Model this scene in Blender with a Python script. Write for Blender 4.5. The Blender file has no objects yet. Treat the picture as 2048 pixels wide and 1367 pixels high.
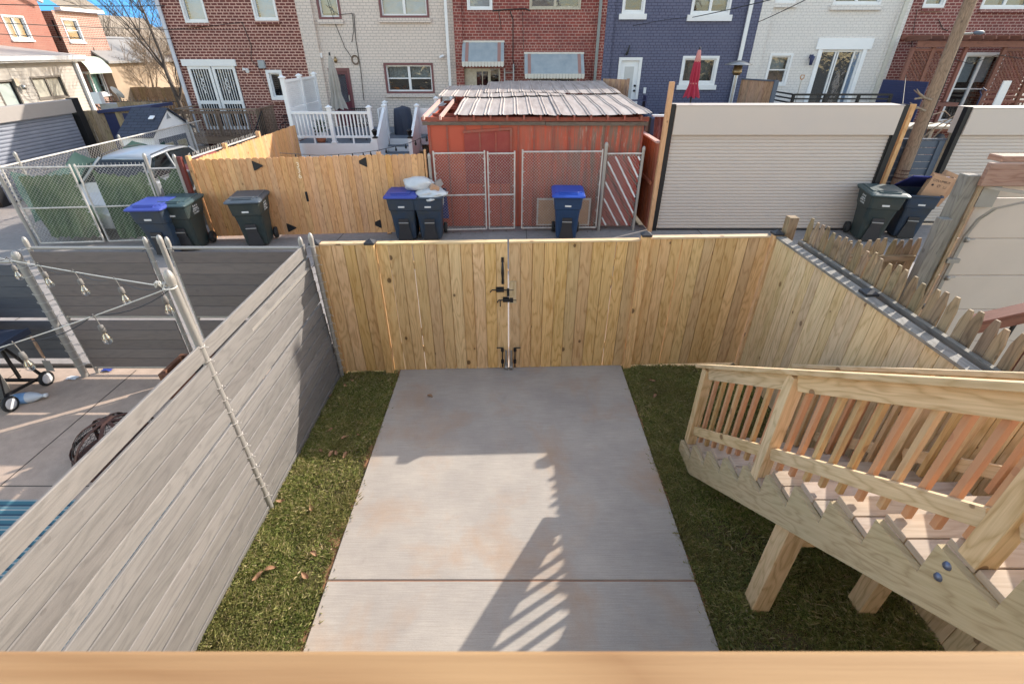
import bpy, bmesh, math, random
import numpy as np
from mathutils import Matrix, Vector
R=math.radians; PI=math.pi
random.seed(7); rng=np.random.default_rng(7)
S=bpy.context.scene
COL=S.collection
# ------------------------------------------------------------ camera, world, sun, exposure
CH=3.78; PITCH=31.5; FP=950.0
cd=bpy.data.cameras.new('camera'); cam=bpy.data.objects.new('camera',cd); COL.objects.link(cam)
cam.location=(0,0,CH); cam.rotation_euler=(R(90-PITCH),0,0)
cd.sensor_width=36; cd.lens=FP/2048*36; cd.clip_start=.02; cd.clip_end=2000
cd.dof.use_dof=True; cd.dof.focus_distance=7; cd.dof.aperture_fstop=9
S.camera=cam
SUN=Vector((1.47,.951,1.0)).normalized()
w=bpy.data.worlds.new('World'); S.world=w; w.use_nodes=True
nt=w.node_tree; nt.nodes.clear()
sky=nt.nodes.new('ShaderNodeTexSky'); sky.sky_type='NISHITA'; sky.sun_disc=False
sky.sun_elevation=math.asin(SUN.z); sky.sun_rotation=math.atan2(SUN.x,SUN.y)
sky.air_density=1.0; sky.dust_density=.6; sky.ozone_density=1.0
bg=nt.nodes.new('ShaderNodeBackground'); bg.inputs[1].default_value=.15
wo=nt.nodes.new('ShaderNodeOutputWorld')
tn=nt.nodes.new('ShaderNodeMix'); tn.data_type='RGBA'; tn.blend_type='MULTIPLY'; tn.inputs[0].default_value=1; tn.inputs[7].default_value=(1.2,1.0,.81,1)
tc=nt.nodes.new('ShaderNodeTexCoord'); vd=nt.nodes.new('ShaderNodeVectorMath'); vd.operation='DOT_PRODUCT'; vd.inputs[1].default_value=(-.62,.785,0)
nt.links.new(tc.outputs['Generated'],vd.inputs[0]); mr=nt.nodes.new('ShaderNodeMapRange'); mr.interpolation_type='SMOOTHSTEP'; mr.inputs[1].default_value=.80; mr.inputs[2].default_value=.97
nt.links.new(vd.outputs['Value'],mr.inputs[0]); cz=nt.nodes.new('ShaderNodeCombineXYZ'); ml=nt.nodes.new('ShaderNodeMath'); ml.operation='MULTIPLY'; ml.inputs[1].default_value=.9
nt.links.new(mr.outputs[0],ml.inputs[0]); nt.links.new(ml.outputs[0],cz.inputs[2]); va=nt.nodes.new('ShaderNodeVectorMath'); va.operation='ADD'
nt.links.new(tc.outputs['Generated'],va.inputs[0]); nt.links.new(cz.outputs[0],va.inputs[1]); vn=nt.nodes.new('ShaderNodeVectorMath'); vn.operation='NORMALIZE'
nt.links.new(va.outputs[0],vn.inputs[0]); nt.links.new(vn.outputs[0],sky.inputs[0])     # clear deep blue quarter of the sky away from the sun
tt=nt.nodes.new('ShaderNodeMix'); tt.data_type='RGBA'; tt.inputs[6].default_value=(1.2,1.0,.81,1); tt.inputs[7].default_value=(.55,1.15,1.3,1); nt.links.new(mr.outputs[0],tt.inputs[0]); nt.links.new(tt.outputs[2],tn.inputs[7])
nt.links.new(sky.outputs[0],tn.inputs[6]); nt.links.new(tn.outputs[2],bg.inputs[0]); nt.links.new(bg.outputs[0],wo.inputs[0])
sl=bpy.data.lights.new('sun','SUN'); sl.energy=2.0; sl.angle=R(.5); sl.color=(1,.93,.83)
so=bpy.data.objects.new('sun',sl); COL.objects.link(so); so.location=(20,15,20)
so.rotation_euler=(-SUN).to_track_quat('-Z','Y').to_euler()
S.view_settings.view_transform='Standard'; S.view_settings.look='None'
S.view_settings.gamma=1; S.view_settings.exposure=1.72
S.cycles.max_bounces=8; S.cycles.diffuse_bounces=4; S.cycles.transparent_max_bounces=16

# pixel of the photograph (2048 wide) -> world point, used to read off real positions
cp,sp=math.cos(R(PITCH)),math.sin(R(PITCH))
def ray(u,v):
    x=(u-1024)/FP; y=(v-683.5)/FP
    return Vector((x, cp-y*sp, -(sp+y*cp)))
def G(u,v,h=0.):
    d=ray(u,v); t=(h-CH)/d.z; return Vector((d.x*t,d.y*t,h))
def W(u,v,Y):
    d=ray(u,v); t=Y/d.y; return Vector((d.x*t,Y,CH+d.z*t))
def XP(u,v,X):
    d=ray(u,v); t=X/d.x; return Vector((X,d.y*t,CH+d.z*t))

# ------------------------------------------------------------ materials
MT={}
def newmat(n):
    m=bpy.data.materials.new(n); m.use_nodes=True; t=m.node_tree
    return m,t,t.nodes,t.nodes['Principled BSDF']
def rgb(c): return (c[0],c[1],c[2],1)
def node(t,ty,**k):
    n=t.nodes.new(ty)
    for a,b in k.items(): setattr(n,a,b)
    return n
def ramp(t,stops):
    n=t.nodes.new('ShaderNodeValToRGB'); e=n.color_ramp.elements
    while len(e)<len(stops): e.new(.5)
    for i,(p,c) in enumerate(stops):
        e[i].position=p; e[i].color=rgb(c) if not isinstance(c,(int,float)) else (c,c,c,1)
    return n
def mixc(t,fac,a,b,mode='MIX'):
    n=t.nodes.new('ShaderNodeMix'); n.data_type='RGBA'; n.blend_type=mode
    for i,x in ((0,fac),(6,a),(7,b)):
        if isinstance(x,(int,float)): n.inputs[i].default_value=x
        elif isinstance(x,tuple): n.inputs[i].default_value=rgb(x)
        else: t.links.new(x,n.inputs[i])
    return n.outputs[2]
def bump(t,p,h,s,d=.01):
    b=t.nodes.new('ShaderNodeBump'); b.inputs['Strength'].default_value=s; b.inputs['Distance'].default_value=d
    t.links.new(h,b.inputs['Height']); t.links.new(b.outputs[0],p.inputs['Normal'])
def noise(t,vec,sc,det=4,ro=.55,dist=0.):
    n=node(t,'ShaderNodeTexNoise'); n.inputs['Scale'].default_value=sc; n.inputs['Detail'].default_value=det
    n.inputs['Roughness'].default_value=ro; n.inputs['Distortion'].default_value=dist
    if vec is not None: t.links.new(vec,n.inputs['Vector'])
    return n.outputs[0]
def mapv(t,vec,sc,loc=(0,0,0)):
    m=node(t,'ShaderNodeMapping'); m.inputs['Scale'].default_value=sc; m.inputs['Location'].default_value=loc
    t.links.new(vec,m.inputs[0]); return m.outputs[0]
def pos(t): return t.nodes.new('ShaderNodeNewGeometry').outputs['Position']
def uvn(t): return t.nodes.new('ShaderNodeUVMap').outputs[0]
def rid(t):
    a=node(t,'ShaderNodeAttribute',attribute_name='rid'); return a.outputs['Fac']
def math_(t,op,a,b=None,c=None):
    n=node(t,'ShaderNodeMath',operation=op)
    for i,x in enumerate((a,b,c)):
        if x is None: continue
        if isinstance(x,(int,float)): n.inputs[i].default_value=x
        else: t.links.new(x,n.inputs[i])
    return n.outputs[0]
def plain(n,c,r=.6,met=0.,c2=None,ns=6.,amt=.5,bp=0.,spec=None,stretch=(1,1,1)):
    if n in MT: return MT[n]
    m,t,N,p=newmat(n); v=mapv(t,pos(t),stretch)
    if c2 is None: c2=tuple(x*.72 for x in c)
    f=noise(t,v,ns,6,.6)
    rp=ramp(t,[(.35,0.),(.68,1.)]); t.links.new(f,rp.inputs[0])
    o=mixc(t,math_(t,'MULTIPLY',rp.outputs[0],amt),c,c2)
    t.links.new(o,p.inputs['Base Color']); p.inputs['Roughness'].default_value=r; p.inputs['Metallic'].default_value=met
    if spec is not None: p.inputs['Specular IOR Level'].default_value=spec
    if bp: bump(t,p,noise(t,v,ns*6,4),bp,.005)
    MT[n]=m; return m
def wood(n,light,dark,knotc,var=.25,knots=1.,rough=.75,ringsc=1.,bp=.15,stain=None,tint=None,kd=1.):
    m,t,N,p=newmat(n); uv=uvn(t); r=rid(t)
    # slow wander of the grain, then rings as stretched bands
    sep=node(t,'ShaderNodeSeparateXYZ'); t.links.new(uv,sep.inputs[0])
    big=noise(t,mapv(t,uv,(.9,4.5,1)),1.0*ringsc,3,.5)
    bands=math_(t,'FRACT',math_(t,'MULTIPLY',big,11.))
    tri=math_(t,'ABSOLUTE',math_(t,'SUBTRACT',bands,.5))
    ringf=math_(t,'MULTIPLY',math_(t,'POWER',math_(t,'MULTIPLY',tri,2.),2.2),.62)
    fine=noise(t,mapv(t,uv,(2.2,95,1)),1.,5,.6)
    rpf=ramp(t,[(.38,0.),(.66,1.)]); t.links.new(fine,rpf.inputs[0])
    f=math_(t,'ADD',math_(t,'MULTIPLY',ringf,.95),math_(t,'MULTIPLY',rpf.outputs[0],.4))
    col=mixc(t,f,light,dark)
    blot=noise(t,mapv(t,uv,(.8,3,1)),1.3,3)
    rb=ramp(t,[(.4,0.),(.7,1.)]); t.links.new(blot,rb.inputs[0])
    col=mixc(t,math_(t,'MULTIPLY',rb.outputs[0],.35),col,tuple(x*.78 for x in light) if stain is None else stain)
    # knots
    vo=node(t,'ShaderNodeTexVoronoi'); vo.inputs['Scale'].default_value=1.; vo.inputs['Randomness'].default_value=1.
    t.links.new(mapv(t,uv,(3.8*kd,5.2*kd,1)),vo.inputs['Vector'])
    wn=node(t,'ShaderNodeSeparateColor'); t.links.new(vo.outputs['Color'],wn.inputs[0])
    size=math_(t,'MINIMUM',math_(t,'MULTIPLY',math_(t,'MAXIMUM',math_(t,'SUBTRACT',wn.outputs[0],.48),0.),.5),.125)
    k=math_(t,'SUBTRACT',size,vo.outputs['Distance'])
    kr=ramp(t,[(0,0.),(.5,0.),(.51,.75),(.56,1.)]); t.links.new(math_(t,'MULTIPLY_ADD',k,5.,.5),kr.inputs[0])
    halo=ramp(t,[(.3,0.),(.5,.55)]); t.links.new(math_(t,'MULTIPLY_ADD',k,1.6,.5),halo.inputs[0])
    col=mixc(t,math_(t,'MULTIPLY',halo.outputs[0],.45*knots),col,dark)
    col=mixc(t,math_(t,'MULTIPLY',kr.outputs[0],.68*knots),col,knotc)
    # board to board
    hv=node(t,'ShaderNodeHueSaturation'); t.links.new(col,hv.inputs['Color'])
    t.links.new(math_(t,'MULTIPLY_ADD',r,var,1-var/2),hv.inputs['Value'])
    t.links.new(math_(t,'MULTIPLY_ADD',math_(t,'FRACT',math_(t,'MULTIPLY',r,7.3)),.010,.495),hv.inputs['Hue'])
    t.links.new(math_(t,'MULTIPLY_ADD',math_(t,'FRACT',math_(t,'MULTIPLY',r,3.7)),.16,.92),hv.inputs['Saturation'])
    out=hv.outputs[0]
    if tint is not None:
        ff=math_(t,'GREATER_THAN',math_(t,'FRACT',math_(t,'MULTIPLY',r,13.7)),.62)
        out=mixc(t,math_(t,'MULTIPLY',ff,.6),out,tint)
    t.links.new(out,p.inputs['Base Color']); p.inputs['Roughness'].default_value=rough
    p.inputs['Specular IOR Level'].default_value=.3
    bump(t,p,math_(t,'SUBTRACT',rpf.outputs[0],math_(t,'MULTIPLY',kr.outputs[0],.8)),bp,.002)
    MT[n]=m; return m
def bricks(n,c1,c2,mort,mfrac=.16,sc=(.222,.092),stain=None,samt=.4,bp=.5,squash=True,rough=.85):
    m,t,N,p=newmat(n); uv=uvn(t)
    b=node(t,'ShaderNodeTexBrick'); b.offset=.5; b.squash=.5 if squash else 1.; b.squash_frequency=6 if squash else 1
    b.inputs['Scale'].default_value=1; b.inputs['Brick Width'].default_value=sc[0]; b.inputs['Row Height'].default_value=sc[1]
    b.inputs['Mortar Size'].default_value=sc[1]*mfrac; b.inputs['Mortar Smooth'].default_value=.15
    b.inputs['Color1'].default_value=rgb(c1); b.inputs['Color2'].default_value=rgb(c2); b.inputs['Mortar'].default_value=rgb(mort)
    jit=noise(t,uv,9.,2); 
    wv=node(t,'ShaderNodeVectorMath',operation='MULTIPLY_ADD'); wv.inputs[1].default_value=(.012,.012,0)
    cm=node(t,'ShaderNodeCombineXYZ'); t.links.new(jit,cm.inputs[0]); t.links.new(jit,cm.inputs[1])
    t.links.new(cm.outputs[0],wv.inputs[0]); t.links.new(uv,wv.inputs[2]); t.links.new(wv.outputs[0],b.inputs['Vector'])
    f=noise(t,uv,1.2,6,.6); rp=ramp(t,[(.42,0.),(.72,1.)]); t.links.new(f,rp.inputs[0])
    col=mixc(t,math_(t,'MULTIPLY',rp.outputs[0],samt),b.outputs[0],stain or tuple(x*.6 for x in c1))
    f2=noise(t,mapv(t,uv,(30,60,1)),1.,4,.6); rp2=ramp(t,[(.3,.82),(.7,1.1)]); t.links.new(f2,rp2.inputs[0])
    col=mixc(t,1.,col,rp2.outputs[0],'MULTIPLY')
    t.links.new(col,p.inputs['Base Color']); p.inputs['Roughness'].default_value=rough
    inv=math_(t,'SUBTRACT',1.,b.outputs['Fac'])
    bump(t,p,math_(t,'ADD',inv,math_(t,'MULTIPLY',f2,.3)),bp,.012)
    MT[n]=m; return m
def concrete(n,c,c2,streak=(1,18,1),amt=.5,rust=None,rustamt=.0,ns=1.2,dark=.0,bp=.12):
    m,t,N,p=newmat(n); P=pos(t)
    a=noise(t,P,ns,7,.62); ra=ramp(t,[(.36,0.),(.66,1.)]); t.links.new(a,ra.inputs[0])
    col=mixc(t,math_(t,'MULTIPLY',ra.outputs[0],amt),c,c2)
    s=noise(t,mapv(t,P,streak),3.,5,.65); rs=ramp(t,[(.3,.80),(.7,1.1)]); t.links.new(s,rs.inputs[0])
    col=mixc(t,.8,col,rs.outputs[0],'MULTIPLY')
    if rust:
        q=noise(t,mapv(t,P,(.9,.7,1),(3.1,1.7,0)),1.6,5,.6,.4); rq=ramp(t,[(.5,0.),(.72,1.)]); t.links.new(q,rq.inputs[0])
        col=mixc(t,math_(t,'MULTIPLY',rq.outputs[0],rustamt),col,rust)
    g=noise(t,P,140.,2,.5); rg=ramp(t,[(.3,.9),(.7,1.08)]); t.links.new(g,rg.inputs[0])
    col=mixc(t,.7,col,rg.outputs[0],'MULTIPLY')
    if dark:
        d=noise(t,P,3.3,8,.75); rd=ramp(t,[(.62,0.),(.74,1.)]); t.links.new(d,rd.inputs[0])
        col=mixc(t,math_(t,'MULTIPLY',rd.outputs[0],dark),col,tuple(x*.45 for x in c))
    t.links.new(col,p.inputs['Base Color']); p.inputs['Roughness'].default_value=.85; p.inputs['Specular IOR Level'].default_value=.3
    bump(t,p,math_(t,'ADD',s,g),bp,.004)
    MT[n]=m; return m

PINE=wood('pine_new',(.78,.52,.255),(.47,.255,.09),(.06,.025,.012),.26,1.1,stain=(.62,.44,.22),kd=.9)
PINEL=wood('pine_pale',(.74,.55,.34),(.44,.29,.14),(.13,.06,.03),.2,1.,stain=(.58,.48,.28),tint=None)
RAILG=wood('rail_golden',(.33,.21,.115),(.20,.105,.05),(.10,.04,.02),.1,.9,stain=(.42,.30,.2),ringsc=.6)
PINES=wood('pine_stair',(.60,.475,.29),(.38,.27,.145),(.10,.05,.03),.2,.9,stain=(.46,.42,.24),ringsc=1.3)
PINER=wood('pine_baluster',(.58,.40,.21),(.44,.25,.12),(.15,.07,.04),.25,.7,stain=(.5,.38,.2),tint=(.58,.26,.15))
TREAD=wood('pine_tread',(.46,.36,.27),(.33,.24,.17),(.12,.07,.05),.2,.8,stain=(.40,.31,.26))
CEDAR=wood('cedar_fence',(.74,.42,.20),(.48,.24,.10),(.2,.09,.04),.18,.9,stain=(.64,.36,.17))
REDF=wood('redwood_fence',(.44,.15,.075),(.3,.09,.045),(.08,.03,.02),.3,.8)
GREYF=wood('grey_painted_board',(.205,.19,.177),(.135,.126,.118),(.08,.07,.065),.3,.35,stain=(.16,.152,.145),bp=.35,rough=.65,kd=1.5)
DGREY=wood('dark_grey_board',(.185,.15,.135),(.14,.118,.11),(.04,.04,.04),.18,.3,stain=(.17,.15,.145),bp=.3,rough=.6,kd=1.2)
WEATH=wood('weathered_picket',(.36,.255,.165),(.135,.09,.058),(.06,.045,.03),.4,.8,stain=(.33,.29,.13),bp=.5)
WEATHG=wood('weathered_grey',(.27,.25,.22),(.13,.115,.10),(.05,.045,.04),.3,.6,stain=(.17,.16,.12),bp=.5)
DECKBR=wood('brown_deck_wood',(.30,.21,.15),(.17,.12,.085),(.05,.03,.02),.3,.5)
PERG=wood('pergola_wood',(.22,.095,.066),(.14,.058,.042),(.04,.02,.01),.3,.5)
SCREENW=wood('screen_wood',(.46,.29,.19),(.2,.12,.075),(.09,.05,.03),.35,.6)
POLEW=wood('pole_wood',(.33,.225,.145),(.13,.085,.055),(.06,.04,.03),.1,.8,stain=(.22,.16,.11),bp=.7,ringsc=1.6)
WEATHR=wood('weathered_red',(.40,.24,.18),(.24,.12,.085),(.1,.05,.04),.3,.5,stain=(.4,.33,.27),bp=.4)
WHITE=plain('white_vinyl',(.78,.79,.80),.45,amt=.25,c2=(.66,.68,.70))
WHITEP=plain('white_paint',(.74,.74,.74),.5,amt=.3,c2=(.6,.6,.6))
CREAM=plain('cream_paint',(.50,.45,.36),.6,amt=.6,c2=(.3,.25,.18),ns=12)
MAROON=plain('maroon_paint',(.16,.05,.055),.45,amt=.4)
DMAROON=plain('door_maroon',(.10,.012,.03),.3,amt=.3)
BLACK=plain('black_metal',(.02,.02,.022),.45,.3,amt=.3)
BLACKP=plain('black_plastic',(.03,.03,.034),.5,amt=.4)
GALV=plain('galvanised_steel',(.36,.34,.31),.45,.35,c2=(.33,.31,.29),ns=14,amt=.7)
GALVW=plain('galvanised_mesh',(.62,.58,.53),.5,.1,c2=(.38,.34,.30),ns=9,amt=.7)
RUST=plain('rusty_steel',(.14,.065,.045),.8,.3,c2=(.07,.035,.03),ns=14,amt=.9,bp=.2)
DARKIN=plain('dark_interior',(.03,.028,.026),.9,amt=.2)
BLIND=plain('blind_cloth',(.42,.41,.37),.8,amt=.5,c2=(.28,.27,.24),ns=5,stretch=(1,1,6))
DOORW=plain('roller_door_beige',(.555,.475,.41),.5,amt=.45,c2=(.50,.445,.405),ns=1.3)
DOORG=plain('roller_door_grey',(.24,.25,.29),.45,amt=.4,c2=(.12,.14,.18),ns=1.5)
HEADG=plain('header_grey',(.36,.32,.29),.5,amt=.2)
NAVY=plain('navy_paint',(.028,.035,.10),.5,amt=.4)
SLATE=plain('slate_blue_paint',(.085,.11,.15),.5,amt=.4,c2=(.065,.085,.12))
BINBL=plain('bin_blue_body',(.022,.045,.085),.5,amt=.8,c2=(.045,.05,.05),ns=4,bp=.1)
BINGR=plain('bin_green_body',(.022,.038,.04),.5,amt=.8,c2=(.05,.055,.045),ns=4,bp=.1)
BINBLID=plain('bin_blue_lid',(.045,.07,.33),.42,amt=.4)
BINGLID=plain('bin_green_lid',(.05,.085,.09),.45,amt=.5)
BINFADE=plain('bin_faded_plastic',(.40,.38,.32),.6,amt=.5)
BAGW=plain('white_bag_plastic',(.62,.63,.63),.3,amt=.4,c2=(.45,.47,.48),ns=9,bp=.6)
CARD=plain('cardboard',(.50,.30,.18),.8,amt=.3)
REDU=plain('red_umbrella_cloth',(.36,.015,.045),.7,amt=.3)
PINKU=plain('faded_pink_cloth',(.55,.22,.2),.7,amt=.3)
GREYU=plain('grey_umbrella_cloth',(.34,.32,.29),.8,amt=.4)
COVER=plain('navy_cover_cloth',(.035,.045,.075),.6,amt=.5,ns=3)
STEEL=plain('brushed_steel',(.45,.44,.42),.35,.8,amt=.4)
TARP=plain('green_tarp',(.045,.095,.045),.8,c2=(.13,.185,.085),ns=2.2,amt=.9,bp=.3)
TARPD=plain('dark_green_tarp',(.012,.045,.042),.7,c2=(.03,.08,.07),ns=3,amt=.8)
SILVER=plain('silver_car_paint',(.42,.44,.46),.3,.45,amt=.2)
TYRE=plain('tyre_rubber',(.025,.025,.025),.8,amt=.3)
SHINGLE=bricks('roof_shingles',(.045,.055,.085),(.035,.045,.07),(.015,.018,.03),.08,(.3,.13),samt=.2,squash=False)
SHINGT=bricks('tan_roof_shingles',(.30,.25,.19),(.24,.2,.16),(.15,.12,.1),.08,(.3,.14),samt=.3,squash=False)
BR1=bricks('brick_dark_red',(.17,.045,.035),(.12,.032,.027),(.60,.37,.30),.17,stain=(.06,.02,.018),samt=.25)
BR2=bricks('brick_red',(.28,.06,.045),(.18,.042,.035),(.46,.28,.23),.12,stain=(.09,.02,.025),samt=.5)
BR3=bricks('brick_maroon',(.22,.055,.05),(.15,.04,.038),(.46,.30,.26),.14,stain=(.08,.02,.02),samt=.3)
BRS=bricks('brick_salmon',(.36,.165,.12),(.30,.135,.10),(.48,.40,.34),.16,stain=(.27,.12,.09),samt=.3)
BRPLAIN=bricks('brick_salmon_worn',(.34,.135,.10),(.31,.12,.09),(.33,.17,.13),.13,stain=(.36,.2,.155),samt=.6)
BRBEI=bricks('brick_painted_beige',(.70,.60,.53),(.66,.57,.505),(.42,.36,.32),.10,stain=(.62,.54,.48),samt=.35)  # darker mortar on the painted bricks stands in for joint shadow, plus gathered dirt
BRBLU=bricks('brick_painted_navy',(.125,.128,.20),(.11,.115,.185),(.05,.052,.09),.11,stain=(.14,.145,.21),samt=.3)
BRWHI=bricks('brick_painted_white',(.72,.68,.64),(.69,.655,.62),(.53,.50,.48),.09,stain=(.70,.67,.64),samt=.3)
SIDING=plain('clapboard_beige',(.46,.42,.37),.6,amt=.2,ns=2)
TANW=plain('tan_stucco',(.38,.29,.205),.8,amt=.5,c2=(.25,.19,.13),ns=2)
PURP=plain('purple_siding',(.055,.055,.14),.6,amt=.2)
CONC=concrete('driveway_concrete',(.46,.41,.355),(.335,.30,.27),streak=(1.3,44,1),amt=.8,rust=(.42,.25,.135),rustamt=.5,dark=.3)
ALLEY=concrete('alley_concrete',(.335,.30,.275),(.25,.228,.213),streak=(3,3,1),amt=.7,ns=.8,dark=.5)
PATIO=concrete('patio_concrete',(.50,.375,.29),(.42,.32,.255),streak=(2,2,1),amt=.6,rust=(.36,.27,.2),rustamt=.4,dark=.2)
SOIL=plain('soil',(.13,.10,.05),.95,c2=(.20,.14,.08),ns=9,amt=.8,bp=.5)
DIRT=plain('red_dirt',(.30,.14,.07),.95,c2=(.17,.09,.045),ns=14,amt=.9,bp=.5)
JOINT=plain('joint_dark',(.30,.15,.09),.9,amt=.8,ns=20)
YARD=plain('yard_ground',(.16,.14,.11),.95,c2=(.08,.07,.05),ns=3,amt=.9)
BARK=plain('bark',(.12,.095,.075),.9,c2=(.06,.045,.035),ns=8,amt=.8)
TWIG=plain('twig_pale',(.30,.235,.17),.9,c2=(.18,.13,.09),ns=8,amt=.8)
LEAF=plain('dry_leaf',(.27,.13,.065),.8,c2=(.38,.24,.14),ns=30,amt=.8)
WIRE=plain('wire_black',(.02,.02,.02),.6,amt=.1)
ROPE=plain('rope_white',(.55,.53,.48),.7,amt=.3)
DECAL=plain('white_decal',(.7,.7,.68),.6,amt=.3,ns=60)
BLACKINK=plain('dark_ink',(.04,.03,.03),.7,amt=.1)
AWN=plain('awning_blue_grey',(.38,.42,.43),.45,.2,amt=.5,c2=(.20,.26,.30),ns=3)
AWNR=plain('awning_red_stripe',(.33,.16,.13),.6,amt=.7,ns=8,c2=(.28,.2,.18))
AWNW=plain('awning_cream',(.62,.59,.53),.6,amt=.4)
DECKG=plain('composite_deck_grey',(.14,.165,.20),.6,amt=.3)
POT=plain('terracotta',(.35,.13,.07),.8,amt=.4)
LEAFG=plain('plant_leaf',(.04,.07,.025),.6,amt=.6,ns=12)
PINKW=plain('pink_primer',(.60,.36,.31),.8,amt=.5,c2=(.55,.42,.36),ns=7)
TANK=plain('propane_tank_paint',(.50,.48,.42),.4,amt=.5)
BLUELAB=plain('blue_label',(.2,.36,.6),.5,amt=.2)
MULCH=plain('dark_mulch',(.035,.025,.018),.95,amt=.8,ns=40,bp=.8)
BOLT=plain('bolt_blue_zinc',(.15,.18,.27),.4,.6,amt=.4,ns=30)
PATCHM=plain('primed_wood_block',(.52,.46,.28),.7,amt=.2)
BEIGEP=plain('sectional_door_back',(.62,.53,.45),.6,amt=.3,ns=1.5)
WHITELEAF=plain('hdpe_bottle',(.55,.58,.62),.3,amt=.2)
BRASS=plain('brass_bronze',(.3,.2,.1),.35,.8,amt=.3)
def mk_redpaint():
    m,t,N,p=newmat('red_weathered_plywood'); P=pos(t)
    st=noise(t,mapv(t,P,(7,7,.55)),1.6,6,.65); r1=ramp(t,[(.40,0.),(.56,1.)]); t.links.new(st,r1.inputs[0])
    sep=node(t,'ShaderNodeSeparateXYZ'); t.links.new(P,sep.inputs[0])
    rt=math_(t,'MULTIPLY_ADD',sep.outputs[0],.38,.22); cl=node(t,'ShaderNodeClamp'); t.links.new(rt,cl.inputs[0])
    a=mixc(t,noise(t,P,1.4,3),(.52,.08,.042),(.42,.11,.06))
    f=math_(t,'MULTIPLY',r1.outputs[0],cl.outputs[0])
    b=mixc(t,f,a,(.20,.125,.09))
    s2=noise(t,mapv(t,P,(22,22,3)),1.,5,.7); r2=ramp(t,[(.57,0.),(.66,1.)]); t.links.new(s2,r2.inputs[0])
    b=mixc(t,math_(t,'MULTIPLY',math_(t,'MULTIPLY',r2.outputs[0],.55),cl.outputs[0]),b,(.42,.33,.27))
    t.links.new(b,p.inputs['Base Color']); p.inputs['Roughness'].default_value=.8
    bump(t,p,s2,.2,.004); return m
REDP=mk_redpaint()
REDT=plain('red_trim_paint',(.34,.07,.045),.75,c2=(.24,.12,.085),ns=9,amt=.8)
REDS=plain('red_plastic_slat',(.30,.045,.032),.6,amt=.3)
GREYBRD=plain('grey_aged_board',(.17,.13,.10),.85,c2=(.09,.07,.055),ns=6,amt=.8,stretch=(1,1,4))
def mk_roof():
    m,t,N,p=newmat('weathered_metal_roof'); P=pos(t)
    a=noise(t,mapv(t,P,(6,.7,1)),1.5,6,.6); r=ramp(t,[(.35,0.),(.65,1.)]); t.links.new(a,r.inputs[0])
    c=mixc(t,r.outputs[0],(.50,.44,.40),(.36,.30,.265))
    b=noise(t,P,2.2,6,.7); rb=ramp(t,[(.6,0.),(.75,.6)]); t.links.new(b,rb.inputs[0])
    c=mixc(t,rb.outputs[0],c,(.22,.13,.09))
    t.links.new(c,p.inputs['Base Color']); p.inputs['Roughness'].default_value=.6; p.inputs['Metallic'].default_value=.15
    return m
ROOFM=mk_roof()
def mk_glass(n,tint=(.9,.95,.95),refl=.12,wav=.0):
    m=bpy.data.materials.new(n); m.use_nodes=True; t=m.node_tree; t.nodes.clear()
    o=node(t,'ShaderNodeOutputMaterial'); mx=node(t,'ShaderNodeMixShader'); tr=node(t,'ShaderNodeBsdfTransparent')
    tr.inputs[0].default_value=rgb(tint); gl=node(t,'ShaderNodeBsdfGlossy'); gl.inputs['Roughness'].default_value=.02
    fr=node(t,'ShaderNodeLayerWeight'); fr.inputs[0].default_value=.5
    f=math_(t,'MULTIPLY_ADD',math_(t,'POWER',fr.outputs['Facing'],4.),.7,refl)
    if wav:
        b=node(t,'ShaderNodeBump'); b.inputs['Strength'].default_value=wav; b.inputs['Distance'].default_value=.02
        t.links.new(noise(t,pos(t),3.5,3,.5,.6),b.inputs['Height']); t.links.new(b.outputs[0],gl.inputs['Normal'])
    t.links.new(f,mx.inputs[0]); t.links.new(tr.outputs[0],mx.inputs[1]); t.links.new(gl.outputs[0],mx.inputs[2]); t.links.new(mx.outputs[0],o.inputs[0])
    return m
GLASS=mk_glass('window_glass',(.62,.72,.82),.11,.25)
CARGL=mk_glass('car_glass',(.15,.17,.18),.1)
BULBG=mk_glass('bulb_glass',(.88,.86,.82),.22)
def mk_grass():
    m,t,N,p=newmat('grass_blade'); r=rid(t); P=pos(t)
    rp=ramp(t,[(0.,(.10,.15,.04)),(.33,(.26,.32,.085)),(.6,(.46,.46,.17)),(.8,(.68,.57,.31)),(1.,(.82,.68,.46))]); t.links.new(r,rp.inputs[0])
    n=noise(t,P,1.1,4,.6); rn=ramp(t,[(.38,0.),(.62,1.)]); t.links.new(n,rn.inputs[0])
    c=mixc(t,math_(t,'MULTIPLY',rn.outputs[0],.45),rp.outputs[0],(.27,.21,.10))
    t.links.new(c,p.inputs['Base Color']); p.inputs['Roughness'].default_value=.6; p.inputs['Specular IOR Level'].default_value=.25
    tl=node(t,'ShaderNodeBsdfTranslucent'); t.links.new(c,tl.inputs[0]); ms=node(t,'ShaderNodeMixShader'); ms.inputs[0].default_value=.35
    t.links.new(p.outputs[0],ms.inputs[1]); t.links.new(tl.outputs[0],ms.inputs[2]); t.links.new(ms.outputs[0],N['Material Output'].inputs[0])
    return m
GRASSM=mk_grass()
def mk_rug():
    m,t,N,p=newmat('striped_rug'); P=pos(t); sep=node(t,'ShaderNodeSeparateXYZ'); t.links.new(P,sep.inputs[0])
    f=math_(t,'FRACT',math_(t,'MULTIPLY',sep.outputs[1],9.)); r=ramp(t,[(0,(.05,.15,.19)),(.3,(.07,.2,.24)),(.36,(.35,.36,.34)),(.5,(.10,.22,.26)),(.7,(.2,.28,.29)),(.8,(.03,.07,.11))]); r.color_ramp.interpolation='CONSTANT'
    t.links.new(f,r.inputs[0]); t.links.new(r.outputs[0],p.inputs['Base Color']); p.inputs['Roughness'].default_value=.95; return m
RUG=mk_rug()

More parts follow.
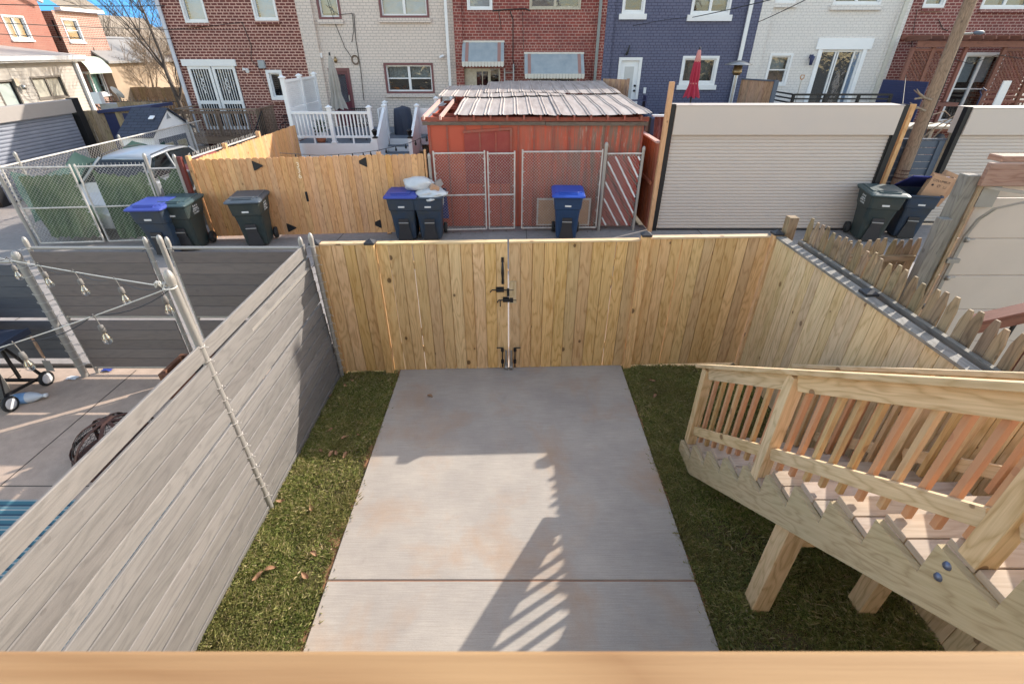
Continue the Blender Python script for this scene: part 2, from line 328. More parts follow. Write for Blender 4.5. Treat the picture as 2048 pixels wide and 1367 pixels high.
# ------------------------------------------------------------ mesh builder
I4=Matrix.Identity(4)
class MB:
    def __init__(s,M=None): s.v=[];s.f=[];s.uv=[];s.id=[];s.sm=[];s.M=M or I4; s.mi=[]; s.cur=0
    def add(s,pts,faces,uvs=None,rid_=None,smooth=False):
        b=len(s.v); M=s.M
        s.v.extend([tuple(M@Vector(p)) for p in pts])
        r=random.random() if rid_ is None else rid_
        for k,f in enumerate(faces):
            s.f.append([b+i for i in f]); s.id.append(r); s.sm.append(smooth); s.mi.append(s.cur)
            s.uv.append(uvs[k] if uvs else [(pts[i][0],pts[i][2]) for i in f])
        return s
    def box(s,x0,x1,y0,y1,z0,z1,g=None,R_=None,rid_=None):
        """box by extents, g= grain axis; R_ optional 4x4"""
        P=[(x,y,z) for x in (x0,x1) for y in (y0,y1) for z in (z0,z1)]
        d=(abs(x1-x0),abs(y1-y0),abs(z1-z0))
        if g is None: g=d.index(max(d))
        F=[(0,1,3,2),(4,6,7,5),(0,4,5,1),(2,3,7,6),(0,2,6,4),(1,5,7,3)]
        ax=[0,0,1,1,2,2]; ou,ov=random.uniform(0,50),random.uniform(0,50); U=[]
        for f,a in zip(F,ax):
            o=[i for i in (0,1,2) if i!=a]
            if g in o: u=g; v=[i for i in o if i!=g][0]; U.append([(P[i][u]+ou,P[i][v]+ov+a*.37) for i in f])
            else: U.append([(P[i][o[0]]*.1+ou,P[i][o[1]]+ov) for i in f])
        if R_ is not None: P=[tuple(R_@Vector(p)) for p in P]
        return s.add(P,F,U,rid_)
    def beam(s,a,b,w,h,up=(0,0,1),rid_=None,off=(0,0)):
        a=Vector(a);b=Vector(b);d=b-a;L=d.length;d.normalize();up=Vector(up)
        sd=d.cross(up); 
        if sd.length<1e-4: sd=d.cross(Vector((0,1,0)))
        sd.normalize(); u2=sd.cross(d)
        m=Matrix((( d.x,sd.x,u2.x,a.x),(d.y,sd.y,u2.y,a.y),(d.z,sd.z,u2.z,a.z),(0,0,0,1)))
        return s.box(0,L,-w/2+off[0],w/2+off[0],-h/2+off[1],h/2+off[1],0,m,rid_)
    def prism(s,poly,O,ax,ay,depth,grain=0,rid_=None):
        O=Vector(O);ax=Vector(ax);ay=Vector(ay);nz=ax.cross(ay).normalized()*depth
        n=len(poly);A=[O+ax*p[0]+ay*p[1] for p in poly];B=[q+nz for q in A]
        ou,ov=random.uniform(0,50),random.uniform(0,50)
        f2=lambda p:(p[0]+ou,p[1]+ov) if grain==0 else (p[1]+ou,p[0]+ov)
        F=[list(range(n))[::-1],list(range(n,2*n))];U=[[f2(poly[i]) for i in F[0]],[f2(poly[i-n]) for i in F[1]]]
        for i in range(n):
            j=(i+1)%n; F.append([i,j,n+j,n+i]); U.append([f2(poly[i]),f2(poly[j]),(f2(poly[j])[0]+abs(depth)*.3,f2(poly[j])[1]+abs(depth)),(f2(poly[i])[0]+abs(depth)*.3,f2(poly[i])[1]+abs(depth))])
        return s.add([tuple(p) for p in A+B],F,U,rid_)
    def tube(s,pts,r,n=8,cap=True,rid_=None):
        pts=[Vector(p) for p in pts];rs=r if isinstance(r,(list,tuple)) else [r]*len(pts)
        V=[];prev=None;L=0;Ls=[]
        for i,p in enumerate(pts):
            d=(pts[min(i+1,len(pts)-1)]-pts[max(i-1,0)]).normalized()
            if prev is None:
                a=d.cross(Vector((0,0,1)));a=a if a.length>.1 else d.cross(Vector((0,1,0)))
            else: a=prev-d*prev.dot(d)
            a.normalize();prev=a;b=d.cross(a)
            if i: L+=(p-pts[i-1]).length
            Ls.append(L)
            for k in range(n):
                t=2*PI*k/n; V.append(tuple(p+(a*math.cos(t)+b*math.sin(t))*rs[i]))
        F=[];U=[];ou=random.uniform(0,50)
        for i in range(len(pts)-1):
            for k in range(n):
                k2=(k+1)%n; F.append([i*n+k,i*n+k2,(i+1)*n+k2,(i+1)*n+k])
                c=2*PI*rs[i]/n; U.append([(Ls[i]+ou,k*c),(Ls[i]+ou,(k+1)*c),(Ls[i+1]+ou,(k+1)*c),(Ls[i+1]+ou,k*c)])
        s.add(V,F,U,rid_,True)
        if cap:
            m=len(pts)-1
            s.add([V[k] for k in range(n)],[list(range(n))[::-1]],None,rid_); s.add([V[m*n+k] for k in range(n)],[list(range(n))],None,rid_)
        return s
    def lathe(s,prof,c,n=16,ax='z',smooth=True,rid_=None,caps=True):
        c=Vector(c);V=[]
        for r,z in prof:
            for k in range(n):
                t=2*PI*k/n; x,y=r*math.cos(t),r*math.sin(t)
                V.append(tuple(c+Vector({'z':(x,y,z),'x':(z,x,y),'y':(x,z,y)}[ax])))
        F=[];m=len(prof)
        for i in range(m-1):
            for k in range(n):
                k2=(k+1)%n; F.append([i*n+k,i*n+k2,(i+1)*n+k2,(i+1)*n+k])
        s.add(V,F,None,rid_,smooth)
        if caps and prof[0][0]>1e-4: s.add(V[:n],[list(range(n))[::-1]],None,rid_)
        if caps and prof[-1][0]>1e-4: s.add(V[-n:],[list(range(n))],None,rid_)
        return s
    def loft(s,rings,cap0=True,cap1=True,smooth=False,rid_=None):
        n=len(rings[0]);V=[tuple(p) for r in rings for p in r];F=[]
        for i in range(len(rings)-1):
            for k in range(n):
                k2=(k+1)%n; F.append([i*n+k,i*n+k2,(i+1)*n+k2,(i+1)*n+k])
        if cap0: F.append(list(range(n))[::-1])
        if cap1: F.append([(len(rings)-1)*n+k for k in range(n)])
        return s.add(V,F,None,rid_,smooth)
    def grid(s,nx,ny,fn,smooth=True,rid_=None):
        V=[];UV=[]
        for j in range(ny+1):
            for i in range(nx+1): V.append(tuple(fn(i/nx,j/ny))); UV.append((i/nx,j/ny))
        F=[];U=[]
        for j in range(ny):
            for i in range(nx):
                a=j*(nx+1)+i; f=[a,a+1,a+nx+2,a+nx+1]; F.append(f); U.append([UV[q] for q in f])
        return s.add(V,F,U,rid_,smooth)
    def build(s,name,mat,parent=None,bevel=0,recalc=True,at=None):
        me=bpy.data.meshes.new(name); L=ORG.get(parent.name,Vector()) if parent else (Vector(at) if at is not None else Vector())
        me.from_pydata([(a-L.x,b-L.y,c-L.z) for a,b,c in s.v],[],s.f)
        if len(me.polygons)==len(s.f):
            u=me.uv_layers.new(name='UVMap'); arr=[c for f in s.uv for q in f for c in q]
            u.data.foreach_set('uv',arr)
            a=me.attributes.new('rid','FLOAT','FACE'); a.data.foreach_set('value',s.id)
            me.polygons.foreach_set('use_smooth',s.sm)
            me.polygons.foreach_set('material_index',s.mi)
        for m in (mat if isinstance(mat,(list,tuple)) else [mat]): me.materials.append(m)
        if recalc:
            bm=bmesh.new(); bm.from_mesh(me); bmesh.ops.recalc_face_normals(bm,faces=bm.faces); bm.to_mesh(me); bm.free()
        o=bpy.data.objects.new(name,me); COL.objects.link(o)
        if parent: o.parent=parent
        elif at is not None: o.location=L
        ORG[o.name]=L
        if bevel:
            b=o.modifiers.new('bevel','BEVEL'); b.width=bevel; b.segments=1; b.limit_method='ANGLE'; b.angle_limit=R(50); b.use_clamp_overlap=True
        return o
ORG={}
def tag(o,label,cat,group=None):
    o['label']=label; o['category']=cat
    if group: o['group']=group
    return o
def thing(name,label,cat,loc=(0,0,0),group=None):
    o=bpy.data.objects.new(name,None); COL.objects.link(o); o.location=loc; o.empty_display_size=.2
    ORG[o.name]=Vector(loc); return tag(o,label,cat,group)
def struct(o,kind='structure'): o['kind']=kind; return o
def copy_tree(o,parent=None):
    c=o.copy(); COL.objects.link(c); ORG[c.name]=ORG.get(o.name,Vector())
    if parent is not None: c.parent=parent
    for ch in list(o.children): copy_tree(ch,c)
    return c
def place(o,loc,rz=0,label=None,first=False):
    o.location=loc; o.rotation_euler=(0,0,rz)
    if label: o['label']=label
    return o
def text(s,size,M,mat,parent,name='lettering',ext=.001,align='CENTER',sx=1.):
    c=bpy.data.curves.new('t','FONT'); c.body=s; c.size=size; c.extrude=ext; c.align_x=align; c.resolution_u=3
    o=bpy.data.objects.new('t',c); COL.objects.link(o)
    dg=bpy.context.evaluated_depsgraph_get(); me=bpy.data.meshes.new_from_object(o.evaluated_get(dg))
    bpy.data.objects.remove(o); me.name=name
    L=ORG.get(parent.name,Vector()) if parent else Vector()
    me.transform(Matrix.Translation(-L)@M@Matrix.Diagonal((sx,1,1,1)))
    me.materials.clear(); me.materials.append(mat)
    ob=bpy.data.objects.new(name,me); COL.objects.link(ob)
    if parent: ob.parent=parent
    return ob
def face_cam(x,y,z,rz=0,tilt=0): # text plane facing -Y
    return Matrix.Translation((x,y,z))@Matrix.Rotation(rz,4,'Z')@Matrix.Rotation(R(90),4,'X')@Matrix.Rotation(tilt,4,'Z')

# ------------------------------------------------------------ ground
def sheet(name,x0,x1,y0,y1,z,mat,th=.0):
    m=MB()
    if th: m.box(x0,x1,y0,y1,z-th,z)
    else: m.add([(x0,y0,z),(x1,y0,z),(x1,y1,z),(x0,y1,z)],[(0,1,2,3)])
    return struct(m.build(name,mat))
sheet('ground',-600,600,-300,900,-.06,YARD)
sheet('alley',-60,60,5.6,11.9,-.012,ALLEY,.04)
sheet('side_alley',-14.5,-11.95,11.9,17.7,-.008,ALLEY,.045)
YB=lambda x:5.36+(x+2.3)*.038            # line of our back fence
XF=-2.36; XR=3.19
m=MB(); m.box(-1.535,1.525,2.338,5.62,-.05,.03); m.box(-1.535,1.525,-3,2.326,-.05,.03); struct(m.build('driveway',CONC,bevel=.006))
m=MB(); m.box(-1.53,1.52,2.3265,2.3375,-.05,.022); struct(m.build('driveway_joint',JOINT))
sheet('lawn_soil',-2.42,3.2,-3,5.62,-.004,SOIL,.04)
m=MB()
def dirt(u,v):
    y=1+4.4*v; e=.055+.05*math.sin(y*5.1)+.03*math.sin(y*13.7+1)+.015*math.sin(y*37); return (-1.525-u*e*1.2,y,.004+.018*math.sin(u*PI)*(.6+.4*math.sin(y*31)))
m.grid(4,90,dirt); struct(m.build('dirt_edge',DIRT))
m=MB()
def dirt2(u,v):
    y=1+4.4*v; e=.025+.02*math.sin(y*6.1)+.012*math.sin(y*17.7+1); return (1.515+u*e,y,.004+.014*math.sin(u*PI))
m.grid(4,90,dirt2); struct(m.build('dirt_edge',DIRT))
sheet('neighbour_patio',-12,-2.42,-3,5.45,.012,PATIO,.05)
m=MB()
for x in (-3.6,-5.2,-6.8): m.box(x-.006,x+.006,-3,5.4,.0,.0145)
for y in (3.35,1.0): m.box(-12,-2.42,y-.006,y+.006,.0,.0142)
struct(m.build('patio_joint',plain('joint_brown',(.10,.08,.065),.9)))  # thin dark brown strips mark the slab joints
sheet('right_neighbour_yard',3.3,14,-3,5.5,-.01,YARD,.04)
# cracks and stains of the alley are in its material; expansion joints:
m=MB()
for x in (-8.2,-4.1,.35,4.6,8.8): m.box(x-.008,x+.008,5.6,11.9,-.02,-.0095)
struct(m.build('alley_joint',plain('joint_brown',(.1,.08,.06))))  # same dark brown on the strips across the alley

# grass blades
def grass(name,regions,n):
    A=np.array([(r[1]-r[0])*(r[3]-r[2]) for r in regions]);A=A/A.sum()
    xs=[];ys=[]
    for r,a in zip(regions,A):
        k=int(n*a); xs.append(rng.uniform(r[0],r[1],k)); ys.append(rng.uniform(r[2],r[3],k))
    x=np.concatenate(xs);y=np.concatenate(ys);k=len(x)
    bare=np.sin(x*3.1+1.3*np.sin(y*2.3)+y*1.7)*np.sin(y*2.9-x*1.9+.6); keep=(bare<.55)|(rng.random(k)<.45); x=x[keep]; y=y[keep]; k=len(x)
    cl=.5+.5*np.sin(x*9+np.sin(y*7)*2)*np.sin(y*8+np.cos(x*6)*2)
    h=rng.uniform(.02,.05,k)*(.6+.7*cl); wd=rng.uniform(.0016,.0038,k); an=rng.uniform(0,2*PI,k); ln=rng.uniform(.2,1.5,k)*h; la=rng.uniform(0,2*PI,k)
    V=np.zeros((k,4,3)); dx=np.cos(an)*wd; dy=np.sin(an)*wd
    V[:,0]=np.stack([x-dx,y-dy,np.zeros(k)-.004],1); V[:,1]=np.stack([x+dx,y+dy,np.zeros(k)-.004],1)
    V[:,2]=np.stack([x+dx*.7+np.cos(la)*ln*.4,y+dy*.7+np.sin(la)*ln*.4,h*.65],1)
    V[:,3]=np.stack([x+np.cos(la)*ln,y+np.sin(la)*ln,h],1)
    me=bpy.data.meshes.new(name); me.vertices.add(4*k); me.vertices.foreach_set('co',V.ravel())
    F=np.stack([np.arange(k)*4+i for i in (0,1,2,3)],1).astype(np.int32)
    me.loops.add(4*k); me.loops.foreach_set('vertex_index',F.ravel()); me.polygons.add(k)
    me.polygons.foreach_set('loop_start',(np.arange(k)*4).astype(np.int32)); me.polygons.foreach_set('loop_total',np.full(k,4,np.int32))
    me.update(); a=me.attributes.new('rid','FLOAT','FACE')
    a.data.foreach_set('value',np.clip(rng.beta(1.6,1.9,k)+.12*(cl-.5),0,1).astype(np.float32)); me.materials.append(GRASSM)
    o=bpy.data.objects.new(name,me); COL.objects.link(o); struct(o,'stuff'); return o
grass('grass',[(-2.41,-1.56,1.1,5.38)],82000)
grass('grass',[(1.54,3.17,.7,5.5)],160000)
grass('grass',[(1.49,1.62,1.5,5.4),(-1.66,-1.51,1.2,5.3)],4500)

# ------------------------------------------------------------ our back fence and gates
def caps(m,x,y,z,s=.058):
    m.add([(x-s,y-s,z),(x+s,y-s,z),(x+s,y+s,z),(x-s,y+s,z),(x-s,y-s,z+.022),(x+s,y-s,z+.022),(x+s,y+s,z+.022),(x-s,y+s,z+.022),(x,y,z+.062)],
      [(0,3,2,1),(0,1,5,4),(1,2,6,5),(2,3,7,6),(3,0,4,7),(4,5,8),(5,6,8),(6,7,8),(7,4,8)])
def board_run(m,x0,y0,x1,y1,z0,z1,bw,th=.019,gap=.006,jit=0.,sgn=1):
    """vertical boards along a plan line"""
    a=Vector((x0,y0,0));b=Vector((x1,y1,0));L=(b-a).length;n=max(1,round(L/bw));d=(b-a)/L;nn=Vector((-d.y,d.x,0))
    for i in range(n):
        s0=L*i/n+gap/2;s1=L*(i+1)/n-gap/2
        if random.random()<.18: s1-=.0025
        M_=Matrix(((d.x,nn.x,0,x0),(d.y,nn.y,0,y0),(0,0,1,0),(0,0,0,1)))
        of=random.uniform(-.0012,.0012)
        m.box(s0,s1,-th/2+of,th/2+of,z0+random.uniform(0,jit),z1-random.uniform(0,jit),2,M_)
        if i<n-1 and random.random()>.07: m.box(s1-.02,s1+.03,sgn*(th/2+.003),sgn*(th/2+.012),z0+.01,z1-.015,2,M_)
GZ=1.83
def post(parent,x,y,z=1.86,w=.089,cap=True,mat=None,name='post',capz=None):
    mb=MB(); mb.box(x-w/2,x+w/2,y-w/2,y+w/2,-.02,z,2); p=mb.build(name,mat or PINE,parent,bevel=.003)
    if cap: c=MB(); caps(c,x,y,z+.001); c.build('post_cap',BLACKP,p)
    return p
# left fixed panel
fl=thing('wooden_fence','short new pine fence panel left of the double gate with two black capped posts','fence',(-1.9,YB(-1.9),0))
m=MB(); board_run(m,-2.27,YB(-2.27),-1.72,YB(-1.72),.03,GZ,.14); m.build('board_panel',PINE,fl)
post(fl,-2.315,YB(-2.3)+.01,1.84); post(fl,-1.665,YB(-1.66)-.03,1.85,.1)
m=MB(); m.beam((-2.26,YB(-2.26)+.02,GZ+.012),(-1.71,YB(-1.71)+.02,GZ+.012),.09,.022); m.build('cap_rail',PINEL,fl)
# gate leaves
def leaf(x0,x1,label,side):
    t=thing('gate_leaf',label,'gate',(x0 if side<0 else x1,YB(x0),0),'double gate leaves of the back fence')
    m=MB(); board_run(m,x0,YB(x0),x1,YB(x1),.033,GZ-.005,.142,jit=.003); m.build('board_panel',PINE,t)
    m=MB()
    for z in (.35,1.55): m.beam((x0+.01,YB(x0)+.03,z),(x1-.01,YB(x1)+.03,z),.038,.089)
    m.beam((x0+.02,YB(x0)+.03,.3),(x1-.02,YB(x1)+.03,1.5),.036,.085); m.build('back_frame',PINE,t)
    m=MB(); m.beam((x0+.005,YB(x0)+.02,GZ+.008),(x1-.005,YB(x1)+.02,GZ+.008),.085,.02); m.build('cap_rail',PINEL,t)
    return t
GC=-.045
lf=leaf(-1.61,GC-.006,'left leaf of the pine double gate carrying the black pull handle',-1)
rf=leaf(GC+.006,1.545,'right leaf of the pine double gate carrying a square wood block',1)
yb=YB(0)-.012
m=MB(); hx=-.115; 
m.tube([(hx,yb-.002,1.60),(hx-.0,yb-.045,1.57),(hx,yb-.05,1.47),(hx,yb-.045,1.38),(hx,yb-.002,1.35)],[.010,.013,.019,.013,.010],10)
for z in (1.62,1.33): m.box(hx-.016,hx+.016,yb-.014,yb+.001,z-.03,z+.03)
m.build('pull_handle',BLACK,lf)
def slide(x0,z,par,L):
    m=MB(); m.box(x0,x0+.10,yb-.012,yb+.001,z-.035,z+.035); m.box(x0+.01,x0+.09,yb-.028,yb-.011,z-.022,z+.022)
    m.tube([(x0-.075,yb-.03,z-.03),(x0-.05,yb-.022,z),(x0+L,yb-.022,z)],.0075,8); m.build('slide_bolt',BLACK,par)
slide(-.20,1.225,lf,.22); slide(-.115,1.085,lf,.17)
m=MB(); m.box(GC-.02,GC+.012,yb-.03,yb-.002,1.14,1.24); m.box(GC+.02,GC+.06,yb-.03,yb-.002,1.055,1.12); m.build('bolt_keeper',BLACK,rf)
m=MB(); m.tube([(-.115,yb-.022,1.085),(-.15,yb-.03,1.08),(-.15,yb-.032,1.0)],.007,8); m.build('bolt_lever',BLACK,lf)
m=MB(); m.box(GC+.012,GC+.10,yb-.026,yb-.001,1.04,1.34,2); m.build('wood_block',PINEL,rf)
for sx,par in ((-1,lf),(1,rf)):
    x=GC+sx*.085
    m=MB(); m.tube([(x,yb-.022,.06),(x,yb-.022,.36),(x,yb-.03,.375),(x+sx*.075,yb-.03,.375)],.008,8)
    for z in (.34,.15): m.tube([(x,yb-.022,z-.025),(x,yb-.022,z+.025)],.02,8)
    m.build('drop_rod',BLACK,par)
    x=GC+sx*.035
    m=MB(); m.tube([(x,yb-.03,.10),(x,yb-.03,.33)],.013,8); m.tube([(x,yb-.03,.095),(x,yb-.03,.13)],.024,10); m.lathe([(.0,-.02),(.034,-.02),(.034,.02),(0,.02)],(x,yb-.035,.064),14,'x'); m.build('gate_caster',GALV,par)
# right fixed panel
fr=thing('wooden_fence','new pine fence panel right of the double gate ending in the yard corner','fence',(2.4,YB(2.4),0))
post(fr,1.60,YB(1.6)-.02,1.90,.1)
m=MB(); board_run(m,1.655,YB(1.65)+.01,3.14,YB(3.14)+.01,.03,GZ+.02,.14); m.build('board_panel',PINE,fr)
m=MB(); m.beam((1.66,YB(1.66)+.03,GZ+.033),(3.12,YB(3.12)+.03,GZ+.033),.09,.022); m.build('cap_rail',PINEL,fr)
post(fr,3.20,YB(3.2)-.0,1.89)
# right run
fs=thing('wooden_fence','long new pine fence along the right side of the lawn beside the stairs','fence',(XR,2.5,0))
m=MB(); board_run(m,XR,YB(3.2)-.06,XR,-1.,.03,GZ+.03,.142,gap=.005); m.build('board_panel',PINEL,fs)
m=MB(); m.beam((XR+.03,YB(3.2)-.06,GZ+.043),(XR+.03,-1.,GZ+.043),.11,.024); m.build('cap_rail',WEATHG,fs)
for y in (3.93,2.55,.6): post(fs,XR+.065,y,1.885)
m=MB(); m.beam((XR+.05,YB(3.2)-.1,.35),(XR+.05,-1,.35),.038,.089); m.beam((XR+.05,YB(3.2)-.1,1.5),(XR+.05,-1,1.5),.038,.089); m.build('back_rail',PINEL,fs)

# old picket fence right neighbour
def picket(m,x,y,z0,z1,w,ax='y',lean=0.,th=.016,style='gothic'):
    p=[(-w/2,0),(w/2,0),(w/2,z1-z0-.11),(w*.2,z1-z0-.005),(-w*.2,z1-z0-.005),(-w/2,z1-z0-.11)]
    if style=='dog': p=[(-w/2,0),(w/2,0),(w/2,z1-z0-.025),(w/2-.025,z1-z0),(-w/2+.025,z1-z0),(-w/2,z1-z0-.025)]
    if ax=='y': m.prism(p,(x,y,z0),(0,1,0),(0,lean,1),th,grain=1)
    else: m.prism(p,(x,y,z0),(1,0,0),(lean,0,1),th,grain=1)
op=thing('picket_fence','old weathered picket fence with pointed tops running behind the right pine fence','fence',(3.5,3,0))
m=MB(); y=5.42; PX=3.46
while y>-.6:
    picket(m,PX+random.uniform(-.006,.006),y,.05,2.14+random.uniform(-.03,.02),.086,'y',random.uniform(-.012,.012)); y-=.111
m.build('picket',WEATH,op)
m=MB()
for z in (1.72,.5): m.beam((PX-.035,5.5,z),(PX-.035,-.6,z),.038,.089,(0,0,1))
m.beam((PX-.06,5.4,1.83),(PX-.06,-.6,1.83),.045,.09); m.build('rail',WEATHG,op)
m=MB()
m.box(3.28,3.39,5.53,5.64,-.02,2.10,2); m.build('post',WEATH,op,bevel=.004)
oc=thing('picket_fence','old mossy picket fence section across the right neighbour yard toward the alley','fence',(4.2,5.5,0))
m=MB(); x=3.56
while x<5.0:
    picket(m,x,5.62,.05,1.82+random.uniform(-.02,.02),.088,'x',random.uniform(-.01,.01)); x+=.102
m.build('picket',WEATH,oc)
m=MB()
for z in (1.58,.5): m.beam((3.45,5.58,z),(5.0,5.58,z),.038,.075)
m.build('rail',WEATH,oc)

# right neighbour's overhead garage door frame
gd=thing('garage_door_frame','weathered timber garage door frame with beige sectional door seen from its back','garage door',(6,5.5,0))
y0=5.42
def wy(u,v): return W(u,v,y0)
m=MB(); m.box(4.98,5.12,y0-.07,y0+.07,-.02,2.62,2); m.build('frame_post',WEATHG,gd,bevel=.005)
m=MB(); m.box(4.86,4.975,y0-.14,y0-.03,-.02,2.16,2); m.build('frame_post',WEATHG,gd,bevel=.005)
m=MB(); m.box(5.125,5.17,y0-.09,y0+.05,-.02,2.6,2); m.box(5.175,5.22,y0-.03,y0+.05,-.02,2.6,2); m.build('frame_post',WEATH,gd,bevel=.003)
m=MB(); m.beam((5.10,y0-.1,2.64),(9,y0-.1,2.64),.06,.24); m.beam((5.24,y0+.02,2.79),(9,y0+.02,2.79),.18,.06); m.build('lintel_beam',WEATHR,gd,bevel=.006)
m=MB()
for k in range(5): m.box(5.26,8.9,y0-.02,y0+.025,.02+k*.47,.02+k*.47+.462)
m.box(5.26,8.9,y0-.022,y0+.02,2.375,2.55); m.build('door_panel',BEIGEP,gd,bevel=.006)
m=MB(); pts=[(5.28,y0-.06,.05),(5.28,y0-.06,1.95),(5.29,y0-.10,2.15),(5.31,y0-.2,2.3),(5.36,y0-.4,2.42),(5.42,y0-.7,2.46),(5.45,y0-2.8,2.46)]
for i in range(len(pts)-1): m.beam(pts[i],pts[i+1],.045,.02)
for z in (.35,1.0,1.62): m.box(5.18,5.33,y0-.1,y0-.03,z,z+.05)
m.box(5.2,5.4,y0-.07,y0-.06,2.28,2.55); m.beam((5.22,y0-.06,2.5),(5.9,y0-1.0,2.5),.03,.03); m.build('door_track',GALV,gd)
m=MB()
for z in (.48,.95,1.42,1.9): m.lathe([(0,-.015),(.03,-.015),(.03,.015),(0,.015)],(5.3,y0-.08,z),10,'x'); m.tube([(5.3,y0-.08,z),(5.42,y0-.05,z)],.007,6)
m.build('track_roller',GALV,gd)

# right neighbour's deck stair rail
nr=thing('stair_railing','reddish brown railing with black balusters beyond the old picket fence','railing',(4.4,3.3,0))
m=MB(); a=Vector((4.15,3.75,1.5)); b=Vector((8.,3.72,2.42)); a=W(1945,640,3.6); b=W(2090,608,3.6); d=(b-a); b=a+d*5
m.beam(a,b,.13,.03); m.beam(a+Vector((0,-.04,-.07)),b+Vector((0,-.04,-.07)),.035,.09); m.build('hand_rail',PERG,nr,bevel=.004)
for k in range(9):
    q=a+d*(.32+.3*k); mm=MB(); mm.box(q.x-.011,q.x+.011,q.y-.055,q.y-.033,q.z-1.15,q.z-.1,2); mm.build('baluster',BLACK,nr)
m=MB(); q=a+d*1.05; m.box(q.x-.045,q.x+.045,q.y-.12,q.y-.03,-.02,q.z-.02,2); m.build('post',PERG,nr)

# ------------------------------------------------------------ our stairs
st=thing('wooden_staircase','new pine staircase with baluster railings descending from the deck to the lawn','staircase',(2.4,2,0))
RUN=.284;RISE=.2
YC=lambda n:3.568-(n-1)*RUN               # inner corner of tread n
NH=lambda n:RISE*n-.038
def stringer(x0,x1):
    top=[]
    N=11
    pts=[(3.86,0.0)]
    pts.append((3.86+.0,NH(1)))
    for n in range(1,N+1):
        pts.append((YC(n),NH(n))); pts.append((YC(n),NH(n+1) if n<N else NH(n)+.16))
    yb0=3.54; sl=RISE/RUN
    pts.append((.30,NH(12))); pts.append((.30,(yb0-.30)*sl)); pts.append((yb0,0))
    m=MB()
    # convex-safe: split into one strip (below the notch line) and one triangle per step
    lo=lambda y:max(0,(yb0-y)*sl)
    m.prism(pts,(x0,0,0),(0,1,0),(0,0,1),x1-x0,grain=0); return m
# grain should follow the slope: rotate the uv
def slope_uv(m):
    a=math.atan2(RISE,-RUN); ca,sa=math.cos(a),math.sin(a)
    m.uv=[[(u*ca+v*sa,-u*sa+v*ca) for u,v in f] for f in m.uv]; return m
for x0 in (1.84,2.90): slope_uv(stringer(x0,x0+.038)).build('stringer',PINES,st,bevel=0)
slope_uv(stringer(2.36,2.398)).build('stringer',PINES,st)
for n in range(1,12):
    m=MB(); z=RISE*n
    for k in range(2): 
        a=YC(n)+.002+k*.146; m.box(1.881,2.897,a,a+.140,z-.038,z,0)
    m.build('tread',TREAD,st,bevel=.003)
m=MB()
for n in range(3,12,1): pass
HR=lambda y:1.12+.648*(3.91-y)
LR=lambda y:.46+.715*(3.66-y)             # top of the hand rail
def rail_side(X,inner):
    s=1 if inner>0 else -1
    # posts
    for (py,zb) in ((3.80,.2),(2.60,.96),(1.20,1.99)):
        mb=MB(); mb.box(X-.045,X+.045,py-.045,py+.045,zb-.0,HR(py)-.045,2); mb.build('newel_post',PINEL,st,bevel=.003)
    mb=MB(); mb.beam((X,3.95,HR(3.95)-.019),(X,.25,HR(.25)-.019),.14,.036,(0,0,1)); mb.build('hand_rail',PINEL,st,bevel=.004)
    for a,b in ((3.75,2.65),(2.55,1.25),(1.15,.3)):
        mb=MB(); mb.beam((X-s*.0,a,HR(a)-.105),(X,b,HR(b)-.105),.036,.115); mb.build('upper_rail',PINEL,st,bevel=.002)
        mb=MB(); mb.beam((X,a,LR(a)),(X,b,LR(b)),.036,.089); mb.build('lower_rail',PINEL,st,bevel=.002)
    y=3.66
    while y>.35:
        if min(abs(y-q) for q in (3.80,2.60,1.20))>.06:
            mb=MB(); xx=X+s*.037; mb.box(xx-.017,xx+.017,y-.017,y+.017,LR(y)-.15,HR(y)-.075,2); mb.build('baluster',PINER,st,bevel=.002)
        y-=.1315
rail_side(1.915,1); rail_side(2.885,-1)
def sup(x,y,h):
    mb=MB(); mb.box(x-.07,x+.07,y-.07,y+.07,-.02,h-.0,2); mb.build('support_post',PINEL,st,bevel=.004)
sup(1.955,2.15,.985); sup(2.78,2.13,.985); sup(1.955,.35,2.2)
m=MB(); m.box(2.03,2.70,2.10,2.14,.80,.92,0); m.build('cross_brace',PINEL,st)
for (u,v) in ((1895,1131),(1877,1153)):
    q=XP(u,v,1.84); m=MB(); m.lathe([(0,-.012),(.016,-.009),(.02,0)],(1.84,q.y,q.z),12,'x'); m.build('carriage_bolt',BOLT,st)
# our deck
dk=thing('wooden_deck','deck under the viewpoint whose blurred top rail crosses the bottom edge','deck',(0,-.8,2.4))
m=MB()
for k in range(13): m.box(-2.3,3.0,.18-k*.142-.138,.18-k*.142,2.362,2.4,0)
m.box(1.75,3.0,.185,.45,2.362,2.4,0); m.build('deck_boards',TREAD,dk)
m=MB(); m.box(-2.3,3.0,.19,.228,2.13,2.36,0); m.box(-2.3,3.0,-1.6,-1.56,2.13,2.36,0); m.build('rim_joist',PINES,dk)
m=MB(); m.box(-2.3,1.75,.02,.1685,3.392,3.43,0); m.build('top_rail',RAILG,dk,bevel=.004)
m=MB(); m.box(-2.3,1.75,.06,.098,3.29,3.389,0); m.box(-2.3,1.75,.06,.098,2.5,2.59,0); m.build('rail_board',PINEL,dk)
x=-2.2
while x<1.7:
    m=MB(); m.box(x-.018,x+.018,.1,.136,2.45,3.38,2); m.build('baluster',PINEL,dk); x+=.13
for x in (-2.25,1.7): 
    m=MB(); m.box(x-.045,x+.045,.03,.12,-.02,3.385,2); m.build('post',PINEL,dk)
oh=thing('brick_house','brick house that the viewpoint deck is built onto, painted pale to bounce light','house',(0,-2,0))
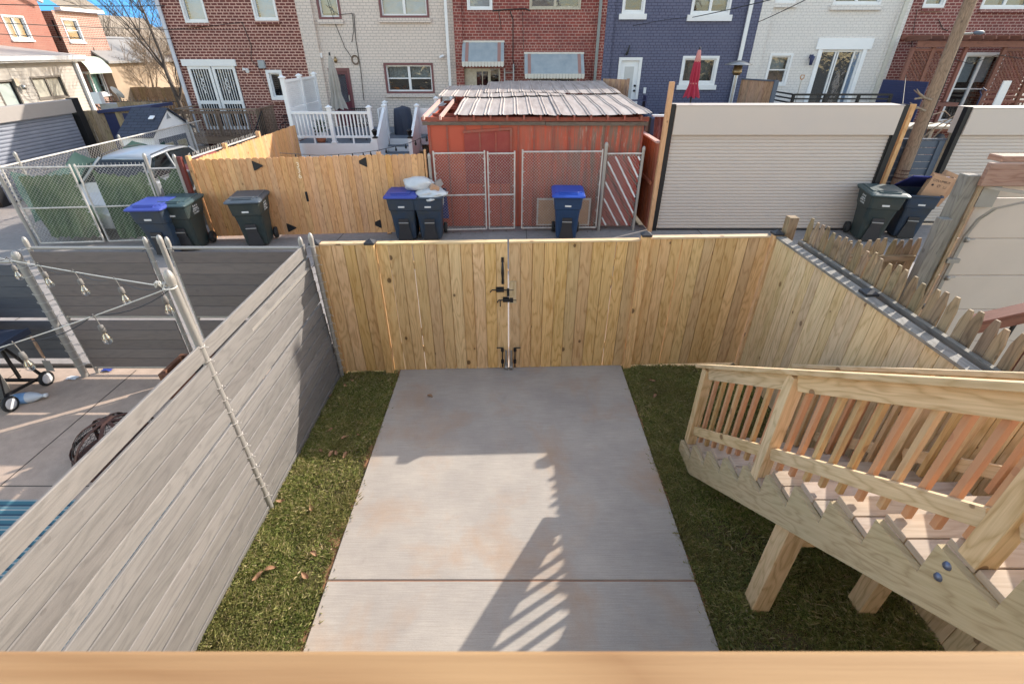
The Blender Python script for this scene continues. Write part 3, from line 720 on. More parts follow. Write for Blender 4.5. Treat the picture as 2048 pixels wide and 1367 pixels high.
m=MB(); m.box(-2.8,3.3,-10,-1.62,-.1,7.6); m.uv=[[(p[0]*1.0,p[1]) for p in f] for f in m.uv]; m.build('wall',BRWHI,oh)  # unseen from the deck; pale wall colour set to bounce fill onto the gate

# ------------------------------------------------------------ left grey fence
gf=thing('board_fence','grey painted horizontal board fence along the left side of the driveway','fence',(XF,2.6,0))
m=MB(); z=1.87; bw=.143
gaps={1:.022,5:.02,9:.01}
k=0
while z>.06:
    y=5.30
    segs=[(5.30,.2 if k%2 else .6),(.2 if k%2 else .6,-.8)]
    for a,b in segs:
        th=random.uniform(-.005,.005); fx=lambda y:-2.34-(z-bw/2)/1.87*(.015+.016*(y-1.4))+th
        m.beam((fx(b),b+.001,z-bw/2),(fx(a),a-.001,z-bw/2),.024,bw-.003)
    z-=bw+gaps.get(k+1,.003)*(1 if k+1 in gaps else 1); k+=1
m.build('board_panel',GREYF,gf,bevel=.005)
def pipepost(par,x,y,z,r=.03,cap=True,name='pipe_post',n=12):
    mb=MB(); mb.tube([(x,y,-.02),(x,y,z)],r,n); p=mb.build(name,GALV,par)
    if cap: mb=MB(); mb.lathe([(r*1.12,0),(r*1.12,.035),(r*1.05,.06),(r*.75,.085),(r*.3,.1),(0,.102)],(x,y,z-.02),14); mb.build('post_cap',GALV,p)
    return p
def clips(par,x,y,z0,z1,n,r,side=1,lean=0.):
    x_0=x
    for i in range(n):
        mb=MB(); z=z0+(z1-z0)*i/(n-1); x=x_0+lean*(z-1.0); mb.tube([(x+r*1.25*math.cos(t*PI/4),y+r*1.25*math.sin(t*PI/4),z+.004*math.sin(t+i)) for t in range(9)],.0035,5)
        t=random.uniform(-.6,.6); mb.tube([(x+r*1.2,y,z),(x+r*1.2+.02,y-.01,z+.004),(x+r*1.2+.035,y+.01*t,z+.012*t)],.003,5)
        mb.tube([(x-r*1.2,y,z),(x-r*1.2-.02,y-.01,z),(x-r*1.2-.03,y,z-.012)],.003,5)
        mb.build('tie_wire',GALVW,par)
m=MB(); m.tube([(-2.33,3.08,-.02),(-2.405,3.08,2.4)],.028,12); p=m.build('pipe_post',GALV,gf); m=MB(); m.lathe([(.032,0),(.034,.035),(.031,.06),(.022,.085),(.01,.1),(0,.102)],(-2.405,3.08,2.38),14); m.build('post_cap',GALV,p)
clips(p,-2.362,3.08,.2,1.85,14,.028,1,-.031)
p=pipepost(gf,XF+.05,5.27,1.93,.026); clips(p,XF+.05,5.27,.15,1.85,16,.026)
p=pipepost(gf,XF+.045,.9,1.95,.03)
m=MB(); m.beam((XF-.03,5.2,1.6),(XF-.03,-.8,1.6),.03,.03); m.build('pipe_rail',GALV,gf)

# left neighbour's cross fence and gates
def hboards(m,x0,x1,y,ztop,zbot,bw,gap=.004,g=None,th=.018):
    z=ztop;k=0
    while z-bw>zbot-.02:
        m.box(x0,x1,y-th/2+random.uniform(-.003,.003),y+th/2,z-bw+gap/2,z-gap/2,0); z-=bw; k+=1
        if g and k in g: z-=g[k]
def pgate(x0,x1,label,y=5.31,top=1.80):
    t=thing('board_gate',label,'gate',((x0+x1)/2,y,0),'dark board gates of the left patio')
    m=MB(); hboards(m,x0+.02,x1-.02,y,top-.03,.13,.143,g={6:.06}); m.build('board_panel',DGREY,t,bevel=.002)
    m=MB(); 
    for z in (top,top-.03-6*.143-.03,.1): m=MB(); m.tube([(x0,y+.04,z),(x1,y+.04,z)],.019,10); m.build('frame_rail',GALV,t)
    for x in (x0,x1): 
        q=pipepost(t,x,y+.03,top+.06,.024,True,'frame_upright'); clips(q,x,y+.03,.3,top,10,.024)
    return t
pgate(-5.68,-4.28,'wider dark board gate with galvanised frame left of the patio planter')
pgate(-4.02,-2.47,'dark board gate with galvanised frame touching the grey fence corner')
m=MB()
lp=thing('board_fence','dark blue-grey board fence with gaps behind the barbecue','fence',(-7,5.3,0))
hboards(m,-9.6,-5.85,5.32,1.60,.15,.143,g={5:.045}); m.build('board_panel',wood('navy_grey_board',(.10,.105,.12),(.075,.08,.095),(.03,.03,.04),.2,.3,stain=(.06,.07,.10),bp=.3,rough=.6,kd=.6),lp)
m=MB(); m.tube([(-9.6,5.36,1.62),(-5.8,5.36,1.62)],.02,8); m.build('pipe_rail',GALV,lp)
p=pipepost(lp,-5.79,5.26,1.72,.042,n=16); clips(p,-5.79,5.26,.2,1.6,13,.042); clips(p,-5.72,5.3,.2,1.8,12,.022)
p=pipepost(lp,-8.2,5.3,1.66,.03)
lpst=thing('pipe_post','slim galvanised pipe post between the two dark patio gates','post',(-4.15,5.3,0))
pipepost(lpst,-4.15,5.40,1.86,.03)

# string lights
sl_=thing('string_lights','string lights with clear bulbs tied between the pipe posts over the patio','string lights',(-3.5,4,2.3))
P0=Vector((XF-.045,3.05,2.36)); A1=Vector((-5.1,4.45,2.06)); A2=A1+(A1-P0)*.8
B1=W(0,690,2.75); B1=Vector((B1.x,2.75,B1.z)); B2=B1+(B1-P0)*.4
def lerp(a,b,t): return a+(b-a)*t
def swag(a,b,sag,n=7): return [lerp(a,b,i/n)-Vector((0,0,sag*4*(i/n)*(1-i/n))) for i in range(n+1)]
m=MB(); m.tube(swag(P0,A2,.03,10),.0045,6); m.tube(swag(P0,B2,.02,10),.0045,6)
m.tube([P0+Vector((.04*math.cos(t),.04*math.sin(t),0)) for t in np.linspace(0,6.3,12)],.006,6)
for q in (P0+Vector((-.12,.05,0)),P0+Vector((-.05,.02,.005))): m.tube([q+Vector((.02*math.cos(t),.012*math.sin(t),.02*math.sin(t*1.7))) for t in np.linspace(0,12,24)],.006,5)
m.build('rope',ROPE,sl_)
cab=MB(); drops=[]
for (a,b,ns,t0,t1) in ((P0,A2,8,.02,1.),(P0,B2,3,.0,1.)):
    ts=[t0+(t1-t0)*i/ns for i in range(ns+1)]
    for i in range(ns):
        cab.tube(swag(lerp(a,b,ts[i])-Vector((0,0,.01)),lerp(a,b,ts[i+1])-Vector((0,0,.01)),.055),.0035,5)
        if i: drops.append(lerp(a,b,ts[i]))
drops.append(P0+Vector((-.12,.04,0)))
cab.build('cable',BLACKP,sl_)
for i,q in enumerate(drops):
    s=MB(); s.tube([q,q+Vector((.01,0,-.05)),q+Vector((.014,0,-.09))],.004,5); s.lathe([(.004,0),(.016,-.006),(.019,-.03),(.019,-.055),(.016,-.06),(0,-.06)],q+Vector((.014,0,-.085)),10); so_=s.build('bulb_socket',plain('bulb_socket_grey',(.16,.15,.14),.7),sl_)
    s=MB(); s.lathe([(.014,0),(.017,-.02),(.028,-.045),(.031,-.065),(.026,-.085),(.012,-.098),(0,-.1)],q+Vector((.014,0,-.143)),12); b=s.build('bulb',BULBG,so_)
    s=MB(); s.tube([q+Vector((.010,0,-.145)),q+Vector((.006,0,-.2)),q+Vector((.014,0,-.215)),q+Vector((.022,0,-.2)),q+Vector((.018,0,-.145))],.0016,4); s.build('filament',BRASS,so_)

# patio things
gr=thing('gas_barbecue','black gas barbecue cart on white wheels at the left edge','barbecue',(-6.6,4.8,0))
m=MB()
def whl(par,x,y,z,r,w=.04,name='wheel'):
    mb=MB(); mb.lathe([(r*.72,-w/2),(r*.95,-w/2),(r,-w/4),(r,w/4),(r*.95,w/2),(r*.72,w/2)],(x,y,z),20,'x',caps=False); wh=mb.build(name,TYRE,par)
    mb=MB(); mb.lathe([(0,-w*.45),(r*.5,-w*.5),(r*.74,-w*.4),(r*.74,w*.4),(r*.5,w*.5),(0,w*.45)],(x,y,z),20,'x'); mb.build('rim',WHITEP,wh)
WY=(4.55,5.08)
for y in WY: whl(gr,-6.13,y,.105,.1)
m=MB()
m.beam((-6.16,4.52,.1),(-6.2,4.72,.62),.04,.03); m.beam((-6.16,5.1,.1),(-6.2,4.86,.78),.035,.03); m.beam((-6.18,4.55,.2),(-6.18,5.06,.13),.03,.03)
m.beam((-6.2,4.55,.1),(-7.1,4.55,.1),.04,.03); m.beam((-6.2,5.05,.1),(-7.1,5.05,.1),.04,.03); m.beam((-6.2,4.5,.62),(-6.2,5.1,.78),.03,.03)
for y in (4.5,5.1): m.beam((-7.1,y,.1),(-7.1,y,.8),.03,.03); m.beam((-6.5,y,.1),(-6.5,y,.8),.03,.03)
m.build('cart_frame',BLACK,gr)
m=MB(); m.box(-7.3,-6.45,4.45,5.15,.78,.92); m.build('firebox',BLACK,gr,bevel=.01)
m=MB(); m.box(-6.44,-6.02,4.5,5.1,.80,.84); m.box(-6.03,-6.0,4.48,5.12,.77,.85); m.build('side_shelf',COVER,gr,bevel=.004)
m=MB(); rings=[]
for i in range(9):
    t=PI*i/8; rings.append([(-7.28,4.8-.34*math.cos(t),.93+.26*math.sin(t)),(-6.47,4.8-.34*math.cos(t),.93+.26*math.sin(t))])
m.grid(1,8,lambda u,v:(-7.28+.81*u,4.8-.34*math.cos(PI*v),.93+.27*math.sin(PI*v)));
for x in (-7.28,-6.47): m.add([(x,4.8-.34*math.cos(PI*i/8),.93+.27*math.sin(PI*i/8)) for i in range(9)],[list(range(9))])
m.build('lid',COVER,gr,recalc=False)
pt=thing('propane_tank','cream propane tank standing inside the barbecue cart','gas tank',(-6.55,4.8,.0))
m=MB(); m.lathe([(0,.05),(.12,.05),(.13,.03),(.15,.08),(.155,.14),(.155,.34),(.14,.4),(.09,.45),(.03,.47),(0,.47)],(-6.55,4.78,0),20); m.build('tank_body',TANK,pt)
m=MB(); m.tube([(-6.55+.1*math.cos(t),4.78+.1*math.sin(t),.52) for t in np.linspace(.4,5.9,14)],.014,6); m.tube([(-6.55,4.78,.46),(-6.55,4.78,.53)],.02,8); m.build('collar',TANK,pt)
jg=thing('plastic_bottle','clear plastic jug with a blue label lying on the patio between the barbecue wheels','bottle',(-6.2,4.8,.0))
q=G(52,795,.07)
def Lx(L,O,ang,prof,n=14):
    mm=MB(Matrix.Translation(O)@Matrix.Rotation(ang,4,'Z')); mm.lathe(prof,(0,0,0),n,'x'); return mm
Lx(0,q,.25,[(0,-.2),(.06,-.19),(.07,-.15),(.07,.05),(.05,.12),(.022,.17),(.022,.2),(0,.2)]).build('bottle_body',WHITELEAF,jg)
Lx(0,q,.25,[(.0712,-.10),(.0712,.02)]).build('label_band',BLUELAB,jg)
Lx(0,q,.25,[(0,.2),(.026,.2),(.026,.23),(0,.23)]).build('cap',WHITEP,jg)
sp_=thing('spatula','metal grill spatula with wooden handle hanging beside the barbecue','spatula',(-6.0,4.9,.5))
a=W(62,672,4.95);b=W(88,715,4.95);c_=W(100,738,4.95)
m=MB(); m.tube([a,lerp(a,b,.5),b],[.012,.018,.012],8); m.build('handle',SCREENW,sp_)
m=MB(); m.tube([b,lerp(b,c_,.3)],.006,6); m.beam(lerp(b,c_,.25),lerp(b,c_,1.15),.10,.004,(0,1,0)); m.build('blade',STEEL,sp_)
# fire pit cover
fp=thing('fire_pit_screen','rusty domed fire pit screen with mesh half hidden by the grey fence','fire pit',(-3.95,3.75,0))
FC=Vector((-4.28,3.83,.02)); FR=.43
m=MB(); 
for k in range(4):
    t=PI*k/4+.35
    pts=[FC+Vector((FR*math.cos(a)*math.cos(t),FR*math.cos(a)*math.sin(t),FR*1.02*math.sin(a))) for a in np.linspace(0,PI,17)]
    for i in range(16): m.beam(pts[i],pts[i+1],.038,.006,(pts[i]-FC))
for z,rr in ((.0,FR),(.17,FR*.92)):
    pts=[FC+Vector((rr*math.cos(t),rr*math.sin(t),z)) for t in np.linspace(0,2*PI,29)]
    for i in range(28): m.beam(pts[i],pts[i+1],.006,.035)
m.build('band_frame',RUST,fp)
m=MB()
for k in range(24):
    t=2*PI*k/24; m.tube([FC+Vector((FR*.985*math.cos(a)*math.cos(t),FR*.985*math.cos(a)*math.sin(t),FR*.985*math.sin(a))) for a in np.linspace(0,PI/2*.95,9)],.0022,3,False)
for a in np.linspace(.05,1.4,16): m.tube([FC+Vector((FR*.985*math.cos(a)*math.cos(t),FR*.985*math.cos(a)*math.sin(t),FR*.985*math.sin(a))) for t in np.linspace(0,2*PI,29)],.0022,3,False)
m.build('wire_mesh',BLACK,fp)
m=MB(); m.lathe([(.0,.02),(.36,.02),(.42,.05),(.44,.05),(.40,.0),(.0,.0)],FC-Vector((0,0,.02)),24); m.build('bowl',RUST,fp)
# planter
pl=thing('planter_box','wooden planter box of dark soil in the patio corner by the fence post','planter',(-4.2,4.95,0))
m=MB()
for (a,b,c,d) in ((-4.34,-4.29,4.75,5.22),(-3.7,-3.65,4.75,5.22),(-4.29,-3.7,4.75,4.79),(-4.29,-3.7,5.18,5.22)): m.box(a,b,c,d,.02,.40)
m.build('box_side',wood('planter_wood',(.20,.09,.055),(.12,.05,.03),(.05,.02,.01),.3,.5),pl,bevel=.003)
m=MB(); m.grid(14,10,lambda u,v:(-4.29+.59*u,4.79+.39*v,.34+random.uniform(-.012,.012))); m.build('soil_fill',MULCH,pl)
# rug
tag(MB().box(-8,-3.2,.4,3.17,.016,.024).build('patio_rug',RUG),'teal and grey striped outdoor rug on the left patio','rug')
# litter
for (u,v,lab,mt,nm,ct) in ((145,755,'crumpled white paper scrap at the foot of the thick pipe post',WHITEP,'paper_scrap','litter'),(215,738,'small blue plastic scrap under the dark patio gate',BINBLID,'plastic_scrap','litter')):
    q=G(u,v,.03); m=MB(); m.grid(6,5,lambda a,b:(q.x-.07+.14*a,q.y-.04+.08*b,.02+random.uniform(0,.022))); tag(m.build(nm,mt,recalc=False),lab,ct)

# ------------------------------------------------------------ leaves on the lawn
lv=[(690,873),(660,858),(717,868),(672,905),(690,908),(662,905),(640,900),(705,760),(622,1015),(560,1000),(515,1150),(540,1135),(627,1105),(690,770),(660,790),(610,1150),(1305,760),(1310,790),(860,790)]
for i,(u,v) in enumerate(lv):
    q=G(u,v,.05); m=MB(); a=random.uniform(0,6.28); L=random.uniform(.028,.05); wd=L*.45
    def lf_(s,t):
        x=(s-.5)*2*L; w_=wd*math.sin(PI*min(max(s,.02),.98))**.7*(t-.5)*2; return (q.x+x*math.cos(a)-w_*math.sin(a),q.y+x*math.sin(a)+w_*math.cos(a),q.z-.012+.012*abs(t-.5)*2+.01*math.sin(s*5+i))
    m.grid(6,4,lf_); o=m.build('fallen_leaf',LEAF,recalc=False)
    lb=('curled brown leaf at the right lawn edge by the concrete' if u>1200 else 'brown leaf lying alone on the concrete driveway' if u>780 else 'brown leaf in the shaded left grass near the gate post' if v<800 else 'brown leaf in the cluster beside the left driveway edge' if v<920 else 'pale brown leaf in the sunlit left grass close to the pipe post' if v<1020 else 'curled brown leaf in the sunlit grass nearest the deck')
    tag(o,lb,'leaf','fallen leaves in our yard')

# ============================================================ across the alley
FY=lambda x:11.39+.078*min(x,0)+.03*max(x,0)      # line of the far lots' alley edge
def chain(m,x0,y0,x1,y1,z0,z1,p=.075,r=.0028,sway=.0):
    """woven wire: two families of diagonal wires clipped to the panel"""
    a=Vector((x0,y0,0));b=Vector((x1,y1,0));L=(b-a).length;d=(b-a)/L;H=z1-z0;n=Vector((-d.y,d.x,0))
    for s in (1,-1):
        c=-H if s>0 else 0
        while c<(L if s>0 else L+H):
            pts=[]
            for t in (0,1):
                z=H*t; x=c+z if s>0 else c-z
                pts.append((x,z))
            (xa,za),(xb,zb)=pts
            # clip in x
            def cl(xa,za,xb,zb):
                lo,hi=0.,1.
                dx=xb-xa
                for lim,sg in ((0,1),(L,-1)):
                    if abs(dx)<1e-9: continue
                    t=(lim-xa)/dx
                    if sg*dx>0: lo=max(lo,t)
                    else: hi=min(hi,t)
                return lo,hi
            lo,hi=cl(xa,za,xb,zb)
            if hi-lo>.01:
                q0=a+d*(xa+(xb-xa)*lo)+Vector((0,0,z0+H*lo))+n*.003*s; q1=a+d*(xa+(xb-xa)*hi)+Vector((0,0,z0+H*hi))+n*.003*s
                m.tube([q0,q1],r,3,False)
            c+=p
def gateframe(par,x0,y0,x1,y1,z0,z1,mid=None,r=.019):
    for (a,b) in (((x0,y0,z0),(x0,y0,z1+.05)),((x1,y1,z0),(x1,y1,z1+.05)),((x0,y0,z1),(x1,y1,z1)),((x0,y0,z0),(x1,y1,z0)))+((((x0,y0,mid),(x1,y1,mid)),) if mid else ()):
        m=MB(); m.tube([a,b],r,8); m.build('frame_tube',GALVW,par)
    m=MB(); n=6
    for (x,y) in ((x0,y0),(x1,y1)):
        for i in range(n): 
            z=z0+.12+(z1-z0-.24)*i/(n-1); m.tube([(x,y-.02,z),(x+(.05 if x==x0 else -.05),y-.02,z)],.011,5)
    m.build('tension_clips',GALVW,par)
# cedar gate fence
c0=Vector((-6.98,FY(-6.98)+.02)); c1=Vector((-1.98,FY(-1.98)))
cf=thing('cedar_fence','honey coloured dog-ear cedar fence with double gate numbered 336','fence',(-4.5,FY(-4.5),0))
m=MB(); n=35
for i in range(n):
    t=(i+.5)/n; x=c0.x+(c1.x-c0.x)*t; y=c0.y+(c1.y-c0.y)*t
    h=1.77+.05*t+random.uniform(-.008,.008)
    picket(m,x,y,.05,h,5.0/n-.003,'x',0,.016,'dog')
m.build('board_panel',CEDAR,cf)
def fp_(x,z): return (x,FY(x)-.02,z)
def hinge(x,z,s):
    m=MB(); y=FY(x)-.005; m.prism([(0,-.1),(s*.025,-.1),(s*.2,-.018),(s*.22,0),(s*.2,.018),(s*.025,.1),(0,.1)],(x,y-.014,z),(1,0,0),(0,0,1),-.006); m.build('strap_hinge',BLACK,cf)
hinge(-5.70,1.62,1); hinge(-3.24,1.66,-1); hinge(-3.12,.26,-1); hinge(-5.3,.22,1)
m=MB(); q=W(614,393,FY(-4.5)-.02); m.box(q.x-.025,q.x+.025,q.y-.01,q.y+.002,q.z-.11,q.z+.11); m.box(q.x-.01,q.x+.01,q.y-.04,q.y-.008,q.z-.06,q.z+.06); m.build('gate_latch',BLACK,cf)
for i,chh in enumerate('336'):
    q=W(595.5+i*2.3,329+i*11.3,FY(-4.6)-.022); text(chh,.155,face_cam(q.x,q.y-.005,q.z-.055),plain('house_number_cream',(.95,.80,.58),.5,amt=.1),cf,'number')
for (a,b,c,d,e) in ((-3.02,-2.93,FY(-3)+.03,FY(-3)+.12,1.86),(-1.97,-1.93,FY(-2)+.0,FY(-2)+.09,1.9),(-7.06,-6.99,FY(-7)-.02,FY(-7)+.09,1.84)): m=MB(); m.box(a,b,c,d,0,e,2); m.build('post',CEDAR,cf)
m=MB()
for z in (.35,1.45): m.beam((c0.x,c0.y+.04,z),(c1.x,c1.y+.04,z),.038,.089)
m.build('rail',CEDAR,cf)
cs=thing('cedar_fence','cedar side fence with wire-topped rail running back to the white deck','fence',(-7,14,0))
m=MB(); y=FY(-7)+.12; 
while y<16.7: picket(m,-7.0,y,.05,1.74+random.uniform(-.01,.01),.138,'y',0,.016,'dog'); y+=.141
m.build('board_panel',CEDAR,cs)
m=MB(); m.box(-7.09,-7.0,14.2,14.29,0,1.88,2); m.box(-7.09,-7.0,12.4,12.49,0,1.85,2); m.build('post',CEDAR,cs)
m=MB(); m.tube([(-7.1,FY(-7)+.1,1.76),(-7.1,14.2,1.76)],.02,8)
y=FY(-7)+.15
while y<14.2: m.tube([(-7.1,y,1.74),(-7.1+random.uniform(-.02,.02),y+.02,1.86)],.006,4); y+=.085
m.build('wire_rail',GALVW,cs)
# reddish steel post
m=MB(); m.box(-7.19,-7.10,FY(-7.1)-.12,FY(-7.1)-.04,-.02,1.84); tag(m.build('gate_post',plain('oxide_red_paint',(.13,.02,.015),.6)),'dark red steel post at the left end of the cedar fence','post')

# chain link enclosure with green tarp (left)
ce=thing('chain_link_gate','wide rusty chain link double gate with torn green privacy tarp behind it','gate',(-8.9,10.5,0))
EX=[(-10.62,10.30),(-9.28,10.42),(-9.18,10.43),(-7.85,10.60)]
for k,(a,b) in enumerate(((EX[0],EX[1]),(EX[2],EX[3]))):
    gateframe(ce,a[0],a[1],b[0],b[1],.08,1.70,.86)
m=MB(); chain(m,*EX[0],*EX[1],.08,1.70); chain(m,*EX[2],*EX[3],.08,1.70); m.build('wire_mesh',GALVW,ce)
m=MB()
for (a,b) in ((EX[0],EX[1]),(EX[2],EX[3])):
    for i in range(18):
        t=i/17; x=a[0]+(b[0]-a[0])*t; y=a[1]+(b[1]-a[1])*t; m.tube([(x,y,1.7),(x+.012,y,1.765)],.0035,4,False)
m.build('twisted_wire_ends',GALVW,ce)
cp_=thing('chain_link_fence','narrow chain link panel with green tarp beside the dark red post','fence',(-7.5,10.7,0))
pipepost(cp_,-7.78,10.62,1.86,.034); pipepost(cp_,-7.22,10.72,1.82,.034)
m=MB(); chain(m,-7.75,10.63,-7.25,10.71,.08,1.6); m.build('wire_mesh',GALVW,cp_)
m=MB(); m.tube([(-7.78,10.62,1.62),(-7.22,10.72,1.62)],.018,8); m.build('top_rail',GALVW,cp_)
cl_=thing('chain_link_fence','chain link side fence with sagging dark tarp running back from the corner post','fence',(-10.8,13,0))
pipepost(cl_,-10.72,10.28,1.88,.036); pipepost(cl_,-10.72,10.85,1.85,.03)
m=MB(); m.tube([(-10.72,10.3,1.7),(-10.75,18,1.72)],.02,8); m.build('top_rail',GALVW,cl_)
for y in (14.0,17.2): pipepost(cl_,-10.75,y,1.75,.03)
m=MB(); chain(m,-10.72,10.3,-10.75,18,.1,1.7,.09); m.build('wire_mesh',GALVW,cl_)
def tarp(name,a,b,zt,zb,mat,par,amp=.05,top=None,nx=60,nz=26,seed=0,dn=.05):
    a=Vector((a[0],a[1],0));b=Vector((b[0],b[1],0));d=b-a;n=Vector((-d.y,d.x,0)).normalized()
    def fn(u,v):
        z1=zt+(top(u) if top else 0); z=zb+(z1-zb)*v
        w_=math.sin(u*23+v*3.1+seed)*.5+math.sin(u*51-v*7+seed*2)*.3+math.sin(v*9+u*6+seed)*.4
        return a+d*u+n*(dn+amp*w_*(1.1-v*.5))+Vector((0,0,z+.02*math.sin(u*40)))
    m=MB(); m.grid(nx,nz,fn); return m.build(name,mat,par,recalc=False)
tarp('green_tarp',(EX[0][0]+.12,EX[0][1]+.1),(EX[1][0]-.12,EX[1][1]+.1),1.60,.15,TARP,ce,.05,lambda u:-.12*math.sin(u*PI)-.03*math.sin(u*9)-.25*max(0,.12-u)*8*.5,seed=1)
tarp('green_tarp',(EX[2][0]+.18,EX[2][1]+.1),(EX[3][0]-.03,EX[3][1]+.1),1.60,.10,TARP,ce,.05,lambda u:-.14*math.sin(u*3.0)-.015*math.sin(u*13)-.5*max(0,u-.82),seed=4)
tarp('green_tarp',(-7.74,10.70),(-7.27,10.78),1.48,.25,TARP,cp_,.03,lambda u:-.12*math.sin(u*6),nx=20,seed=7)
tarp('green_tarp',(-10.66,10.45),(-10.66,15.6),1.66,.5,TARPD,cl_,.04,lambda u:-.30*abs(math.sin(u*8.2+.2))**1.0,seed=3,nx=90,dn=0)

# silver car
car=thing('parked_car','silver hatchback parked behind the green tarp of the chain link gate','car',(-9.85,12.8,0))
X0=-9.75
def ring(y,pts): return [(X0+x,y,z) for x,z in pts]
def sec(w,zs,zr,wr): # body section: lower width w, shoulder z, roof z, roof half width
    return [(-w*.92,.25),(-w,.5),(-w,zs),(-wr,zr-.03),(-wr*.8,zr),(wr*.8,zr),(wr,zr-.03),(w,zs),(w,.5),(w*.92,.25)]
m=MB(); 
prof=[(10.75,.55,.55,.62,.5),(10.85,.82,.72,.78,.6),(11.3,.88,.9,.95,.7),(11.9,.9,.98,1.03,.74),(12.3,.9,.98,1.03,.76),(14.4,.9,1.0,1.04,.76),(14.9,.88,.98,1.02,.72),(15.1,.82,.85,.9,.6)]
m.loft([ring(y,sec(w,zs,zr,wr)) for y,w,zs,zr,wr in prof],smooth=False); body=m.build('body',SILVER,car,bevel=.03)
m=MB(); rf_=[(12.55,.60,1.46),(12.75,.66,1.52),(13.4,.67,1.56),(14.1,.65,1.53),(14.35,.60,1.48)]
m.loft([[(X0-w,y,z-.04),(X0-w*.9,y,z),(X0,y,z+.03),(X0+w*.9,y,z),(X0+w,y,z-.04),(X0,y,z-.06)] for y,w,z in rf_],smooth=True); m.build('roof_panel',SILVER,car)
gl=[((-.74,11.95,1.03),(.74,11.95,1.03),(.6,12.58,1.47),(-.6,12.58,1.47)),((-.72,14.85,1.03),(.72,14.85,1.03),(.58,14.33,1.46),(-.58,14.33,1.46)),
    ((.83,12.2,1.02),(.83,13.15,1.02),(.68,13.15,1.49),(.67,12.75,1.47)),((.83,13.25,1.02),(.81,14.55,1.02),(.66,14.2,1.46),(.68,13.25,1.49)),
    ((-.83,12.2,1.02),(-.83,13.15,1.02),(-.68,13.15,1.49),(-.67,12.75,1.47)),((-.83,13.25,1.02),(-.81,14.55,1.02),(-.66,14.2,1.46),(-.68,13.25,1.49))]
for i,g in enumerate(gl):
    m=MB(); m.add([(X0+p[0],p[1],p[2]) for p in g],[(0,1,2,3)]); m.build('windscreen' if i==0 else 'rear_window' if i==1 else 'side_window',CARGL,car)
m=MB()
for s in (-1,1):
    for a,b in (((.80,12.0,1.03),(.64,12.62,1.49)),((.83,13.2,1.02),(.68,13.2,1.5)),((.8,14.7,1.02),(.63,14.3,1.48)),((.80,12.0,1.03),(.8,14.7,1.03))):
        m.beam((X0+s*a[0],a[1],a[2]),(X0+s*b[0],b[1],b[2]),.05,.04)
m.build('window_pillar',SILVER,car)
m=MB(); 
for s in (-1,1): m.tube([(X0+s*.62,12.7,1.54),(X0+s*.63,13.4,1.6),(X0+s*.6,14.2,1.55)],.012,6)
m.build('roof_rail',BLACKP,car)
m=MB(); m.box(X0-.6,X0+.6,12.3,14.2,.5,1.0); m.build('seat_interior',DARKIN,car)
for s in (-1,1):
    for y in (11.5,14.2):
        mb=MB(); mb.lathe([(.2,-.1),(.3,-.1),(.32,0),(.3,.1),(.2,.1)],(X0+s*.85,y,.32),20,'x',caps=False); wh=mb.build('wheel',TYRE,car); mb=MB(); mb.lathe([(0,-.1),(.2,-.11),(.2,.11),(0,.1)],(X0+s*.85,y,.32),16,'x'); mb.build('rim',STEEL,wh)
m=MB(); m.grid(10,8,lambda u,v:(-7.5-1.1*u,12.6+1.5*v,1.18+.32*math.sin(PI*u)*math.sin(PI*v)+.02*math.sin(u*20+v*9))); tag(m.build('boat_cover',plain('faded_red_cloth',(.30,.07,.055),.7,amt=.5),recalc=False),'faded red cover between the silver car and the cedar side fence','cover')
m=MB(); m.lathe([(0,.0),(.42,.0),(.46,1.1),(.4,1.2),(0,1.22)],(-7.45,14.6,0),16); tag(m.build('covered_barrel',plain('pale_blue_cloth',(.2,.27,.33),.6)),'pale blue covered barrel behind the red cover','barrel')

# plastic shed
ps=thing('garden_shed','small white garden shed with dark blue shingle roof and divided double doors','shed',(-11.35,16.5,0))
m=MB(); XA=-10.85;XB=-11.9;y1=15.45;y2=17.6;ze=1.62;zr=2.26;ym=(y1+y2)/2
m.box(XB+.05,XA-.03,y1+.05,y2-.05,0,ze-.02); m.prism([(y1+.05,ze-.02),(y2-.05,ze-.02),(ym,zr-.05)],(XB+.05,0,0),(0,1,0),(0,0,1),XA-XB-.08); m.build('wall',WHITE,ps)
for sgn,(ya,yb_) in ((1,(y1-.05,ym)),(-1,(y2+.05,ym))):
    m=MB(); 
    P=[(XB-.03,ya,ze-.05),(XA+.05,ya,ze-.05),(XA+.05,ym,zr),(XB-.03,ym,zr)]; L=math.hypot(ym-ya,zr-ze)
    m.add(P+[(p[0],p[1],p[2]-.04) for p in P],[(0,1,2,3),(4,7,6,5),(0,4,5,1),(1,5,6,2),(2,6,7,3),(3,7,4,0)],[[(0,0),(1.1,0),(1.1,L),(0,L)]]*6); m.build('roof',SHINGLE,ps)
m=MB()
for k,ya in enumerate((15.72,16.42)):
    m=MB(); m.box(XA-.03,XA+.0,ya,ya+.68,.05,1.45); m.build('door',SLATE,ps)
    w_=MB(); w_.box(XA-.0,XA+.012,ya+.1,ya+.58,.85,1.3); fr_=w_.build('window',CREAM,ps)
    w_=MB()
    for j in range(4): 
        for i in range(3): w_.box(XA+.012,XA+.016,ya+.13+j*.11,ya+.22+j*.11,.88+i*.14,1.0+i*.14)
    w_.build('pane',plain('yellowed_plastic_pane',(.33,.30,.17),.5),ps)
m=MB(); m.prism([(-.1,0),(.1,0),(0,.14)],(XA-.028,ym,1.95),(0,1,0),(0,0,1),.02); m.build('vent',plain('vent_grey',(.3,.32,.33),.6),ps)
m=MB(); m.beam((-11.1,16.15,2.06),(-11.1,16.0,1.99),.14,.02); m.build('roof_vent',WHITE,ps)
nb=thing('lean_to_shed','low dark navy lean-to roof behind the white garden shed','shed',(-12.4,18.6,0))
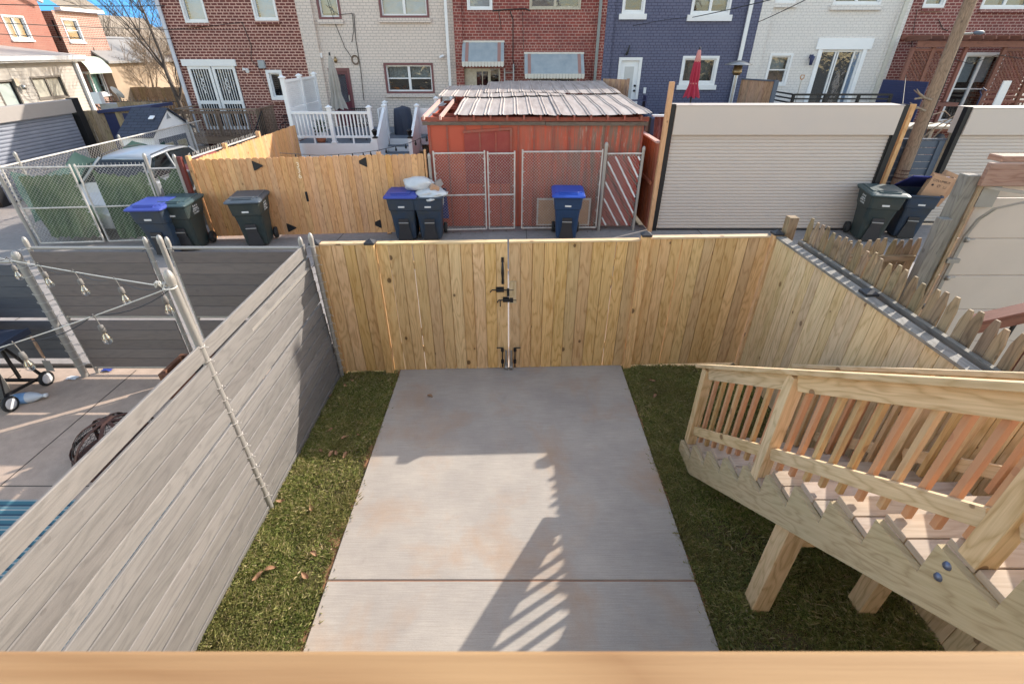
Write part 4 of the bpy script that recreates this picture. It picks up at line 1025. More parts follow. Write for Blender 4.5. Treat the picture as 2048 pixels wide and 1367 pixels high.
m=MB(); m.box(-14.0,-12.4,17.95,19.0,0,1.95); m.beam((-14.1,18.45,2.0),(-12.2,18.45,2.16),1.2,.1,(0,0,1)); m.build('body',NAVY,nb)

# grey roller garage (side alley)
rg=thing('roller_garage','grey roller shutter garage with dark header facing the side alley','garage',(-15.5,15,0))
m=MB(); m.box(-17.9,-14.62,13.2,18.2,-.02,2.0); m.build('wall',HEADG,rg)
def slats(m,a,b,z0,z1,p,n,dep):
    """slatted shutter between plan points a,b; n = outward unit"""
    a=Vector((a[0],a[1],0));b=Vector((b[0],b[1],0));n=Vector((n[0],n[1],0)); k=int((z1-z0)/p)
    prof=[]
    for i in range(k):
        z=z0+i*p; prof+=[(0,z),(dep,z+p*.25),(dep*1.1,z+p*.6),(dep*.6,z+p*.93)]
    V=[];
    for d,z in prof: V.append(tuple(a+n*d+Vector((0,0,z)))); V.append(tuple(b+n*d+Vector((0,0,z))))
    F=[(2*i,2*i+1,2*i+3,2*i+2) for i in range(len(prof)-1)]
    m.add(V,F)
m=MB(); slats(m,(-14.55,17.3),(-14.55,13.75),.0,2.05,.1,(1,0),.018); m.build('shutter',DOORG,rg,recalc=False)
m=MB(); m.box(-14.62,-14.42,13.7,17.4,2.03,2.42); m.build('header_box',HEADG,rg,bevel=.01)
m=MB(); m.box(-14.61,-14.40,17.4,17.65,-.02,2.45); m.build('jamb',BLACK,rg)
m=MB(); m.box(-14.61,-14.40,13.45,13.7,-.02,2.2); m.build('jamb',BLACK,rg)
m=MB(); board_run(m,-14.6,13.4,-15.4,10.5,.0,1.2,.14); tag(m.build('board_fence',CEDAR),'short orange wood fence beside the grey roller garage','fence')
bf=thing('board_fence','weathered brown board fence with a white notice behind the enclosure','fence',(-14,19,0))
m=MB(); board_run(m,-14.55,17.75,-13.6,18.1,.0,2.05,.14,.02,.004,.02); board_run(m,-13.55,17.9,-12.9,18.1,.0,2.12,.14,.02,.004,.02); board_run(m,-14.4,19.3,-12.8,19.4,.0,2.2,.14,.02,.004,.02); m.build('board_panel',WEATH,bf)
q=W(188,271,17.85); m=MB(); m.box(q.x-.14,q.x+.14,q.y-.06,q.y-.05,q.z-.2,q.z+.2); m.build('notice',WHITEP,bf)
for i,(tt,sz) in enumerate((('WARNING',.055),('KEEP OUT',.052),('NO PARKING',.043))): text(tt,sz,face_cam(q.x,q.y-.062,q.z+.09-i*.11),BLACKINK,bf,'notice_lettering')
m=MB(); m.grid(8,6,lambda u,v:(-12.6+.9*u,16.2+.6*v,.6+.25*math.sin(PI*u)*math.sin(PI*v)+random.uniform(-.01,.02))); tag(m.build('blue_tarp_heap',plain('bright_blue_tarp',(.02,.04,.3),.5),recalc=False),'small bright blue tarp heap behind the chain link fence','tarp')

# ------------------------------------------------------------ red shed
rs=thing('red_shed','long red plywood shed with weathered corrugated metal roof and open rafters','shed',(.5,15,0))
SX0,SX1,SY0,SY1=-1.93,3.0,11.78,18.6
rz=lambda y:2.52+.038*(y-SY0)
m=MB()
m.box(SX0,SX1,SY0,SY0+.02,.0,2.36); m.box(SX0,SX0+.02,SY0+.021,SY1,.0,2.45); m.box(SX1-.02,SX1,SY0+.021,SY1,.0,2.45); m.box(SX0,SX1,SY1,SY1+.02,0,2.5); m.build('plywood_wall',REDP,rs)
m=MB(); y=SY0-.015
for x in [SX0+.03+.405*k+random.uniform(-.03,.03) for k in range(13)]: m.box(x-.02,x+.02,y-.004,y+.013,.0,2.34,2)
m.build('batten',REDT,rs)
m=MB(); m.box(-1.1,-.02,y-.02,y-.005,1.05,2.22); m.build('patch_panel',plain('brick_red_paint',(.27,.035,.028),.6,c2=(.33,.07,.05)),rs)
m=MB(); m.beam((-1.12,y-.035,2.2),(.0,y-.035,2.27),.03,.05); m.beam((-.02,y-.03,2.25),(-.02,y-.03,.1),.05,.03); m.build('trim_board',REDT,rs)
for x in (-.74,-.37): 
    m=MB(); m.box(x-.018,x+.018,y-.032,y-.021,1.05,2.2,2); m.build('batten',REDT,rs)
m=MB(); m.box(SX0-.1,.75,SY0-.05,SY0-.02,2.34,2.41,0); m.box(.76,SX1+.08,SY0-.055,SY0-.022,2.33,2.405,0); m.build('fascia_board',GREYBRD,rs)
m=MB(); m.box(SX0-.12,SX1+.1,SY0-.0,SY0+.035,2.411,2.50,0); m.build('header_board',REDT,rs)
for i in range(14):
    x=SX0-.05+i*.375; mt=PINKW if i<2 else REDT
    m=MB(); 
    m.beam((x,SY0-.13,rz(SY0)-.02),(x,15.0,rz(15)-.02),.04,.09); m.build('rafter',mt,rs)
m=MB()
for yy in (12.7,13.9,15): m.beam((SX0,yy,rz(yy)-.1),(SX1,yy,rz(yy)-.1),.04,.06)
m.build('purlin',REDT,rs)
def corr(m,x0,x1,ya,yb_,dz,jag=0):
    # ribbed sheet
    prof=[];x=x0
    while x<x1-.01:
        prof+= [(x,0),(x+.012,.016),(x+.030,.016),(x+.042,0),(x+.075,0),(x+.087,.016),(x+.105,.016),(x+.117,0)]; x+=.335
    prof.append((x1,0)); ny=10
    V=[];UV=[]
    for j in range(ny+1):
        t=j/ny; 
        for (px,pz) in prof:
            y=ya+(yb_-ya)*t+(jag*.02*math.sin(px*4.3)+jag*.008*math.sin(px*19) if j==0 else 0)
            wob=.012*math.sin(px*2.1+y*1.7)+.01*math.sin(y*3+px)+( -.01*jag*abs(math.sin(px*8)) if j==0 else 0)
            V.append((px,y,rz(y)+.055+dz+pz+wob))
    n=len(prof);F=[(j*n+i,j*n+i+1,(j+1)*n+i+1,(j+1)*n+i) for j in range(ny) for i in range(n-1)]
    m.add(V,F)
m=MB(); corr(m,SX0+.62,1.0,SY0-.16,15.3,.0,1); m.build('roof_sheet',ROOFM,rs,recalc=False)
m=MB(); corr(m,1.0,SX1+.1,SY0-.16,15.4,.012,1); m.build('roof_sheet',ROOFM,rs,recalc=False)
m=MB(); corr(m,SX0-.1,1.5,14.6,17.2,.04,1); m.build('roof_sheet',ROOFM,rs,recalc=False)
m=MB(); corr(m,-.8,SX1+.1,15.2,SY1,.055,.5); m.build('roof_sheet',ROOFM,rs,recalc=False)
m=MB(); m.box(SX0+.1,SX1-.1,SY0+.1,SY1-.1,1.2,1.25); m.build('stored_plywood',GREYBRD,rs)
# chain link leaves leaning in front of the shed
GYv=lambda x:FY(x)+.0
def cgate(x0,x1,top,label,mid=True,bot=.07):
    t=thing('chain_link_gate',label,'gate',((x0+x1)/2,GYv(x0),0),'chain link leaves before the red shed')
    gateframe(t,x0,GYv(x0),x1,GYv(x1),bot,top,(top*.49 if mid else None))
    m=MB(); chain(m,x0,GYv(x0),x1,GYv(x1),bot,top,.07); m.build('wire_mesh',GALVW,t); return t
cgate(-1.76,-.62,1.82,'wide chain link gate leaf standing left in front of the red shed')
cgate(-.55,.06,1.80,'narrow double-framed chain link leaf before the red shed'); 
cgate(.24,2.06,1.83,'tall chain link panel behind the lone blue trash cart',False)
t=thing('pipe_post','short galvanised post with mesh sliver between the cedar fence and shed gates','post',(-1.88,GYv(-1.9),0)); pipepost(t,-1.86,GYv(-1.86),1.75,.035); pipepost(t,-1.95,GYv(-1.95)+.1,1.7,.02)
t=thing('privacy_slat_panel','chain link panel woven with diagonal red and white slats','fence',(2.55,GYv(2.5),0))
pipepost(t,2.13,GYv(2.1),1.95,.04); pipepost(t,2.99,GYv(3),1.86,.035)
m=MB(); m.tube([(2.13,GYv(2.1),1.78),(2.99,GYv(3),1.78)],.018,8); m.build('top_rail',GALVW,t)
m=MB(); chain(m,2.17,GYv(2.1)-.012,2.96,GYv(3)-.012,.1,1.78,.07); m.build('wire_mesh',GALVW,t)
cols={}
red=MB();wh=MB()
c=2.17+.1-1.9; k=0
random.seed(31)
while True:
    # slats fall to the right: z = 1.74-(x-c)
    c+=.058; k+=1
    if c>2.17+2.3: break
    x0=max(2.18,c-1.62+0); 
    pts=[]
    zt=1.72; zb=.12
    xa=c-(zt-zb)*.0; 
    # line x from c at z=zt going right-down slope .95
    x_at=lambda z:c-.85+(zt-z)*.62
    zs=[z for z in np.linspace(zt,zb,60) if 2.19<x_at(z)<2.95]
    if len(zs)<4: continue
    tgt=wh if k%9 in (0,4) else (None if k%9 in (7,) else red)
    if tgt is None: continue
    z0_,z1_=zs[0],zs[-1]
    if k%5==2: z1_=z0_+(z1_-z0_)*.85
    tgt.beam((x_at(z0_),GYv(2.5)-.002,z0_),(x_at(z1_),GYv(2.5)-.002,z1_),.036,.006,(0,1,0))
red.build('red_slat',REDS,t); wh.build('white_slat',WHITEP,t)
random.seed(5)
t=thing('wire_crate','flat tan panel in a pale frame leaning behind the lone blue trash cart','panel',(1.4,GYv(1.4)+.12,0))
m=MB(); m.box(.62,1.88,GYv(1)+.10,GYv(1)+.115,.12,.72); m.build('panel',CARD,t)
m=MB()
for (a,b,c_,d) in ((.6,.64,.1,.76),(1.86,1.9,.1,.76),(.64,1.86,.1,.13),(.64,1.86,.72,.76)): m.box(a,b,GYv(1)+.085,GYv(1)+.12,c_,d)
m.build('frame',GALVW,t)
# debris behind
m=MB()
for i in range(60):
    x=random.uniform(-1.9,3.3);y=GYv(x)+random.uniform(-.16,.3); a=random.uniform(0,6.3); e=random.uniform(.4,1.1)
    m.grid(3,3,lambda u,v:(x+e*(.05*(u-.5)*math.cos(a)-.03*(v-.5)*math.sin(a)),y+e*(.05*(u-.5)*math.sin(a)+.03*(v-.5)*math.cos(a)),.006+.02*math.sin(u*3)))
o=m.build('leaf_litter',plain('grey_leaf_litter',(.16,.11,.07),.9),recalc=False); tag(o,'scattered dead leaf litter along the foot of the red shed gates','litter'); o['kind']='stuff'

# red side fence, tall post, roller doors
rfz=thing('redwood_fence','reddish board fence running back between the red shed and the roller door','fence',(3.36,14,0))
m=MB(); board_run(m,3.36,11.55,3.36,17.2,.0,1.98,.14,.02); m.build('board_panel',REDF,rfz)
m=MB(); m.beam((3.34,11.55,2.0),(3.34,17.2,2.0),.12,.035); m.build('cap_rail',PINKW,rfz)
m=MB(); m.beam((3.30,11.6,1.1),(3.30,17.2,1.1),.04,.08); m.build('rail',REDF,rfz)
m=MB(); m.box(3.33,3.43,11.36,11.46,-.02,3.22,2); o=m.build('lumber_post',CEDAR,bevel=.004); tag(o,'tall bare lumber post rising left of the beige roller door','post')
def rolldoor(x0,x1,y,top,hb,label,jl=True,jr=True,n=1):
    t=thing('roller_door',label,'garage door',((x0+x1)/2,y,0))
    m=MB(); slats(m,(x0,y),(x1,y),.03,hb+.07,.0755,(0,-1),.014); m.build('shutter',DOORW,t,recalc=False)
    m=MB(); m.box(x0-.02,x1+.02,y-.10,y+.35,hb-.02,top); m.box(x0-.03,x1+.03,y-.11,y+.36,top+.0,top+.02); m.build('header_box',DOORW,t,bevel=.006)
    if jl: m=MB(); m.box(x0-.13,x0-.025,y-.07,y+.06,-.02,top+.03); m.build('jamb',BLACK,t)
    if jr: m=MB(); m.box(x1+.025,x1+.10,y-.07,y+.06,-.02,top+.03); m.box(x1+.0,x1+.023,y-.05,y+.02,0,hb); m.box(x1+.11,x1+.19,y-.02,y+.08,-.02,top+.02); m.build('jamb',BLACK,t)
    m=MB(); m.box(x0,x1,y-.03,y+.02,.0,.035); m.build('bottom_seal',BLACKP,t); return t
rolldoor(3.58,8.46,11.5,2.76,2.20,'wide beige roller door between the lumber post and the utility pole')
rolldoor(10.5,15.4,12.05,2.66,2.12,'second beige roller door right of the blue-grey side gate')
m=MB(); m.box(8.78,8.87,11.58,11.66,-.02,2.78,2); m.box(8.93,8.97,11.7,11.8,-.02,1.95,2); tag(m.build('lumber_post',CEDAR,bevel=.003),'pinkish lumber post between the beige roller door and the utility pole','post')
bg_=thing('side_gate','blue-grey horizontal board gate right behind the utility pole','gate',(9.7,12.15,0))
m=MB(); hboards(m,9.1,10.3,12.15,1.96,.05,.16,.012); m.box(10.16,10.3,12.10,12.138,.05,1.96); m.box(9.0,10.34,12.12,12.19,1.97,2.0); m.build('board_panel',SLATE,bg_)
m=MB(); m.box(9.02,9.08,12.05,12.15,0,1.9); m.build('post',NAVY,bg_)
# utility pole
up=thing('utility_pole','weathered wooden utility pole with cables beside the green and blue carts','utility pole',(9.46,12,0))
m=MB(); m.tube([(9.5,12,-.05),(9.48,12,1.5),(9.44,12,4),(9.38,12,9)],[.15,.135,.118,.10],18); m.build('pole',POLEW,up)
m=MB(); 
for dx,ph in ((-.02,0),(.04,2)):
    m.tube([(9.46+dx+.118*math.sin(ph+z*.5)+.0,12-.125*abs(math.cos(ph*.3+z*.3)),z) for z in np.linspace(1.8,9,30)],.014,6)
m.build('cable',WIRE,up)
m=MB(); m.tube([(9.49,12,1.12),(9.49,12,1.16)],.146,16); m.tube([(9.49,12,1.3),(9.49,12,1.33)],.144,16); m.tube([(9.49,12,1.22),(9.49,12,1.24)],.145,16); m.build('metal_band',RUST,up)
m=MB(); a=W(1952,72,12.); b=W(2005,60,11.4)
m.tube([(9.5,11.95,4.08),(9.68,11.9,4.09)],.022,8); m.build('lamp_arm',GALV,up); m=MB(); m.lathe([(0,-.11),(.02,-.1),(.035,-.04),(.04,.06),(.02,.12),(0,.13)],(9.80,11.9,4.1),12,'x'); m.build('lamp_head',SLATE,up)

# ------------------------------------------------------------ trash carts
def cart(label,lidm,bodym,open_=False,decal=0,nolid=False,la=-250):
    t=thing('trash_cart',label,'trash cart',(0,0,0),'wheeled trash carts along the alley')
    def rr(w,d,z,y0=0,c=.05):
        P=[]
        for sx,sy in ((-1,-1),(1,-1),(1,1),(-1,1)):
            for k in (0,1,2):
                a=PI/4*k
                ax,ay={(-1,-1):(-math.cos(a),-math.sin(a)),(1,-1):(math.sin(a),-math.cos(a)),(1,1):(math.cos(a),math.sin(a)),(-1,1):(-math.sin(a),math.cos(a))}[(sx,sy)]
                P.append((sx*(w/2-c)+ax*c,y0+sy*(d/2-c)+ay*c,z))
        return P
    m=MB()
    rings=[rr(.46,.50,.03,.02),rr(.50,.55,.3,.01),rr(.55,.62,.66,.0),rr(.57,.66,.70,-.0),rr(.60,.72,.74,-.02),rr(.64,.80,.99,-.02),rr(.70,.86,1.0,-.02),rr(.70,.86,1.035,-.02),rr(.64,.80,1.036,-.02),rr(.60,.76,.9,-.02),rr(.48,.55,.35,0),rr(.42,.48,.06,0)]
    m.loft(rings,True,True,smooth=False); m.build('bin_body',bodym,t,bevel=.006)
    m=MB(); m.box(-.11,.11,-.335,-.295,.35,.53); m.prism([(-.11,.34),(-.17,.03),(.17,.03),(.11,.34)],(0,-.29,0),(1,0,0),(0,0,1),.01); m.build('grab_recess_shade',BLACKP,t)  # raised dark block and panel stand in for the shade of a recess
    m=MB(); m.tube([(-.11,-.345,.44),(.11,-.345,.44)],.014,8); m.build('grab_bar',GALV,t)
    m=MB(); m.box(-.07,.07,-.405,-.395,.80,.835); m.build('serial_label',DECAL,t)
    for s in (-1,1):
        mb=MB(); mb.lathe([(.06,-.035),(.12,-.035),(.13,0),(.12,.035),(.06,.035)],(s*.29,.31,.13),18,'x',caps=False); wh_=mb.build('wheel',TYRE,t); mb=MB(); mb.lathe([(0,-.03),(.06,-.036),(.06,.036),(0,.03)],(s*.29,.31,.13),12,'x'); mb.build('hub',BLACKP,wh_)
    m=MB(); m.tube([(-.3,.31,.13),(.3,.31,.13)],.012,6); m.build('axle',GALV,t)
    m=MB(); m.tube([(-.25,.40,1.0),(-.25,.49,1.03),(.25,.49,1.03),(.25,.40,1.0)],.016,8); m.build('handle',bodym,t)
    # lid
    lm=MB(Matrix.Translation((0,.43,1.045))@Matrix.Rotation(R(open_) if open_ else R(1.5),4,'X')@Matrix.Translation((0,-.43,-1.045))) 
    if not nolid:
        lm.loft([rr(.74,.92,1.04,-.03,.06),rr(.74,.92,1.065,-.03,.06),rr(.68,.84,1.09,-.02,.06),rr(.50,.62,1.115,.0,.06)],smooth=False)
        lm.box(-.2,.2,-.40,-.1,1.09,1.118); lm.box(-.3,-.24,-.3,.3,1.08,1.118); lm.box(.24,.3,-.3,.3,1.08,1.118)
        lm.tube([(-.22,-.3,1.125),(-.2,-.34,1.125),(.2,-.34,1.125),(.22,-.3,1.125)],.01,6)
        ld=lm.build('lid',lidm,t,bevel=.008)
    else:
        lm=MB(Matrix.Translation((0,.45,1.02))@Matrix.Rotation(R(la),4,'X')); lm.box(-.35,.35,-.84,0,0,.03); lm.build('lid',lidm,t,bevel=.006)
    # star and bar emblem with two lines of letters on both sides
    for s in (-1,1):
        m=MB(); X=s*.305
        for k in range(3):
            cx=-.07+.07*k; P=[]
            for i in range(10):
                a=PI/2+i*PI/5; r_=.028 if i%2==0 else .012; P.append((cx+r_*math.cos(a),.93+r_*math.sin(a)))
            m.prism([(p[0]-.02,p[1]) for p in P],(X*1.035+s*.003,0,0),(0,1,0),(0,0,1),.002)
        for z in (.885,.868): m.box(X*1.035+s*.002,X*1.035+s*.004,-.12,.08,z-.005,z+.005)
        m.build('emblem',DECAL,t)
        for k,(tx,sz) in enumerate((('DISTRICT OF',.045),('COLUMBIA',.045))):
            Mx=Matrix.Translation((s*.318-s*.004*k,-.02,.82-.05*k))@Matrix.Rotation(s*R(90),4,'Z')@Matrix.Rotation(R(90),4,'X'); text(tx,sz,Mx,DECAL,t,'lettering')
    return t
bins=[]
def cplace(kind,label,u,v,rz_,sc=1.0):
    q=G(u,v); c=cart(label,*kind) ; c.location=(q.x,q.y+.3*sc,0); c.rotation_euler=(0,0,rz_); c.scale=(sc,sc,sc); return c
cplace((BINBLID,BINBL),'blue-lidded cart second from left, behind the left patio gate rail',330,512,R(3))
cplace((BINGLID,BINGR),'green-lidded cart with a chewed pale lid front leaning near the dark red post',374,503,R(4))
cplace((plain('bin_grey_lid',(.075,.095,.115),.45),BINGR),'slate-lidded cart standing alone before the cedar fence',510,494,R(9))
cplace((BINBLID,BINBL),'blue-lidded cart with dark body beside the overfull open cart',812,482,R(1))
c5=cplace((BINBLID,BINBL,False,0,True),'open blue cart overflowing with white bags of rubbish',862,482,R(2))
cplace((plain('bin_bright_blue_lid',(.02,.08,.42),.4),plain('bin_bright_blue_body',(.018,.05,.12),.45,amt=.5)),'bright blue cart standing alone before the chain link of the red shed',1133,480,R(-3))
c7=cplace((BINGLID,BINGR),'big green cart beside the utility pole base',1745,484,R(-14),1.05)
c8=cplace((plain('bin_indigo_lid',(.03,.04,.2),.45),BINBL,False,0,True,-27),'blue cart with thrown-back lid stuffed with cardboard boxes',1815,478,R(-14))
# rubbish in the open cart
def blob(c,sx,sy,sz,mat,name,parent=None,seed=0,n=20,rough=.12):
    m=MB(); c=Vector(c)
    def fn(u,v):
        t=2*PI*u;p=PI*v; r_=1+rough*(math.sin(3*t+seed)*math.sin(4*p+seed)+.6*math.sin(7*t+2*seed+3*p)+.4*math.sin(11*p+5*t))*math.sin(p)
        return c+Vector((sx*r_*math.sin(p)*math.cos(t),sy*r_*math.sin(p)*math.sin(t),sz*r_*math.cos(p)))
    m.grid(n,int(n*.7),fn); return m.build(name,mat,parent,recalc=False,at=None if parent else c)
L5=Vector(c5.location)
tag(blob(L5+Vector((-.22,.03,1.22)),.34,.24,.16,BAGW,'rubbish_bag',seed=1),'bulging white rubbish bag on top of the overfull cart','bag')
tag(blob(L5+Vector((.06,-.05,1.03)),.34,.38,.13,BAGW,'rubbish_bag',seed=3,n=30,rough=.16),'crumpled white bin liner spread over the rim of the open cart','bag')
m=MB(); m.box(-.09,.09,-.06,.06,-.06,.06,None,Matrix.Translation(L5+Vector((.16,-.15,1.17)))@Matrix.Rotation(.6,4,'Y')@Matrix.Rotation(.4,4,'Z')); tag(m.build('small_carton',CARD),'small brown carton among the white bags','carton')
m=MB(); m.box(-.1,.1,-.07,.07,-.07,.07,None,Matrix.Translation(L5+Vector((.2,.08,1.20)))@Matrix.Rotation(-.5,4,'Y')@Matrix.Rotation(.9,4,'Z')); tag(m.build('grey_carton',plain('grey_card',(.3,.26,.23),.7)),'grey carton behind the small brown one on the open cart','carton')
L8=Vector(c8.location)
def obox(L,off,w,d,h,rx,ry,rz_,label):
    t=thing('cardboard_box',label,'box',tuple(L+Vector(off)),'cardboard boxes in the open cart')
    Mx=Matrix.Translation(L+Vector(off))@Matrix.Rotation(rz_,4,'Z')@Matrix.Rotation(ry,4,'Y')@Matrix.Rotation(rx,4,'X'); m=MB(Mx)
    for (a,b,c,e) in ((-w/2,w/2,-d/2,-d/2+.006),(-w/2,w/2,d/2-.006,d/2),(-w/2,-w/2+.006,-d/2+.007,d/2-.007),(w/2-.006,w/2,-d/2+.007,d/2-.007)): m.box(a,b,c,e,0,h)
    m.box(-w/2+.007,w/2-.007,-d/2+.007,d/2-.007,.0,.006); m.build('carton',CARD,t); return t,Mx
t,Mx=obox(L8,(.07,-.22,.80),.42,.16,.66,R(6),R(10),R(-18),'cardboard box printed with small symbols standing in the open blue cart')
text('COLUMBUS',.065,Mx@Matrix.Translation((.0,-.0815,.53))@Matrix.Rotation(R(90),4,'X'),BLACKINK,t,'printing')
m=MB(Mx)
m.lathe([(0,-.001),(.024,-.001),(.024,.001),(0,.001)],(-.12,-.0815,.45),12,'y')
m.tube([(.0+.028*math.cos(a),-.0815,.45+.028*math.sin(a)) for a in np.linspace(0,6.3,14)],.003,4); m.beam((-.02,-.0815,.43),(.02,-.0815,.47),.002,.006)
for (a,b) in (((.1,.425),(.1,.47)),((.1,.425),(.15,.425)),((.15,.425),(.15,.47))): m.beam((a[0],-.0815,a[1]),(b[0],-.0815,b[1]),.002,.006)
m.build('printed_symbols',BLACKINK,t)
obox(L8,(.27,-.12,.80),.36,.18,.70,R(-2),R(20),R(-20),'plain open cardboard box on the right in the blue cart')
m=MB()
for (u,v) in ((880,474),(902,476),(1238,470),(1300,474),(1420,472),(1630,462),(1690,466)):
    pass

# ============================================================ row houses
HY=20.8
MR=Matrix(((1,0,0,0),(0,-1,0,HY),(0,0,1,0),(0,0,0,1)))       # local (along, outward, up) -> world
def facade(par,M,s0,s1,z0,z1,holes,mat,depth=9.,name='wall'):
    m=MB(M); xs=sorted({s0,s1,*[h[0] for h in holes],*[h[1] for h in holes]}); zs=sorted({z0,z1,*[h[2] for h in holes],*[h[3] for h in holes]})
    def q(P,uv=None): m.add(P,[(0,1,2,3)],[uv] if uv else None,0.)
    for i in range(len(xs)-1):
        for j in range(len(zs)-1):
            cx=(xs[i]+xs[i+1])/2;cz=(zs[j]+zs[j+1])/2
            if any(h[0]<cx<h[1] and h[2]<cz<h[3] for h in holes): continue
            a,b,c,d=xs[i],xs[i+1],zs[j],zs[j+1]; q([(a,0,c),(b,0,c),(b,0,d),(a,0,d)],[(a,c),(b,c),(b,d),(a,d)])
    D=.12
    for a,b,c,d in holes:
        q([(a,0,c),(a,-D,c),(a,-D,d),(a,0,d)],[(0,c),(D,c),(D,d),(0,d)]); q([(b,0,c),(b,-D,c),(b,-D,d),(b,0,d)],[(0,c),(D,c),(D,d),(0,d)])
        q([(a,0,d),(b,0,d),(b,-D,d),(a,-D,d)],[(a,0),(b,0),(b,D),(a,D)]); q([(a,0,c),(b,0,c),(b,-D,c),(a,-D,c)],[(a,0),(b,0),(b,D),(a,D)])
    for s in (s0,s1): q([(s,0,z0),(s,-depth,z0),(s,-depth,z1),(s,0,z1)],[(0,z0),(depth,z0),(depth,z1),(0,z1)])
    q([(s0,-depth,z0),(s1,-depth,z0),(s1,-depth,z1),(s0,-depth,z1)],[(s0,z0),(s1,z0),(s1,z1),(s0,z1)])
    o=m.build(name,mat,par,recalc=False)
    return o
def hroof(par,M,s0,s1,z1,depth=9.,mat=None):
    m=MB(M); m.box(s0+.002,s1-.002,-depth,.04,z1,z1+.12); m.box(s0+.002,s1-.002,.04,.14,z1-.06,z1+.10); m.build('roof',mat or GREYBRD,par)
def win(par,M,s0,s1,z0,z1,fm,trim=None,tw=.07,kind='sash',blind=None,sill=None,mull=False,ins=.05,pane=None,bh=1.,bcol=None):
    m=MB(M); o0,o1=-ins-.06,-ins
    if trim:
        tm=MB(M); tm.box(s0-.0,s0+tw,-.05,.03,z0,z1); tm.box(s1-tw,s1,-.05,.03,z0,z1); tm.box(s0+tw,s1-tw,-.05,.03,z1-tw,z1); tm.box(s0+tw,s1-tw,-.05,.03,z0,z0+tw)
        root=tm.build('window',trim,par)
        a,b,c,d=s0+tw,s1-tw,z0+tw,z1-tw
    else: root=None; a,b,c,d=s0,s1,z0,z1
    f=.05; m.box(a,a+f,o0,o1,c,d,2); m.box(b-f,b,o0,o1,c,d,2); m.box(a+f,b-f,o0,o1,c,c+f,0); m.box(a+f,b-f,o0,o1,d-f,d,0)
    cols=[(a+f,b-f)]
    if mull: mid=(a+b)/2; m.box(mid-.045,mid+.045,o0,o1+.01,c+f,d-f,2); cols=[(a+f,mid-.045),(mid+.045,b-f)]
    if kind=='sash':
        zm=(c+d)/2
        for (p,q) in cols: m.box(p,q,o0+.01,o1-.005,zm-.02,zm+.02,0)
    fr=m.build('window' if not root else 'window_frame',fm,par if not root else root)
    top=fr if not root else root
    for (p,q) in cols:
        pm=MB(M); pm.add([(p-.01,o0+.023,c+f-.01),(q+.01,o0+.023,c+f-.01),(q+.01,o0+.023,d-f+.01),(p-.01,o0+.023,d-f+.01)],[(0,1,2,3)]); pm.build('pane',pane or GLASS,top)
        if blind:
            bm_=MB(M); zb=d-(d-c)*bh; nz=max(2,int((d-zb)/.05))
            bm_.grid(12 if blind=='curtain' else 1,nz,(lambda p,q,zb: lambda u,v:(p+(q-p)*u,-.26+(.03*math.sin(u*30) if blind=='curtain' else .012*math.sin(v*nz*PI)),zb+(d-zb)*v))(p,q,zb)); bm_.build('blind' if blind!='curtain' else 'curtain',bcol or BLIND,top,recalc=False)
    bk=MB(M); bk.box(a,b,-.62,-.6,c,d); bk.build('room_backing',DARKIN,top)
    if sill:
        sm,ss,sh=sill; k=MB(M); k.box(s0-ss,s1+ss,-.02,.09,z0-sh,z0-.002); k.build('sill',sm,top)
    return top
def rowhouse(name,label,s0,s1,mat,pil=.36,pilmat=None):
    h=thing(name,label,'house',((s0+s1)/2,HY,0)); return h
def wz(u,v,dy=0.): p=W(u,v,HY-dy); return p.x,p.z
def rect(u0,v0,u1,v1,h=None):
    """opening from photo corners; v0 None = use height h"""
    x0,_=wz(u0,v1); x1,z0=wz(u1,v1); z1=wz(u1,v0)[1] if h is None else z0+h
    return (x0,x1,z0,z1)
def pilaster(h,s0,s1,mat,z1=7.6):
    m=MB(MR); m.box(s0,s1,-.2,.11,-.05,z1-.002); m.uv=[[(p[0],p[1]) for p in f] for f in m.uv]
    m=MB(MR); a,b=s0,s1
    for P,U in (([(a,.11,0),(b,.11,0),(b,.11,z1),(a,.11,z1)],[(a,0),(b,0),(b,z1),(a,z1)]),([(a,.0,0),(a,.11,0),(a,.11,z1),(a,.0,z1)],[(0,0),(.11,0),(.11,z1),(0,z1)]),([(b,.0,0),(b,.11,0),(b,.11,z1),(b,.0,z1)],[(0,0),(.11,0),(.11,z1),(0,z1)])):
        m.add(P,[(0,1,2,3)],[U],0.)
    m.build('pilaster',mat,h,recalc=False)
def downspout(h,s,mat,z0,z1,w=.075,o=.06,kick=0):
    m=MB(MR); m.box(s-w/2,s+w/2,o,o+.06,z0,z1,2); m.build('downspout',mat,h)
XB_=[-12.75,-7.72,-2.12,3.40,8.92,14.25,19.6]
# --- house 1 dark brick
h=rowhouse('brick_house','dark red brick row house with white security doors behind a brown deck',XB_[0],XB_[1],BR1)
o1=rect(372,0,418,46,1.35); o2=rect(511.5,0,558,42,1.35); dr=rect(388,135,499,259); 
dr=(wz(373,133)[0],wz(470,133)[0],1.07,3.28); sw=(wz(544,198)[0],wz(575,198)[0],wz(560,200)[1],wz(540,140)[1])
facade(h,MR,XB_[0],XB_[1],-.05,7.6,[o1,o2,dr,sw],BR1); hroof(h,MR,XB_[0],XB_[1],7.6)
win(h,MR,*o1,WHITEP,WHITEP,.06,blind='b',bh=1.,bcol=plain('pale_green_blind',(.42,.53,.62),.8,amt=.2),kind='none',sill=(BR1,.03,.1)); win(h,MR,*o2,WHITEP,WHITEP,.06,blind='b',kind='none',bcol=plain('pale_green_blind',(.42,.53,.62)),sill=(BR1,.03,.1))
win(h,MR,*sw,WHITEP,WHITEP,.1,kind='none',sill=(BR1,.02,.1))
m=MB(MR); a,b,c,d=dr; m.box(a-.12,b+.08,-.02,.07,d-.0,d+.22); m.build('door_header',WHITEP,h)
